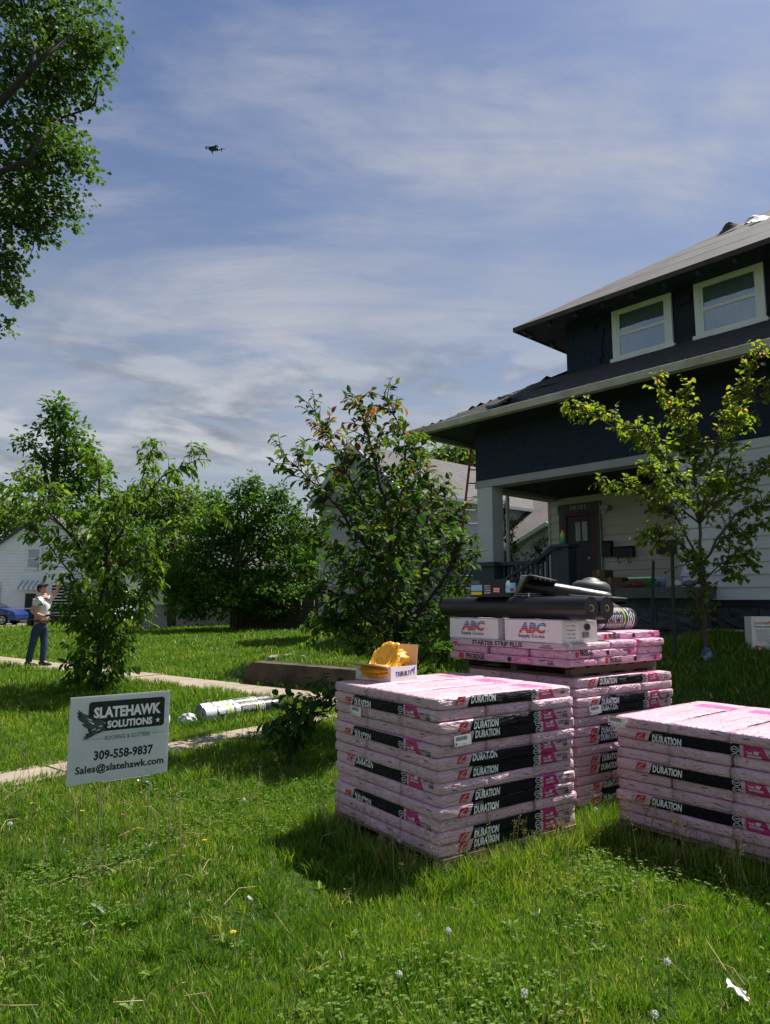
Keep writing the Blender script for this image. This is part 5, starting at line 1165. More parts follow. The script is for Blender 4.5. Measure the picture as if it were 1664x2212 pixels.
# head, tilted back, with face
HD = TRS((.118, 0, 1.555), 0, 0, R(-32))
hb = bmesh.new(); bmesh.ops.create_icosphere(hb, subdivisions=4, radius=1)
for v in hb.verts:
    p = v.co.copy(); x, y, z = p.x * .098, p.y * .076, p.z * .118 + .118
    if p.z < -.2: x *= 1 - .12 * (-p.z - .2); y *= 1 - .28 * (-p.z - .2)
    if p.x > .55:
        x += .026 * math.exp(-((p.y / .16) ** 2 + ((p.z + .12) / .20) ** 2)) + .007 * math.exp(-((p.y / .35) ** 2 + ((p.z + .52) / .09) ** 2)) + .010 * math.exp(-((p.y / .3) ** 2 + ((p.z + .85) / .14) ** 2)) - .008 * math.exp(-(((abs(p.y) - .38) / .14) ** 2 + ((p.z - .06) / .10) ** 2)) + .005 * math.exp(-((p.y / .6) ** 2 + ((p.z - .22) / .08) ** 2))
    v.co = Vector((x, y, z))
me = bpy.data.meshes.new('head'); hb.to_mesh(me); hb.free(); me.materials.append(SKIN); me.polygons.foreach_set('use_smooth', [True] * len(me.polygons))
hdo = link('head', me, per, HD)
EYE = mat('eye_dark', (.03, .02, .02), .3, .1, 5, 0); LIP = mat('lip', (.32, .11, .09), .5, .1, 5, 0)
for s_ in (-1, 1):
    MB().lathe([(0, -.008), (.008, 0), (0, .008)], 10, 0, TRS((.084, s_ * .030, .124))).build('eye', EYE, hdo, True)
    MB().lathe([(0, -.03), (.012, -.02), (.016, 0), (.013, .02), (0, .028)], 10, 0, TRS((-.005, s_ * .077, .112), 0, 0, 0, (1.2, .5, 1))).build('ear', SKIN, hdo, True)
MB().tube([(.092, -.022, .064), (.099, 0, .066), (.092, .022, .064)], [.003, .006, .003], 6).build('mouth', LIP, hdo, True)
MB().lathe([(.092, .085), (.100, .12), (.097, .17), (.075, .215), (.03, .236), (0, .238)], 20, 0, TRS((-.013, 0, 0), 0, 0, 0, (1.0, .82, 1))).build('hair', CAPM, hdo, True)
cp = MB().lathe([(.101, .148), (.106, .17), (.10, .205), (.07, .238), (.03, .250), (0, .252)], 20, 0, TRS((-.006, 0, 0), 0, 0, 0, (1, .84, 1)))
cp.add([(.07, -.072, .150), (.105, -.065, .152), (.165, -.04, .145), (.178, 0, .143), (.165, .04, .145), (.105, .065, .152), (.07, .072, .150), (.07, 0, .162)], [(0, 1, 2, 3, 7), (7, 3, 4, 5, 6)])
cp.add([(.07, -.072, .146), (.105, -.065, .147), (.165, -.04, .140), (.178, 0, .138), (.165, .04, .140), (.105, .065, .147), (.07, .072, .146), (.07, 0, .154)], [(7, 3, 2, 1, 0), (6, 5, 4, 3, 7)]); cp.build('cap', CAPM, per, True, HD)
# clothes
sv_ = [(.068, 0, .93), (.078, 0, 1.10), (.085, 0, 1.30), (.10, 0, 1.455), (.112, 0, 1.505), (.12, .175, 1.45), (.235, .205, 1.575), (.10, -.185, 1.43), (.04, -.222, 1.285)]
skin_obj('shirt', sv_, [(0, 1), (1, 2), (2, 3), (3, 4), (3, 5), (5, 6), (3, 7), (7, 8)], [(.138, .178), (.128, .165), (.130, .178), (.105, .15), .070, .070, .056, .072, .058], SHIRT, per, None, 2)
jv = [(.065, 0, .955), (.064, 0, .90), (.06, .092, .84), (.10, .098, .48), (.09, .10, .15), (.088, .10, .055), (.06, -.092, .84), (-.03, -.104, .48), (-.09, -.112, .15), (-.092, -.112, .055)]
skin_obj('jeans', jv, [(0, 1), (1, 2), (2, 3), (3, 4), (4, 5), (1, 6), (6, 7), (7, 8), (8, 9)], [(.135, .165), (.138, .165), .108, .078, .070, .074, .108, .078, .070, .074], JEAN, per, None, 2)
MB().lathe([(.150, .94), (.155, .945), (.155, .985), (.150, .99)], 24, 0, TRS((.066, 0, 0), 0, 0, 0, (.93, 1.14, 1))).build('belt', BELT, per, True)
for x, y in ((.10, .10), (-.08, -.115)):
    sh = rough_box((x - .09, y - .05, 0), (x + .19, y + .05, .085), 10, .004, 5 + y, SHOE, 'shoe', per, None, 8)
    for v in sh.data.vertices:
        t_ = (v.co.x - x - .04) / .15
        if v.co.z > .04 and t_ > 0: v.co.z -= .045 * min(1, t_)
        if abs(t_) > .6: v.co.y = y + (v.co.y - y) * .78
ctl = rough_box((.33, -.20, 1.075), (.45, -.06, 1.11), 8, .004, 3, BLK, 'remote_controller', None, TRS(pp, R(-14)), 10); tag(ctl, 'dark remote controller held at the waist by the person', 'controller')
pch = rough_box((-.16, -.15, .86), (-.06, -.05, 1.0), 6, .012, 6, BLK, 'belt_pouch', per, None, 8)
# ================================================================== TREES
LEAF = {}
def leaf_tpl(kind):
    if kind == 'plum':   L = [(0, 0), (.30, .23), (.62, .22)]; 
    elif kind == 'heart': L = [(-.06, .14), (.22, .44), (.62, .34)]
    else: L = [(0, 0), (.28, .17), (.62, .17)]
    (b0, w0), (x1, w1), (x2, w2) = L
    V = [(0, 0, 0), (x1, 0, -.04), (x2, 0, -.05), (1, 0, -.16)] + [(x1, w1, .05), (x2, w2, .03)] + [(x1, -w1, .05), (x2, -w2, .03)]
    Fq = [(0, 1, 4), (1, 2, 5, 4), (2, 3, 5), (0, 6, 1), (1, 6, 7, 2), (2, 7, 3)]
    if kind == 'heart':
        V[0] = (.04, 0, 0); V += [(-.05, .2, .03), (-.05, -.2, .03)]; Fq += [(0, 4, 8), (0, 9, 6)]
    if kind == 'quad': V = [(0, 0, 0), (.5, .30, .06), (1, 0, -.05), (.5, -.30, .06)]; Fq = [(0, 2, 1), (0, 3, 2)]
    if kind == 'maple': V = [(0, 0, 0), (.2, .42, .05), (.5, .26, .0), (.62, .5, .03), (1, 0, -.08), (.62, -.5, .03), (.5, -.26, 0), (.2, -.42, .05)]; Fq = [(0, 2, 1), (0, 4, 2), (2, 4, 3), (0, 6, 4), (0, 7, 6), (6, 5, 4)]
    return np.array(V, float), Fq
def leaf_batch(P, D, U, S, rnd, kind):
    """arrays: positions, axis directions, approx normals, sizes, colour value -> mesh"""
    V, Fq = leaf_tpl(kind); n = len(P); k = len(V)
    D = D / (np.linalg.norm(D, axis=1, keepdims=True) + 1e-9); Y = np.cross(U, D); Y /= (np.linalg.norm(Y, axis=1, keepdims=True) + 1e-9); Z = np.cross(D, Y)
    W_ = (P[:, None, :] + S[:, None, None] * (V[None, :, 0:1] * D[:, None] + V[None, :, 1:2] * Y[:, None] + V[None, :, 2:3] * Z[:, None])).reshape(-1, 3)
    tri = []
    for f in Fq:
        for i in range(1, len(f) - 1): tri.append((f[0], f[i], f[i + 1]))
    tri = np.array(tri); Fc = (tri[None] + (np.arange(n) * k)[:, None, None]).reshape(-1, 3)
    return raw_mesh(W_, Fc, np.repeat(rnd, k))
def raw_mesh(W_, Fc, rnd=None, name='leaves'):
    me = bpy.data.meshes.new(name); me.vertices.add(len(W_)); me.vertices.foreach_set('co', W_.astype(np.float32).ravel())
    me.loops.add(Fc.size); me.loops.foreach_set('vertex_index', Fc.astype(np.int32).ravel()); me.polygons.add(len(Fc))
    me.polygons.foreach_set('loop_start', (np.arange(len(Fc)) * Fc.shape[1]).astype(np.int32))
    if rnd is not None:
        a = me.attributes.new('rnd', 'FLOAT', 'POINT'); a.data.foreach_set('value', rnd.astype(np.float32))
    me.polygons.foreach_set('use_smooth', np.zeros(len(Fc), bool)); me.update(calc_edges=True); return me
BARK = mat('tree_bark', (.075, .058, .045), .95, .35, 10, .7, 40, col2=(.12, .10, .08), dist=.01, stretch=(3, 3, .6))
BARKD = mat('dark_twig_bark', (.035, .026, .022), .9, .3, 12, .4, 40)
def leaf_objects(parent, P, D, U, S, rnd, kind, m, limit=300):
    """nearest and largest leaves as single objects, the rest as one stuff part"""
    dist = np.linalg.norm(P - np.array([0, 0, HC]), axis=1); order = np.argsort(-(S / dist)); top = order[:limit]; rest = order[limit:]
    var = []
    for q in range(6):
        me = leaf_batch(np.zeros((1, 3)), np.array([[1., 0, 0]]), np.array([[0, 0, 1.]]), np.array([1.]), np.array([(q + .5) / 6]), kind); me.materials.append(m); me.name = 'leaf'; var.append(me)
    for i in top:
        d = Vector(D[i]).normalized(); u = Vector(U[i]); y = u.cross(d).normalized(); z = d.cross(y); s = float(S[i]); p = P[i]
        M = Matrix(((d.x * s, y.x * s, z.x * s, p[0]), (d.y * s, y.y * s, z.y * s, p[1]), (d.z * s, y.z * s, z.z * s, p[2]), (0, 0, 0, 1)))
        link('leaf', var[min(5, int(rnd[i] * 6))], parent, M)
    if len(rest):
        me = leaf_batch(P[rest], D[rest], U[rest], S[rest], rnd[rest], kind); me.materials.append(m); tag(link('foliage', me, parent), kind='stuff')
def young_tree(name, label, base, mains, rg, leaf, lsize, m, twig=(.25, .5), per_m=7, leaf_gap=.045, droop=.3, trunk_r=.03, limit=300, kindcat='tree', colour=None, start=.25, sub=.5, upb=.5, bark=BARKD):
    t = thing(name, label, kindcat); wood = MB(); P, D, U, S, C = [], [], [], [], []
    def add_leaves(pts, f0):
        for a, b in zip(pts[:-1], pts[1:]):
            seg = (b - a).length; n_ = max(1, int(seg / leaf_gap)); tdir = (b - a).normalized()
            for i in range(n_):
                p = a + (b - a) * ((i + rg.random()) / n_); side = Vector((rg.gauss(0, 1), rg.gauss(0, 1), rg.gauss(0, .5))); side = (side - tdir * side.dot(tdir)).normalized()
                d = (tdir * .55 + side * .8 + Vector((0, 0, -droop * rg.uniform(.4, 1.6)))).normalized()
                u = Vector((rg.gauss(0, .45), rg.gauss(0, .45), 1)).normalized()
                P.append(p); D.append(d); U.append(u); S.append(lsize * rg.uniform(.55, 1.2)); C.append((colour(p, rg) if colour else rg.random()))
    for pts, r0, r1 in mains:
        pts = [Vector(p) for p in pts]
        # smooth the polyline a little
        fine = []
        for a, b in zip(pts[:-1], pts[1:]):
            for k in range(4): fine.append(a.lerp(b, k / 4) + Vector((rg.gauss(0, 1), rg.gauss(0, 1), rg.gauss(0, 1))) * .012 * (1 if k else 0))
        fine.append(pts[-1]); L = len(fine)
        wood.tube(fine, [r0 + (r1 - r0) * i / (L - 1) for i in range(L)], 7)
        tot = sum((b - a).length for a, b in zip(fine[:-1], fine[1:])); n_ = int(tot * per_m)
        for j in range(n_):
            f_ = start + (1 - start) * (j + rg.random()) / n_; q = f_ * (L - 1); i = min(L - 2, int(q)); p = fine[i].lerp(fine[i + 1], q - i); td = (fine[i + 1] - fine[i]).normalized()
            side = Vector((rg.gauss(0, 1), rg.gauss(0, 1), rg.gauss(0, .6))); side = (side - td * side.dot(td)).normalized()
            ln = rg.uniform(*twig) * (1.15 - .55 * f_); d = (td * .6 + side * .9 + Vector((0, 0, upb))).normalized(); tp = [p]
            for k in range(3): d = (d + Vector((rg.gauss(0, .18), rg.gauss(0, .18), rg.gauss(0, .12) - .10 * k * droop))).normalized(); tp.append(tp[-1] + d * ln / 3)
            wood.tube(tp, [.006, .005, .004, .002], 4, 0, False); add_leaves(tp[1:] if ln > .2 else tp, .0)
            if rg.random() < sub:
                d2 = (d + Vector((rg.gauss(0, .8), rg.gauss(0, .8), rg.gauss(0, .4)))).normalized(); tq = [tp[1], tp[1] + d2 * ln * .35, tp[1] + d2 * ln * .6]; wood.tube(tq, [.004, .003, .002], 4, 0, False); add_leaves(tq, 0)
        add_leaves(fine[int(L * .75):], 0)
    wood.build('trunk', bark, t, True)
    cr = link('crown', None, t); cr.empty_display_size = .1
    A_ = lambda q: np.array([tuple(v) for v in q], float)
    leaf_objects(cr, A_(P), A_(D), A_(U), np.array(S), np.array(C), leaf, m, limit); return t
def W_at(px, py, Y): return at(px, py, Y)
# --- left street tree (cherry-like), drooping toothed leaves
rg = random.Random(21)
CHM = foliage('cherry_leaf', [(0, (.022, .055, .010)), (.5, (.055, .115, .016)), (.8, (.11, .185, .022)), (1, (.18, .25, .035))], .45, .5, .2, (1.6, 1.5, 1.1))
cb_ = W_at(212, 1500, 11.0); cb_.z = 0.0
def CH(px, py, dy=0): return W_at(px, py, 11.0 + dy)
fork = CH(222, 1270); m1 = CH(216, 1390)
mains = [([cb_ + Vector((0, 0, -.05)), m1, fork, CH(228, 1160), CH(215, 1040), CH(205, 985)], .055, .010),
         ([fork, CH(262, 1150, .2), CH(305, 1040, .4), CH(335, 955, .5)], .03, .006), ([CH(228, 1200), CH(290, 1110, -.3), CH(350, 1030, -.5), CH(432, 990, -.6)], .026, .005),
         ([fork, CH(165, 1170, -.3), CH(90, 1090, -.6), CH(5, 1050, -.8)], .028, .005), ([m1, CH(160, 1250, .4), CH(95, 1165, .6), CH(50, 1125, .8)], .022, .005),
         ([fork, CH(300, 1190, .6), CH(370, 1130, .9), CH(480, 1110, 1.0)], .022, .005), ([m1, CH(280, 1320, -.4), CH(320, 1270, -.6), CH(345, 1245, -.7)], .022, .005),
         ([CH(225, 1250), CH(150, 1130, .7), CH(110, 1060, .9), CH(60, 1030, 1.0)], .02, .005), ([m1, CH(255, 1340, .5), CH(290, 1325, .8), CH(315, 1315, .9)], .018, .004),
         ([m1, CH(175, 1350, -.5), CH(165, 1325, -.8), CH(155, 1300, -.9)], .018, .004), ([cb_ + Vector((0, 0, .45)), CH(255, 1400, .3), CH(280, 1390, .5)], .016, .004), ([cb_ + Vector((0, 0, .4)), CH(180, 1420, -.3), CH(160, 1440, -.5)], .016, .004),
         ([cb_ + Vector((.05, 0, .1)), CH(240, 1440, -.4), CH(262, 1400, -.6)], .014, .004), ([cb_ + Vector((-.05, .1, .1)), CH(190, 1470, .3), CH(175, 1400, .4), CH(190, 1340, .5)], .014, .004),
         ([fork, CH(200, 1160, 1.0), CH(240, 1060, 1.4)], .02, .005), ([fork, CH(240, 1150, -1.0), CH(260, 1060, -1.3)], .02, .005), ([m1, CH(215, 1300, -1.0), CH(235, 1240, -1.3)], .018, .004), ([cb_ + Vector((0, 0, .2)), CH(200, 1440, -.5), CH(205, 1370, -.7)], .014, .004), ([cb_ + Vector((0, 0, .15)), CH(232, 1460, .4), CH(240, 1390, .6)], .014, .004), ([m1, CH(250, 1330, -.6), CH(275, 1280, -.8)], .016, .004), ([m1, CH(185, 1320, .5), CH(165, 1270, .7)], .016, .004), ([fork, CH(255, 1230, -.7), CH(300, 1200, -.9), CH(340, 1180, -1)], .016, .004), ([m1, CH(225, 1310, 1.0), CH(205, 1250, 1.4)], .018, .004)]
young_tree('street_tree', 'leafy young street tree on the left lawn behind the sign', None, mains, rg, 'cherry', .150, CHM, (.25, .55), 17.0, .034, .80, start=.12, upb=.25, colour=lambda p, r: min(1, max(0, r.gauss(.42, .22) + .10 * (p.z - 2.2))))
# --- middle bushy plum with bronze tips, behind the nearest pallet
PLM = foliage('plum_leaf', [(0, (.012, .036, .012)), (.45, (.028, .066, .014)), (.68, (.065, .11, .022)), (.82, (.12, .10, .028)), (.92, (.15, .065, .03)), (1, (.18, .05, .035))], .45, .55, .15, (1.75, 1.6, 1.2))
rg = random.Random(5); pb = Vector((.10, 7.3, 0))
def PL(px, py, dy=0): return W_at(px, py, 7.3 + dy)
pk0 = PL(852, 1400); pk1 = PL(845, 1250)
mains = [([pb + Vector((0, 0, -.05)), pk0, pk1, PL(835, 1080), PL(800, 960), PL(775, 862)], .045, .006), ([pk1, PL(800, 1120, .3), PL(740, 1000, .5), PL(680, 885, .6)], .022, .004), ([pk1, PL(770, 1150, -.3), PL(700, 1060, -.5), PL(608, 985, -.6)], .022, .004),
         ([PL(840, 1150), PL(870, 1060, .3), PL(880, 960, .5), PL(830, 850, .5)], .02, .004), ([pk1, PL(900, 1120, -.4), PL(905, 1040, -.6), PL(885, 940, -.6)], .022, .004), ([pk0, PL(930, 1200, .3), PL(965, 1130, .5), PL(990, 1100, .6)], .022, .004),
         ([pk0, PL(960, 1250, -.3), PL(985, 1200, -.4), PL(1000, 1160, -.4)], .02, .004), ([pk1, PL(900, 1180, .7), PL(935, 1090, .9), PL(950, 1060, 1.0)], .02, .004), ([pk0, PL(770, 1240, .4), PL(710, 1180, .7), PL(650, 1130, .8)], .022, .004),
         ([pk0, PL(760, 1300, -.4), PL(700, 1270, -.7), PL(660, 1240, -.8)], .02, .004), ([pk0, PL(800, 1330, .5), PL(720, 1340, .7), PL(680, 1360, .8)], .018, .004), ([pb + Vector((0, 0, .4)), PL(790, 1370, -.2), PL(745, 1340, -.3), PL(715, 1340, -.3)], .018, .004),
         ([pb + Vector((0, 0, .35)), PL(900, 1370, .2), PL(950, 1330, .3), PL(985, 1290, .3)], .018, .004), ([pk0, PL(860, 1260, -.8), PL(850, 1180, -1.1)], .02, .004), ([pk0, PL(830, 1270, .8), PL(850, 1180, 1.1)], .02, .004), ([pk0, PL(900, 1270, .6), PL(940, 1190, .9)], .02, .004),
         ([pk0, PL(790, 1280, -.7), PL(760, 1220, -.9)], .018, .004), ([pb + Vector((0, 0, .3)), PL(930, 1400, -.2), PL(960, 1410, -.2)], .014, .003),
         ([pb + Vector((0, 0, .32)), PL(790, 1470, -.6), PL(720, 1525, -.9), PL(650, 1530, -1.05), PL(585, 1560, -1.15)], .014, .003), ([PL(720, 1525, -.9), PL(660, 1560, -1.05), PL(612, 1590, -1.1)], .008, .003),
         ([pk1, PL(850, 1180, -.6), PL(870, 1080, -.9)], .018, .004), ([pk1, PL(810, 1180, .6), PL(790, 1080, .8)], .018, .004)]
def plumcol(p, r):
    hi_ = min(1, max(0, (p.z - 1.5) / 1.8)); return min(1, max(0, r.gauss(.38, .18) + ((.48 if hi_ > .7 else .30) * hi_ if r.random() < .02 + .40 * hi_ ** 2 else .05 * hi_)))
young_tree('bronze_tipped_tree', 'bushy dark green young tree with bronze tips behind the nearest pallet', None, mains, rg, 'plum', .110, PLM, (.20, .46), 23, .031, .45, start=.15, upb=.35, colour=plumcol)
# --- redbud before the porch house
RDM = foliage('redbud_leaf', [(0, (.035, .075, .012)), (.4, (.075, .135, .02)), (.75, (.14, .20, .03)), (.93, (.24, .25, .045)), (1, (.30, .20, .05))], .55, .5, .15, (1.75, 1.5, 1.1))
rg = random.Random(31); rb = Vector((4.12, 9.2, float(gz(4.12, 9.2))))
def RD(px, py, dy=0): return W_at(px, py, 9.2 + dy)
k0, k1 = RD(1515, 1220), RD(1512, 1130)
mains = [([rb + Vector((0, 0, -.05)), RD(1518, 1310), k0], .038, .028), ([k0, k1, RD(1530, 1030), RD(1555, 930), RD(1600, 850), RD(1650, 745)], .024, .004), ([k1, RD(1480, 1050, -.2), RD(1430, 980, -.4), RD(1370, 920, -.5)], .022, .004),
         ([RD(1480, 1050, -.2), RD(1400, 960, -.3), RD(1310, 900, -.4), RD(1222, 880, -.4)], .016, .004), ([k1, RD(1500, 1010, .4), RD(1470, 920, .5), RD(1420, 820, .6)], .018, .004), ([RD(1505, 1060, .2), RD(1490, 960, .3), RD(1480, 830, .3)], .014, .004),
         ([k1, RD(1570, 1030, -.4), RD(1590, 930, -.6), RD(1600, 880, -.6)], .018, .004), ([k1, RD(1580, 1060, .5), RD(1640, 1020, .7), RD(1720, 980, .8)], .018, .004), ([k0, RD(1590, 1110, -.4), RD(1650, 1080, -.5), RD(1720, 1080, -.6)], .018, .004),
         ([k0, RD(1450, 1100, .3), RD(1380, 1060, .5), RD(1290, 1040, .5)], .016, .003), ([k0, RD(1460, 1160, -.3), RD(1420, 1150, -.5), RD(1390, 1160, -.5)], .014, .003), ([k0, RD(1560, 1160, .3), RD(1600, 1150, .4), RD(1660, 1130, .5)], .014, .003),
         ([k1, RD(1450, 1080, -.6), RD(1420, 1040, -.8), RD(1400, 1010, -.8)], .014, .003), ([RD(1518, 1260), RD(1560, 1215, -.2), RD(1600, 1190, -.3), RD(1610, 1215, -.3)], .010, .003), ([RD(1517, 1240), RD(1480, 1220, -.2), RD(1490, 1190, -.3)], .008, .003), ([RD(1560, 1215, -.2), RD(1585, 1230, -.2), RD(1580, 1250, -.2)], .006, .003),
         ([RD(1600, 850), RD(1640, 870), RD(1665, 830)], .010, .003), ([k1, RD(1530, 1080, -.8), RD(1550, 1030, -1.0)], .014, .003)]
young_tree('young_redbud_tree', 'slim young tree with yellow green heart leaves before the white siding', None, mains, rg, 'heart', .070, RDM, (.16, .38), 32, .034, .6, start=.22, upb=.25, bark=BARK, colour=lambda p, r: min(1, max(0, r.gauss(.45, .2) + .14 * (p.z - 3.0))))
# --- volumetric crowns
def clump_tree(name, label, base, trunk_top, lobes, rg, lsize, m, per=26, dens=1.0, trunk_r=.25, leaf='quad', group=None, bare=(), cl_r=.5, limbs=None, bark=BARK, lit=.0):
    """lobes: (centre, radii, clusters)"""
    t = thing(name, label, 'tree', None, group); wood = MB(); base = Vector(base); tt = Vector(trunk_top)
    mid = base.lerp(tt, .5) + Vector((rg.gauss(0, .1), rg.gauss(0, .1), 0)) * (tt - base).length * .1
    wood.tube([base - Vector((0, 0, .2)), mid, tt], [trunk_r, trunk_r * .75, trunk_r * .5], 9)
    P, D, U, S, C = [], [], [], [], []
    for ce, ra, nc in lobes:
        ce = Vector(ce)
        if limbs is None: wood.tube([tt.lerp(base, .25), tt.lerp(ce, .5) + Vector((0, 0, -.1 * ra[2])), ce], [trunk_r * .4, trunk_r * .22, trunk_r * .08], 6)
        for c in range(int(nc * dens)):
            v = Vector((rg.gauss(0, 1), rg.gauss(0, 1), rg.gauss(0, 1))).normalized(); rad = rg.random() ** .45
            cp_ = ce + Vector((v.x * ra[0], v.y * ra[1], v.z * ra[2])) * rad
            if rg.random() < .35: wood.tube([ce.lerp(cp_, .35), ce.lerp(cp_, .7) + Vector((0, 0, -.05)), cp_], [trunk_r * .06 + .006, .01, .004], 4, 0, False)
            cc = rg.gauss(.45, .16); rr_ = cl_r * rg.uniform(.5, 1.1)
            for l in range(per):
                q = Vector((rg.gauss(0, 1), rg.gauss(0, 1), rg.gauss(0, .65))) * rr_ * .55; P.append(cp_ + q)
                D.append((q.normalized() + Vector((rg.gauss(0, .5), rg.gauss(0, .5), rg.gauss(0, .5) - .35)))); U.append((rg.gauss(0, .6), rg.gauss(0, .6), 1)); S.append(lsize * rg.uniform(.6, 1.2)); C.append(min(1, max(0, cc + rg.gauss(0, .10))))
    for pts, r0 in (limbs or []): wood.tube([Vector(p) for p in pts], [r0 * (1 - .8 * i / (len(pts) - 1)) for i in range(len(pts))], 7)
    for pts in bare: wood.tube([Vector(p) for p in pts], [.03 * (1 - .85 * i / (len(pts) - 1)) for i in range(len(pts))], 5)
    wood.build('trunk', bark, t, True)
    A_ = lambda q: np.array([tuple(v) for v in q], float)
    me = leaf_batch(A_(P), A_(D), A_(U), np.array(S), np.array(C), leaf); me.materials.append(m); tag(link('crown', me, t), kind='stuff'); return t
MPL = foliage('maple_leaf', [(0, (.018, .045, .014)), (.5, (.040, .085, .022)), (.8, (.065, .115, .03)), (1, (.11, .15, .04))], .45, .5, .25, (1.7, 1.5, 1.35))
DKL = foliage('dark_bush_leaf', [(0, (.014, .038, .010)), (.5, (.032, .078, .016)), (.85, (.06, .125, .024)), (1, (.09, .16, .03))], .5, .5, .15, (2.1, 1.85, 1.5))
LGL = foliage('light_tree_leaf', [(0, (.035, .070, .015)), (.5, (.065, .115, .024)), (1, (.12, .17, .045))], .45, .5, .2, (1.4, 1.3, 1.1))
rg = random.Random(77); YM = 15.0
def MT(px, py, dy=0): return W_at(px, py, YM + dy)
lob = [(MT(60, 40), (1.5, 1.6, 1.0), 62), (MT(150, 30, .5), (1.1, 1.2, .75), 42), (MT(205, 90, -.3), (.55, .8, .55), 22), (MT(150, 140), (.95, 1.1, .42), 30), (MT(40, 130, -.5), (1.0, 1.2, .7), 30), (MT(170, 195, .2), (.38, .6, .28), 10), (MT(90, 200, .4), (.8, .9, .42), 22), (MT(120, 175, .2), (.5, .6, .3), 12),
       (MT(40, 270), (1.2, 1.3, .8), 46), (MT(110, 330, -.3), (.95, 1.0, .62), 36), (MT(165, 340, .3), (.38, .6, .42), 15), (MT(60, 410), (1.15, 1.2, .75), 44), (MT(125, 440, .3), (.36, .7, .42), 16), (MT(85, 465, -.2), (.5, .7, .4), 14), (MT(10, 480), (.85, 1.2, .95), 36), (MT(20, 550, .3), (.22, .7, .42), 11), (MT(8, 610), (.38, .6, .26), 12), (MT(30, 632, 0), (.16, .3, .12), 4), (MT(-60, 300), (1.6, 2.2, 2.6), 110), (MT(-150, 100), (2.4, 2.5, 2.6), 130), (MT(-120, 560), (1.3, 1.6, 1.3), 50), (MT(0, 715, .2), (.16, .3, .22), 5), (MT(-260, 330), (2.2, 2.4, 3.0), 120)]
mb0 = Vector((-12.4, 15.3, 0)); 
limbs = [([MT(-340, 560), MT(-100, 330, -1), MT(20, 200, -1.5), MT(95, 120, -1.4), MT(160, 70, -1)], .13), ([MT(-300, 620), MT(-100, 420, -1), MT(0, 372, -1.4), MT(65, 345, -1.4), MT(92, 290, -1.2), MT(130, 255, -.6)], .10), ([MT(60, 160, -1.5), MT(75, 105, -1.4), MT(60, 60, -1.2)], .06), ([MT(92, 110), MT(130, 55), MT(180, 30)], .07), ([MT(0, 372), MT(-40, 500), MT(10, 560), MT(30, 620)], .06), ([MT(95, 130), MT(150, 150), MT(195, 150)], .05), ([MT(-340, 560), MT(-320, 300), MT(-220, 60)], .25)]
bare = [[MT(130, 255), MT(165, 243), MT(190, 235), MT(205, 205), MT(212, 180), MT(233, 160)], [MT(190, 235), MT(206, 222), MT(210, 198), MT(214, 165)], [MT(60, 460), MT(95, 450), MT(125, 455)], [MT(40, 465), MT(62, 480), MT(74, 505), MT(72, 535), MT(62, 560)], [MT(62, 468), MT(82, 478), MT(88, 500), MT(84, 520)], [MT(150, 245), MT(165, 255), MT(160, 268), MT(172, 272)]]
clump_tree('maple_tree', 'tall maple reaching into the sky at the upper left with bare twigs', mb0, MT(-330, 600), lob, rg, .115, MPL, 24, .92, .42, 'maple', None, bare, .36, limbs, BARKD)
def far_tree(label, px, ybase, Y, lobes_px, m, lsize, per, cl, seed, group='trees behind the houses', tr=.22, name='background_tree'):
    rg = random.Random(seed); b = at(px, ybase, Y); b.z = float(gz(b.x, b.y)); k = Y / 1520.
    lobes = [(at(x, y, Y + dy), (rx * k, max(rx, rz_) * k * .9, rz_ * k), n_) for x, y, dy, rx, rz_, n_ in lobes_px]
    top = at(px, min(l[1] for l in lobes_px) * .45 + max(l[1] for l in lobes_px) * .55, Y)
    return clump_tree(name, label, b, top, lobes, rg, lsize, m, per, 1.0, tr, 'quad', group, (), cl)
far_tree('tall airy tree rising behind the white house at the left', 118, 1340, 58, [(120, 880, 0, 26, 16, 16), (135, 920, 0, 42, 28, 34), (170, 970, 0, 40, 32, 34), (110, 990, 0, 40, 24, 26), (60, 955, 0, 22, 9, 9), (150, 1050, 0, 60, 40, 60), (120, 1130, 0, 90, 50, 80), (70, 1040, 0, 28, 12, 10), (200, 1010, 0, 25, 30, 20)], DKL, .50, 16, 1.1, 3, tr=.45)
far_tree('pale green tree at the left frame edge behind the white house', 10, 1340, 62, [(10, 1120, 0, 70, 60, 80), (-60, 1090, 0, 60, 70, 60), (200, 1150, 0, 70, 60, 80), (260, 1200, 0, 50, 60, 50)], LGL, .55, 16, 1.3, 4)
far_tree('dense green tree rising before the beige bungalow roof', 372, 1345, 33.5, [(310, 1110, 0, 75, 60, 90), (380, 1090, 0, 60, 50, 70), (300, 1190, 0, 60, 55, 50), (400, 1190, 0, 60, 60, 70), (350, 1240, 0, 50, 30, 30)], LGL, .24, 22, .6, 5)
far_tree('distant pale tree between the bungalow and dark bush', 445, 1345, 60, [(440, 1120, 0, 65, 60, 90), (380, 1150, 0, 50, 50, 50), (470, 1160, 0, 60, 70, 70)], LGL, .5, 16, 1.2, 6)
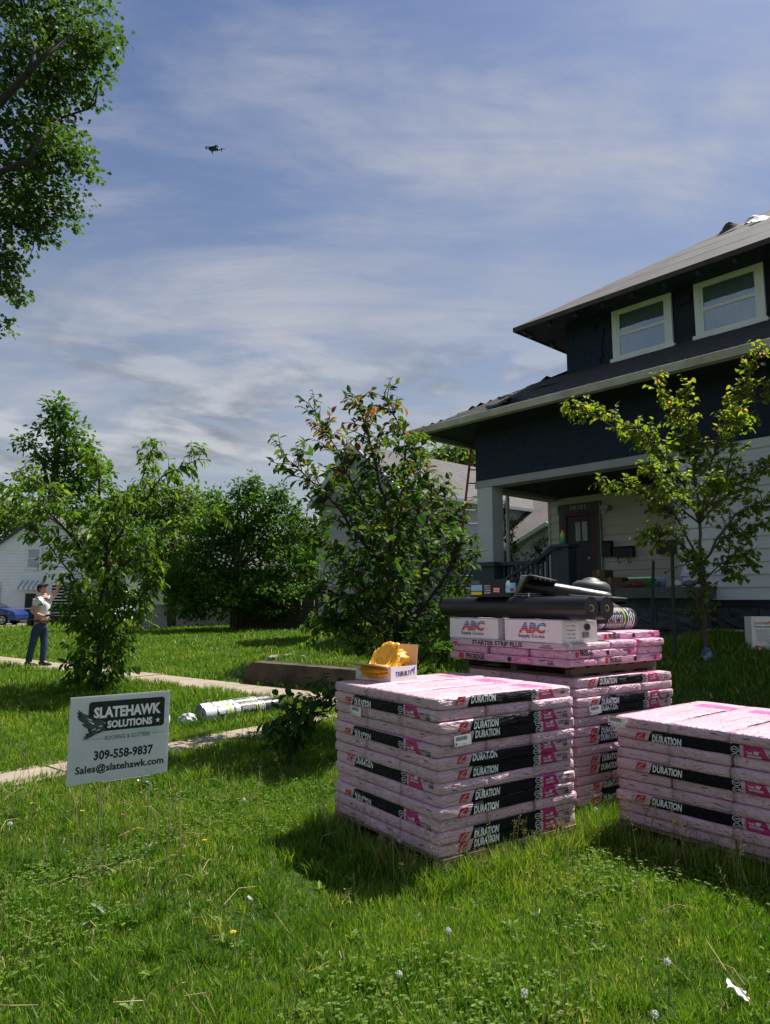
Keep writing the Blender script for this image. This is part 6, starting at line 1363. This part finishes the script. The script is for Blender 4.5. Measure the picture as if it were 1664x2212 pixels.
far_tree('big dark rounded bush standing before the picket fence', 510, 1352, 30, [(500, 1150, 0, 90, 75, 130), (560, 1100, 0, 60, 55, 70), (470, 1120, 1, 55, 50, 50), (590, 1190, 0, 70, 80, 90), (440, 1220, 0, 70, 75, 90), (520, 1280, 0, 110, 60, 150), (600, 1290, 0, 60, 55, 60), (420, 1300, 0, 55, 45, 50), (640, 1180, 1, 50, 60, 60), (650, 1270, 1, 50, 60, 50), (380, 1260, 0, 40, 40, 40), (545, 1050, 0, 16, 30, 14), (515, 1060, 0, 10, 26, 8), (600, 1075, 0, 14, 30, 12), (460, 1080, 0, 14, 24, 9), (635, 1110, 0, 16, 40, 14)], DKL, .20, 26, .40, 7, None, .16, 'large_shrub')
far_tree('tree crown peeping over the neighbour roof near the ladder', 985, 1300, 42, [(965, 975, 0, 40, 14, 22), (1000, 985, 0, 30, 16, 18), (1050, 1000, 0, 60, 40, 60), (960, 1020, 0, 60, 30, 40)], LGL, .4, 14, .9, 8)
far_tree('far tree mass filling the gap left of the neighbour house', 640, 1340, 55, [(650, 1200, 0, 60, 70, 60), (600, 1230, 0, 50, 60, 40), (690, 1230, 0, 60, 60, 50)], DKL, .5, 14, 1.2, 9)
far_tree('dark evergreen shrub between plum tree and porch', 965, 1370, 15.5, [(965, 1310, 0, 28, 50, 40), (955, 1350, 0, 36, 30, 30)], DKL, .06, 26, .14, 10, None, .04, 'evergreen_shrub')
rg = random.Random(12)
def SA(px, py, dy=0): return W_at(px, py, 16.6 + dy)
for i, (lab, ms) in enumerate((('maple sapling with light green leaves seen left of the porch column', [([SA(1000, 1330), SA(1005, 1240), SA(1020, 1190)], .02, .004), ([SA(1003, 1280), SA(985, 1240), SA(975, 1200)], .014, .004), ([SA(1004, 1260), SA(1030, 1220), SA(1045, 1195)], .014, .004)]),
                               ('maple sapling with light green leaves seen through the open porch', [([SA(1130, 1300), SA(1110, 1230), SA(1090, 1140), SA(1090, 1090)], .02, .004), ([SA(1120, 1260), SA(1150, 1200), SA(1178, 1165)], .014, .004), ([SA(1115, 1240), SA(1100, 1190), SA(1112, 1130)], .014, .004), ([SA(1125, 1280), SA(1160, 1220), SA(1180, 1210)], .012, .004)]))):
    young_tree('maple_sapling', lab, None, ms, rg, 'quad', .10, LGL, (.2, .45), 22, .035, .4, limit=0, start=.2)
# ================================================================== GRASS AND WEEDS
G_RNG = np.random.default_rng(11)
def inview(x, y, m=.14):
    return (np.abs(x) < (y + .3) * (832 / 1520. + m) + .25) & (y > 1.2)
def in_frame(M, x, y, lo, hi):
    I = np.array(M.inverted()); u = I[0, 0] * x + I[0, 1] * y + I[0, 3]; v = I[1, 0] * x + I[1, 1] * y + I[1, 3]
    return (u > lo[0]) & (u < hi[0]) & (v > lo[1]) & (v < hi[1])
def free(x, y):
    n, s = ns(x, y); e1 = .05 * lump(x, y, 5, .3) + .03 * lump(x, y, 17, 1.) ; ok = ~((n > 7.12 + e1) & (n < 7.98 + e1)) & ~((s > -6.14 + e1) & (s < -5.80 + e1 * 1.4) & (n > .6) & (n < 7.1)) & ~((n > 8.08) & (n < 8.46) & (s > -9.70) & (s < -6.55))
    for M in (P1, P2, P3): ok &= ~in_frame(M, x, y, (-.02, -.02), (1.06, 1.06))
    ok &= ~in_frame(HM, x, y, (-.1, -.2), (9, 11)) & ~in_frame(HM, x, y, (2.2, -1.3), (4.75, 0)) & ~in_frame(HM, x, y, (3.8, -.34), (7.5, 0)) & ~in_frame(NBM, x, y, (-WN, .2), (0, 9)) & ~in_frame(WHM, x, y, (-4.6, -.1), (4.6, 8)) & ~in_frame(BGM, x, y, (0, 0), (7.5, 7)) & ~in_frame(TRS((cpos.x, cpos.y, 0), R(2)), x, y, (-14, -2.2), (1.6, 2.4))
    return ok
def lump(x, y, k, ph=0): return (np.sin(x * k + ph) * np.sin(y * k * 1.13 + ph * 1.7) + np.sin(x * k * 2.3 - y * k * 1.1 + ph) * .6 + np.sin(x * k * .9 + y * k * 2.7 + 2 * ph) * .5) / 2.1
def scatter(y0, y1, dens, rngs=G_RNG):
    A = (832 / 1520. + .14); area = 0.5 * ((2 * A * y0 + 3.0) + (2 * A * y1 + 3.0)) * (y1 - y0); n = int(area * dens)
    y = np.sqrt(rngs.uniform(y0 ** 2, y1 ** 2, int(n * 1.15))); x = rngs.uniform(-1, 1, len(y)) * ((y + .3) * A + 1.4)
    k = free(x, y); return x[k], y[k]
def blades(x, y, h, wd, lean, rnd, seg=2):
    n = len(x); z = gz(x, y) - .004; a = G_RNG.uniform(0, 2 * np.pi, n); la = G_RNG.uniform(0, 2 * np.pi, n)
    wx_, wy_ = np.cos(a) * wd / 2, np.sin(a) * wd / 2; lx, ly = np.cos(la) * lean * h, np.sin(la) * lean * h
    b = np.stack([x, y, z], 1); V = np.empty((n, 5, 3)); Wv = np.stack([wx_, wy_, np.zeros(n)], 1); Lv = np.stack([lx, ly, np.zeros(n)], 1)
    up = np.array([0, 0, 1.]) * h[:, None]; ht = np.sqrt(np.clip(1 - (lean * .75) ** 2, .15, 1))[:, None]
    V[:, 0] = b - Wv; V[:, 1] = b + Wv; m_ = b + up * .55 * ht + Lv * .32; V[:, 2] = m_ + Wv * .8; V[:, 3] = m_ - Wv * .8; V[:, 4] = b + up * ht + Lv
    F_ = np.array([(0, 1, 2), (0, 2, 3), (3, 2, 4)]); Fc = (F_[None] + (np.arange(n) * 5)[:, None, None]).reshape(-1, 3)
    return V.reshape(-1, 3), Fc, np.repeat(rnd, 5)
GR = foliage('grass_blade', [(0, (.020, .058, .006)), (.35, (.055, .128, .011)), (.62, (.105, .195, .016)), (.82, (.18, .26, .032)), (.93, (.26, .27, .08)), (1, (.44, .36, .20))], .42, .5, .3, (1.24, 1.24, 1.05))
def join(parts):
    Vs, Fs_, Rs = [], [], []; o = 0
    for V, Fc, r in parts: Vs.append(V); Fs_.append(Fc + o); Rs.append(r); o += len(V)
    return np.concatenate(Vs), np.concatenate(Fs_), np.concatenate(Rs)
parts = []
for y0, y1, dens, wd, hm, lim in ((1.9, 3.4, 12000, .0036, .045, 1), (3.4, 5.2, 8200, .0044, .052, 1), (5.2, 8, 3900, .0062, .060, 1), (8, 12, 1500, .0095, .085, 1), (12, 20, 520, .015, .085, 1), (20, 34, 150, .026, .09, 1), (34, 60, 40, .05, .10, 1)):
    x, y = scatter(y0, y1, dens); n_, s_ = ns(x, y)
    tall = 1 + .60 * lump(x, y, 1.7, .6) + .45 * lump(x, y, 4.5, 2.1) + .3 * lump(x, y, 11, .7)
    edge = np.exp(-((s_ + 5.5) / .35) ** 2) * (n_ < 7) + np.exp(-((n_ - 6.95) / .25) ** 2); tall += .5 * edge
    for M in (P1, P2, P3): tall += 1.5 * in_frame(M, x, y, (-.18, -.18), (1.24, 1.24))
    h = hm * np.clip(tall, .45, 2.7) * G_RNG.uniform(.55, 1.35, len(x)); lean = np.clip(G_RNG.normal(.42, .22, len(x)), .02, .95)
    rnd = np.clip(.52 + .18 * lump(x, y, 1.1, 4.) + .13 * lump(x, y, 5.2, 1.) + .08 * lump(x, y, 13, 2.) + G_RNG.normal(0, .19, len(x)), 0, .9)
    dry = G_RNG.random(len(x)) < .035 + .10 * (lump(x, y, 2.1, 3.3) > .35); rnd = np.where(dry, G_RNG.uniform(.9, 1, len(x)), rnd)
    parts.append(blades(x, y, h, wd * np.clip(np.exp(G_RNG.normal(0, .38, len(x))), .5, 2.4), lean, rnd))
cx_, cy_ = scatter(2.0, 6.5, 34); kk = lump(cx_, cy_, 2.3, 1.4) > -.15; cx_, cy_ = cx_[kk], cy_[kk]; nb_ = 30    # coarse clumps
tx = np.repeat(cx_, nb_) + G_RNG.normal(0, .018, len(cx_) * nb_); ty = np.repeat(cy_, nb_) + G_RNG.normal(0, .018, len(cx_) * nb_)
parts.append(blades(tx, ty, np.repeat(G_RNG.uniform(.055, .115, len(cx_)), nb_) * G_RNG.uniform(.6, 1.2, len(tx)), .0052 * np.exp(G_RNG.normal(0, .3, len(tx))), np.clip(G_RNG.normal(.55, .22, len(tx)), .05, .95), np.clip(np.repeat(G_RNG.normal(.45, .16, len(cx_)), nb_) + G_RNG.normal(0, .08, len(tx)), 0, .9)))
V, Fc, r_ = join(parts); me = raw_mesh(V, Fc, r_, 'grass'); me.materials.append(GR); tag(link('grass', me), 'green grass covering the lawns', 'grass', None, 'stuff'); NGR = len(Fc)
# clover and broad leaved weeds in patches
CLV = foliage('clover_leaf', [(0, (.03, .075, .010)), (.5, (.075, .15, .018)), (1, (.15, .235, .03))], .35, .5, .3)
P_, D_, U_, S_, C_ = [], [], [], [], []
x, y = scatter(2.0, 6.2, 1100); k = (lump(x, y, 1.35, 5.2) + .35 * lump(x, y, 4, 1.2) > .05); x, y = x[k], y[k]
for xx, yy in zip(x, y):
    zz_ = float(gz(xx, yy)) + random.uniform(.02, .065); a0 = random.uniform(0, 6.28); sz = random.uniform(.008, .014)
    for t_ in range(3):
        a = a0 + t_ * 2.094; P_.append((xx, yy, zz_)); D_.append((math.cos(a), math.sin(a), .12)); U_.append((random.gauss(0, .25), random.gauss(0, .25), 1)); S_.append(sz); C_.append(min(1, max(0, random.gauss(.5, .2))))
random.seed(3)
me = leaf_batch(np.array(P_), np.array(D_), np.array(U_), np.array(S_), np.array(C_), 'heart'); me.materials.append(CLV); tag(link('clover', me), 'patches of clover leaves in the lawn', 'clover', None, 'stuff')
P_, D_, U_, S_, C_ = [], [], [], [], []
x, y = scatter(2.0, 7, 11); 
for xx, yy in zip(x, y):                      # dandelion and plantain rosettes
    zz_ = float(gz(xx, yy)) + .01
    for t_ in range(random.randint(5, 9)):
        a = random.uniform(0, 6.28); P_.append((xx, yy, zz_)); D_.append((math.cos(a), math.sin(a), random.uniform(.25, 1.1))); U_.append((0, 0, 1)); S_.append(random.uniform(.03, .06)); C_.append(min(1, max(0, random.gauss(.62, .2))))
me = leaf_batch(np.array(P_), np.array(D_), np.array(U_), np.array(S_), np.array(C_), 'cherry'); me.materials.append(CLV); tag(link('weed_rosettes', me), 'low rosettes of broad leaved weeds in the grass', 'weeds', None, 'stuff')
# grass seed heads
SEED = foliage('seed_head', [(0, (.10, .12, .04)), (.5, (.22, .21, .10)), (1, (.40, .36, .22))], .3, .7, .2)
sd = MB(); rg = random.Random(9)
def seedhead(mb, p, h, lean):
    a = rg.uniform(0, 6.28); tip = p + Vector((math.cos(a) * lean * h, math.sin(a) * lean * h, h)); m_ = p.lerp(tip, .55) - Vector((math.cos(a) * lean * h * .15, math.sin(a) * lean * h * .15, 0)); mb.tube([p, m_, tip], [.0016, .0013, .0008], 3, 0, False)
    for i in range(14):
        f_ = rg.uniform(.68, 1.02); q = m_.lerp(tip, (f_ - .55) / .45); d = Vector((rg.gauss(0, 1), rg.gauss(0, 1), rg.gauss(.6, .6))).normalized() * rg.uniform(.008, .026) * (1.25 - f_ * .5); e = q + d
        mb.tube([q, e], .0005, 3, 0, False); sdv = Vector((rg.gauss(0, 1), rg.gauss(0, 1), rg.gauss(0, 1))).normalized() * .003
        mb.add([e - sdv, e + d.normalized() * .003, e + sdv, e + d.normalized() * .009], [(0, 1, 2, 3)])
spots = []
for i in range(70): f_ = rg.random(); q = P3 @ Vector((rg.uniform(-.25, -.04), rg.uniform(-.3, 1.1), 0)); spots.append((q.x, q.y))
for i in range(42): q = P1 @ Vector((rg.uniform(-.22, -.03), rg.uniform(-.1, 1.0), 0)); spots.append((q.x, q.y))
for i in range(38): q = P1 @ Vector((rg.uniform(-.1, 1.0), rg.uniform(-.25, -.03), 0)); spots.append((q.x, q.y))
for i in range(90): n_, s_ = rg.uniform(2.5, 6.9), rg.uniform(-5.75, -5.2); a, b = xy(n_, s_); spots.append((float(a), float(b)))
for i in range(90): yy = rg.uniform(2.4, 6); xx = rg.uniform(-.6, .6) * yy; spots.append((xx, yy))
for i in range(60): yy = rg.uniform(4.1, 5.2); spots.append((rg.uniform(-2.6, -.7), yy))
for xx, yy in spots:
    if free(np.array([xx]), np.array([yy]))[0]: seedhead(sd, Vector((xx, yy, float(gz(xx, yy)))), rg.uniform(.14, .34), rg.uniform(.05, .5))
me = sd.mesh('seed_heads', SEED); a = me.attributes.new('rnd', 'FLOAT', 'POINT'); a.data.foreach_set('value', np.repeat(G_RNG.random(len(me.vertices) // 1 + 1), 1)[:len(me.vertices)].astype(np.float32)); tag(link('grass_seed_heads', me), 'tall pale grass seed heads around the pallets and path', 'grass', None, 'stuff')
# dry stalks lying and standing
DRY = mat('dry_stalk', (.36, .27, .15), .9, .2, 9, .1)
ds = MB(); rg = random.Random(14)
for i in range(130):
    yy = rg.uniform(2.2, 5.6); xx = rg.uniform(-.6, .6) * yy if i % 3 else rg.uniform(-.58, -.2) * yy
    if not free(np.array([xx]), np.array([yy]))[0]: continue
    p = Vector((xx, yy, float(gz(xx, yy)) + .02)); a = rg.uniform(0, 6.28); el = rg.choice([rg.uniform(.0, .25), rg.uniform(.6, 1.4)]); L_ = rg.uniform(.06, .20); d = Vector((math.cos(a) * math.cos(el), math.sin(a) * math.cos(el), math.sin(el)))
    m_ = p + d * L_ * .5 + Vector((rg.gauss(0, .012), rg.gauss(0, .012), .02)); e = p + d * L_ + Vector((rg.gauss(0, .03), rg.gauss(0, .03), -.01)); e.z = max(e.z, p.z + .01); ds.tube([p, m_, e], [.0022, .002, .0012], 4, 0, False)
for i in range(16):
    q = SG @ Vector((rg.uniform(-.05, .65), rg.uniform(-.2, .25), 0)); p = Vector((q.x, q.y, float(gz(q.x, q.y)))); ds.tube([p, p + Vector((rg.gauss(0, .02), rg.gauss(0, .02), rg.uniform(.12, .3)))], [.003, .002], 4, 0, False)
tag(ds.build('dry_stalks', DRY), 'straw coloured dry weed stalks in the lawn', 'stalks', None, 'stuff')
# dandelions
STEM = mat('dandelion_stem', (.16, .20, .08), .7, .2, 9, 0); PUFF = mat('dandelion_fluff', (.62, .62, .58), .95, .08, 9, 0); DYEL = mat('dandelion_yellow', (.72, .48, .01), .7, .1, 9, 0)
puff = MB(); rg = random.Random(2)
for i in range(90):
    d = Vector((rg.gauss(0, 1), rg.gauss(0, 1), rg.gauss(0, 1))).normalized(); u = d.orthogonal().normalized(); v = d.cross(u); e = d * rg.uniform(.85, 1.0)
    puff.tube([d * .1, e], .012, 3, 0, False); puff.add([e + u * .16, e + v * .16 + d * .05, e - u * .16, e - v * .16 + d * .05], [(0, 1, 2, 3)])
puff.lathe([(0, -.15), (.15, 0), (0, .15)], 8); puffm = puff.mesh('seed_ball', PUFF)
yf = MB()
for k in range(30):
    a = k * 2.399; r0 = .35 + .65 * (k % 3) / 2; u = Vector((math.cos(a), math.sin(a), 0)); v = Vector((-u.y, u.x, 0)); yf.add([v * .06, u * r0 + v * .13 + Vector((0, 0, .45 - .35 * r0)), u * r0 - v * .13 + Vector((0, 0, .45 - .35 * r0)), -v * .06], [(0, 1, 2, 3)])
yf.lathe([(0, -.25), (.25, -.2), (.3, 0), (0, .1)], 8); yfm = yf.mesh('flower', DYEL)
stm = MB().tube([(0, 0, 0), (.04, .02, .5), (.02, .0, 1)], [.012, .011, .010], 5).mesh('stem', STEM)
def dande(px, py, h, kind, lab):
    p = at(px, py, 3.0); r_ = ray(px, py)
    t_ = (h + .0 - HC) / r_.z; p = Vector((r_.x * t_, r_.y * t_, 0)); g0 = float(gz(p.x, p.y))
    t = thing('dandelion', lab, 'dandelion', TRS((p.x, p.y, g0), random.uniform(0, 6)), 'dandelions in the lawn')
    link('stem', stm, t, TRS((0, 0, 0), 0, 0, 0, (.22, .22, h - g0 - .004))); link('seed_ball' if kind == 'w' else 'flower', puffm if kind == 'w' else yfm, t, TRS((.0044, 0, h - g0), 0, 0, 0, (.0125,) * 3 if kind == 'w' else (.014,) * 3))
for px, py, h, k, lab in ((527, 1727, .20, 'w', 'white dandelion clock in the shade between sign and nearest pallet'), (20, 1780, .14, 'w', 'white dandelion clock at the left frame edge'), (967, 2010, .12, 'w', 'white dandelion clock in front of the nearest pallet corner'), (863, 1815, .16, 'w', 'white dandelion clock standing before the left face of the nearest stack'), (1136, 2145, .12, 'w', 'white dandelion clock near the bottom edge, right of centre'), (1440, 2078, .16, 'w', 'pale dandelion clock on a tall stem at lower right'), (1412, 2190, .10, 'w', 'half bare dandelion clock below the tall stemmed one'), (1290, 1748, .18, 'w', 'small white clock before the lower right corner of the nearest stack'), (862, 2103, .06, 'w', 'low white clock right of the yellow flower'),
                          (68, 1735, .13, 'y', 'yellow dandelion flower left of the sign stakes'), (176, 1752, .11, 'y', 'yellow dandelion flower beneath the sign'), (502, 2013, .10, 'y', 'yellow dandelion flower alone in the lower middle lawn'), (955, 1823 + 5, .10, 'y', 'yellow dandelion flower at the foot of the nearest stack corner'), (440, 1815, .06, 'y', 'low yellow dandelion flower in the middle of the lawn')): dande(px, py, h, k, lab)
# litter
pap = mat('paper_litter', (.72, .72, .73), .7, .06, 9, .3, 25)
def scrap(nm, px, py, w_, h_, m, lab, cat, seed, z=.05):
    r_ = ray(px, py); t_ = (z - HC) / r_.z; p = Vector((r_.x * t_, r_.y * t_, z + float(gz(r_.x * t_, r_.y * t_)))); n_ = 7; rr_ = random.Random(seed)
    g = [(w_ * (i / (n_ - 1) - .5), h_ * (j / (n_ - 1) - .5), .5 * min(w_, h_) * noise.noise(Vector((i * .5 + seed, j * .5, seed)))) for j in range(n_) for i in range(n_)]
    mb = MB(); mb.add(g, [(j * n_ + i, j * n_ + i + 1, (j + 1) * n_ + i + 1, (j + 1) * n_ + i) for j in range(n_ - 1) for i in range(n_ - 1)]); tag(mb.build(nm, m, None, False, TRS(p, rr_.uniform(0, 6), R(35))), lab, cat)
scrap('paper_scrap', 1592, 2138, .055, .075, pap, 'crumpled white paper scrap lying in the lower right grass', 'litter', 3)
scrap('plastic_scrap', 178, 2000, .065, .032, mat('clear_plastic_scrap', (.22, .26, .19), .3, .15, 9, .3, 20), 'clear plastic strip with faint print in the lower left grass', 'litter', 5)
scrap('plastic_scrap', 212, 1962, .028, .07, mat('clear_plastic_scrap', (.22, .26, .19)), 'upright torn clear plastic bit beside the printed strip', 'litter', 7)
scrap('plastic_scrap', 540, 1936, .025, .03, mat('clear_plastic_scrap', (.22, .26, .19)), 'small clear plastic bit in the middle lawn', 'litter', 8)
scrap('paper_scrap', 268, 1762, .05, .03, mat('red_paper_litter', (.45, .10, .10), .6, .3, 30, .3, 25, col2=(.5, .5, .5)), 'tiny red and white wrapper in the grass below the sign', 'litter', 9, .04)
scrap('paper_scrap', 312, 1692, .10, .06, pap, 'white plastic bag scrap in the grass behind the sign stakes', 'litter', 11, .06)
print('grass tris', NGR)
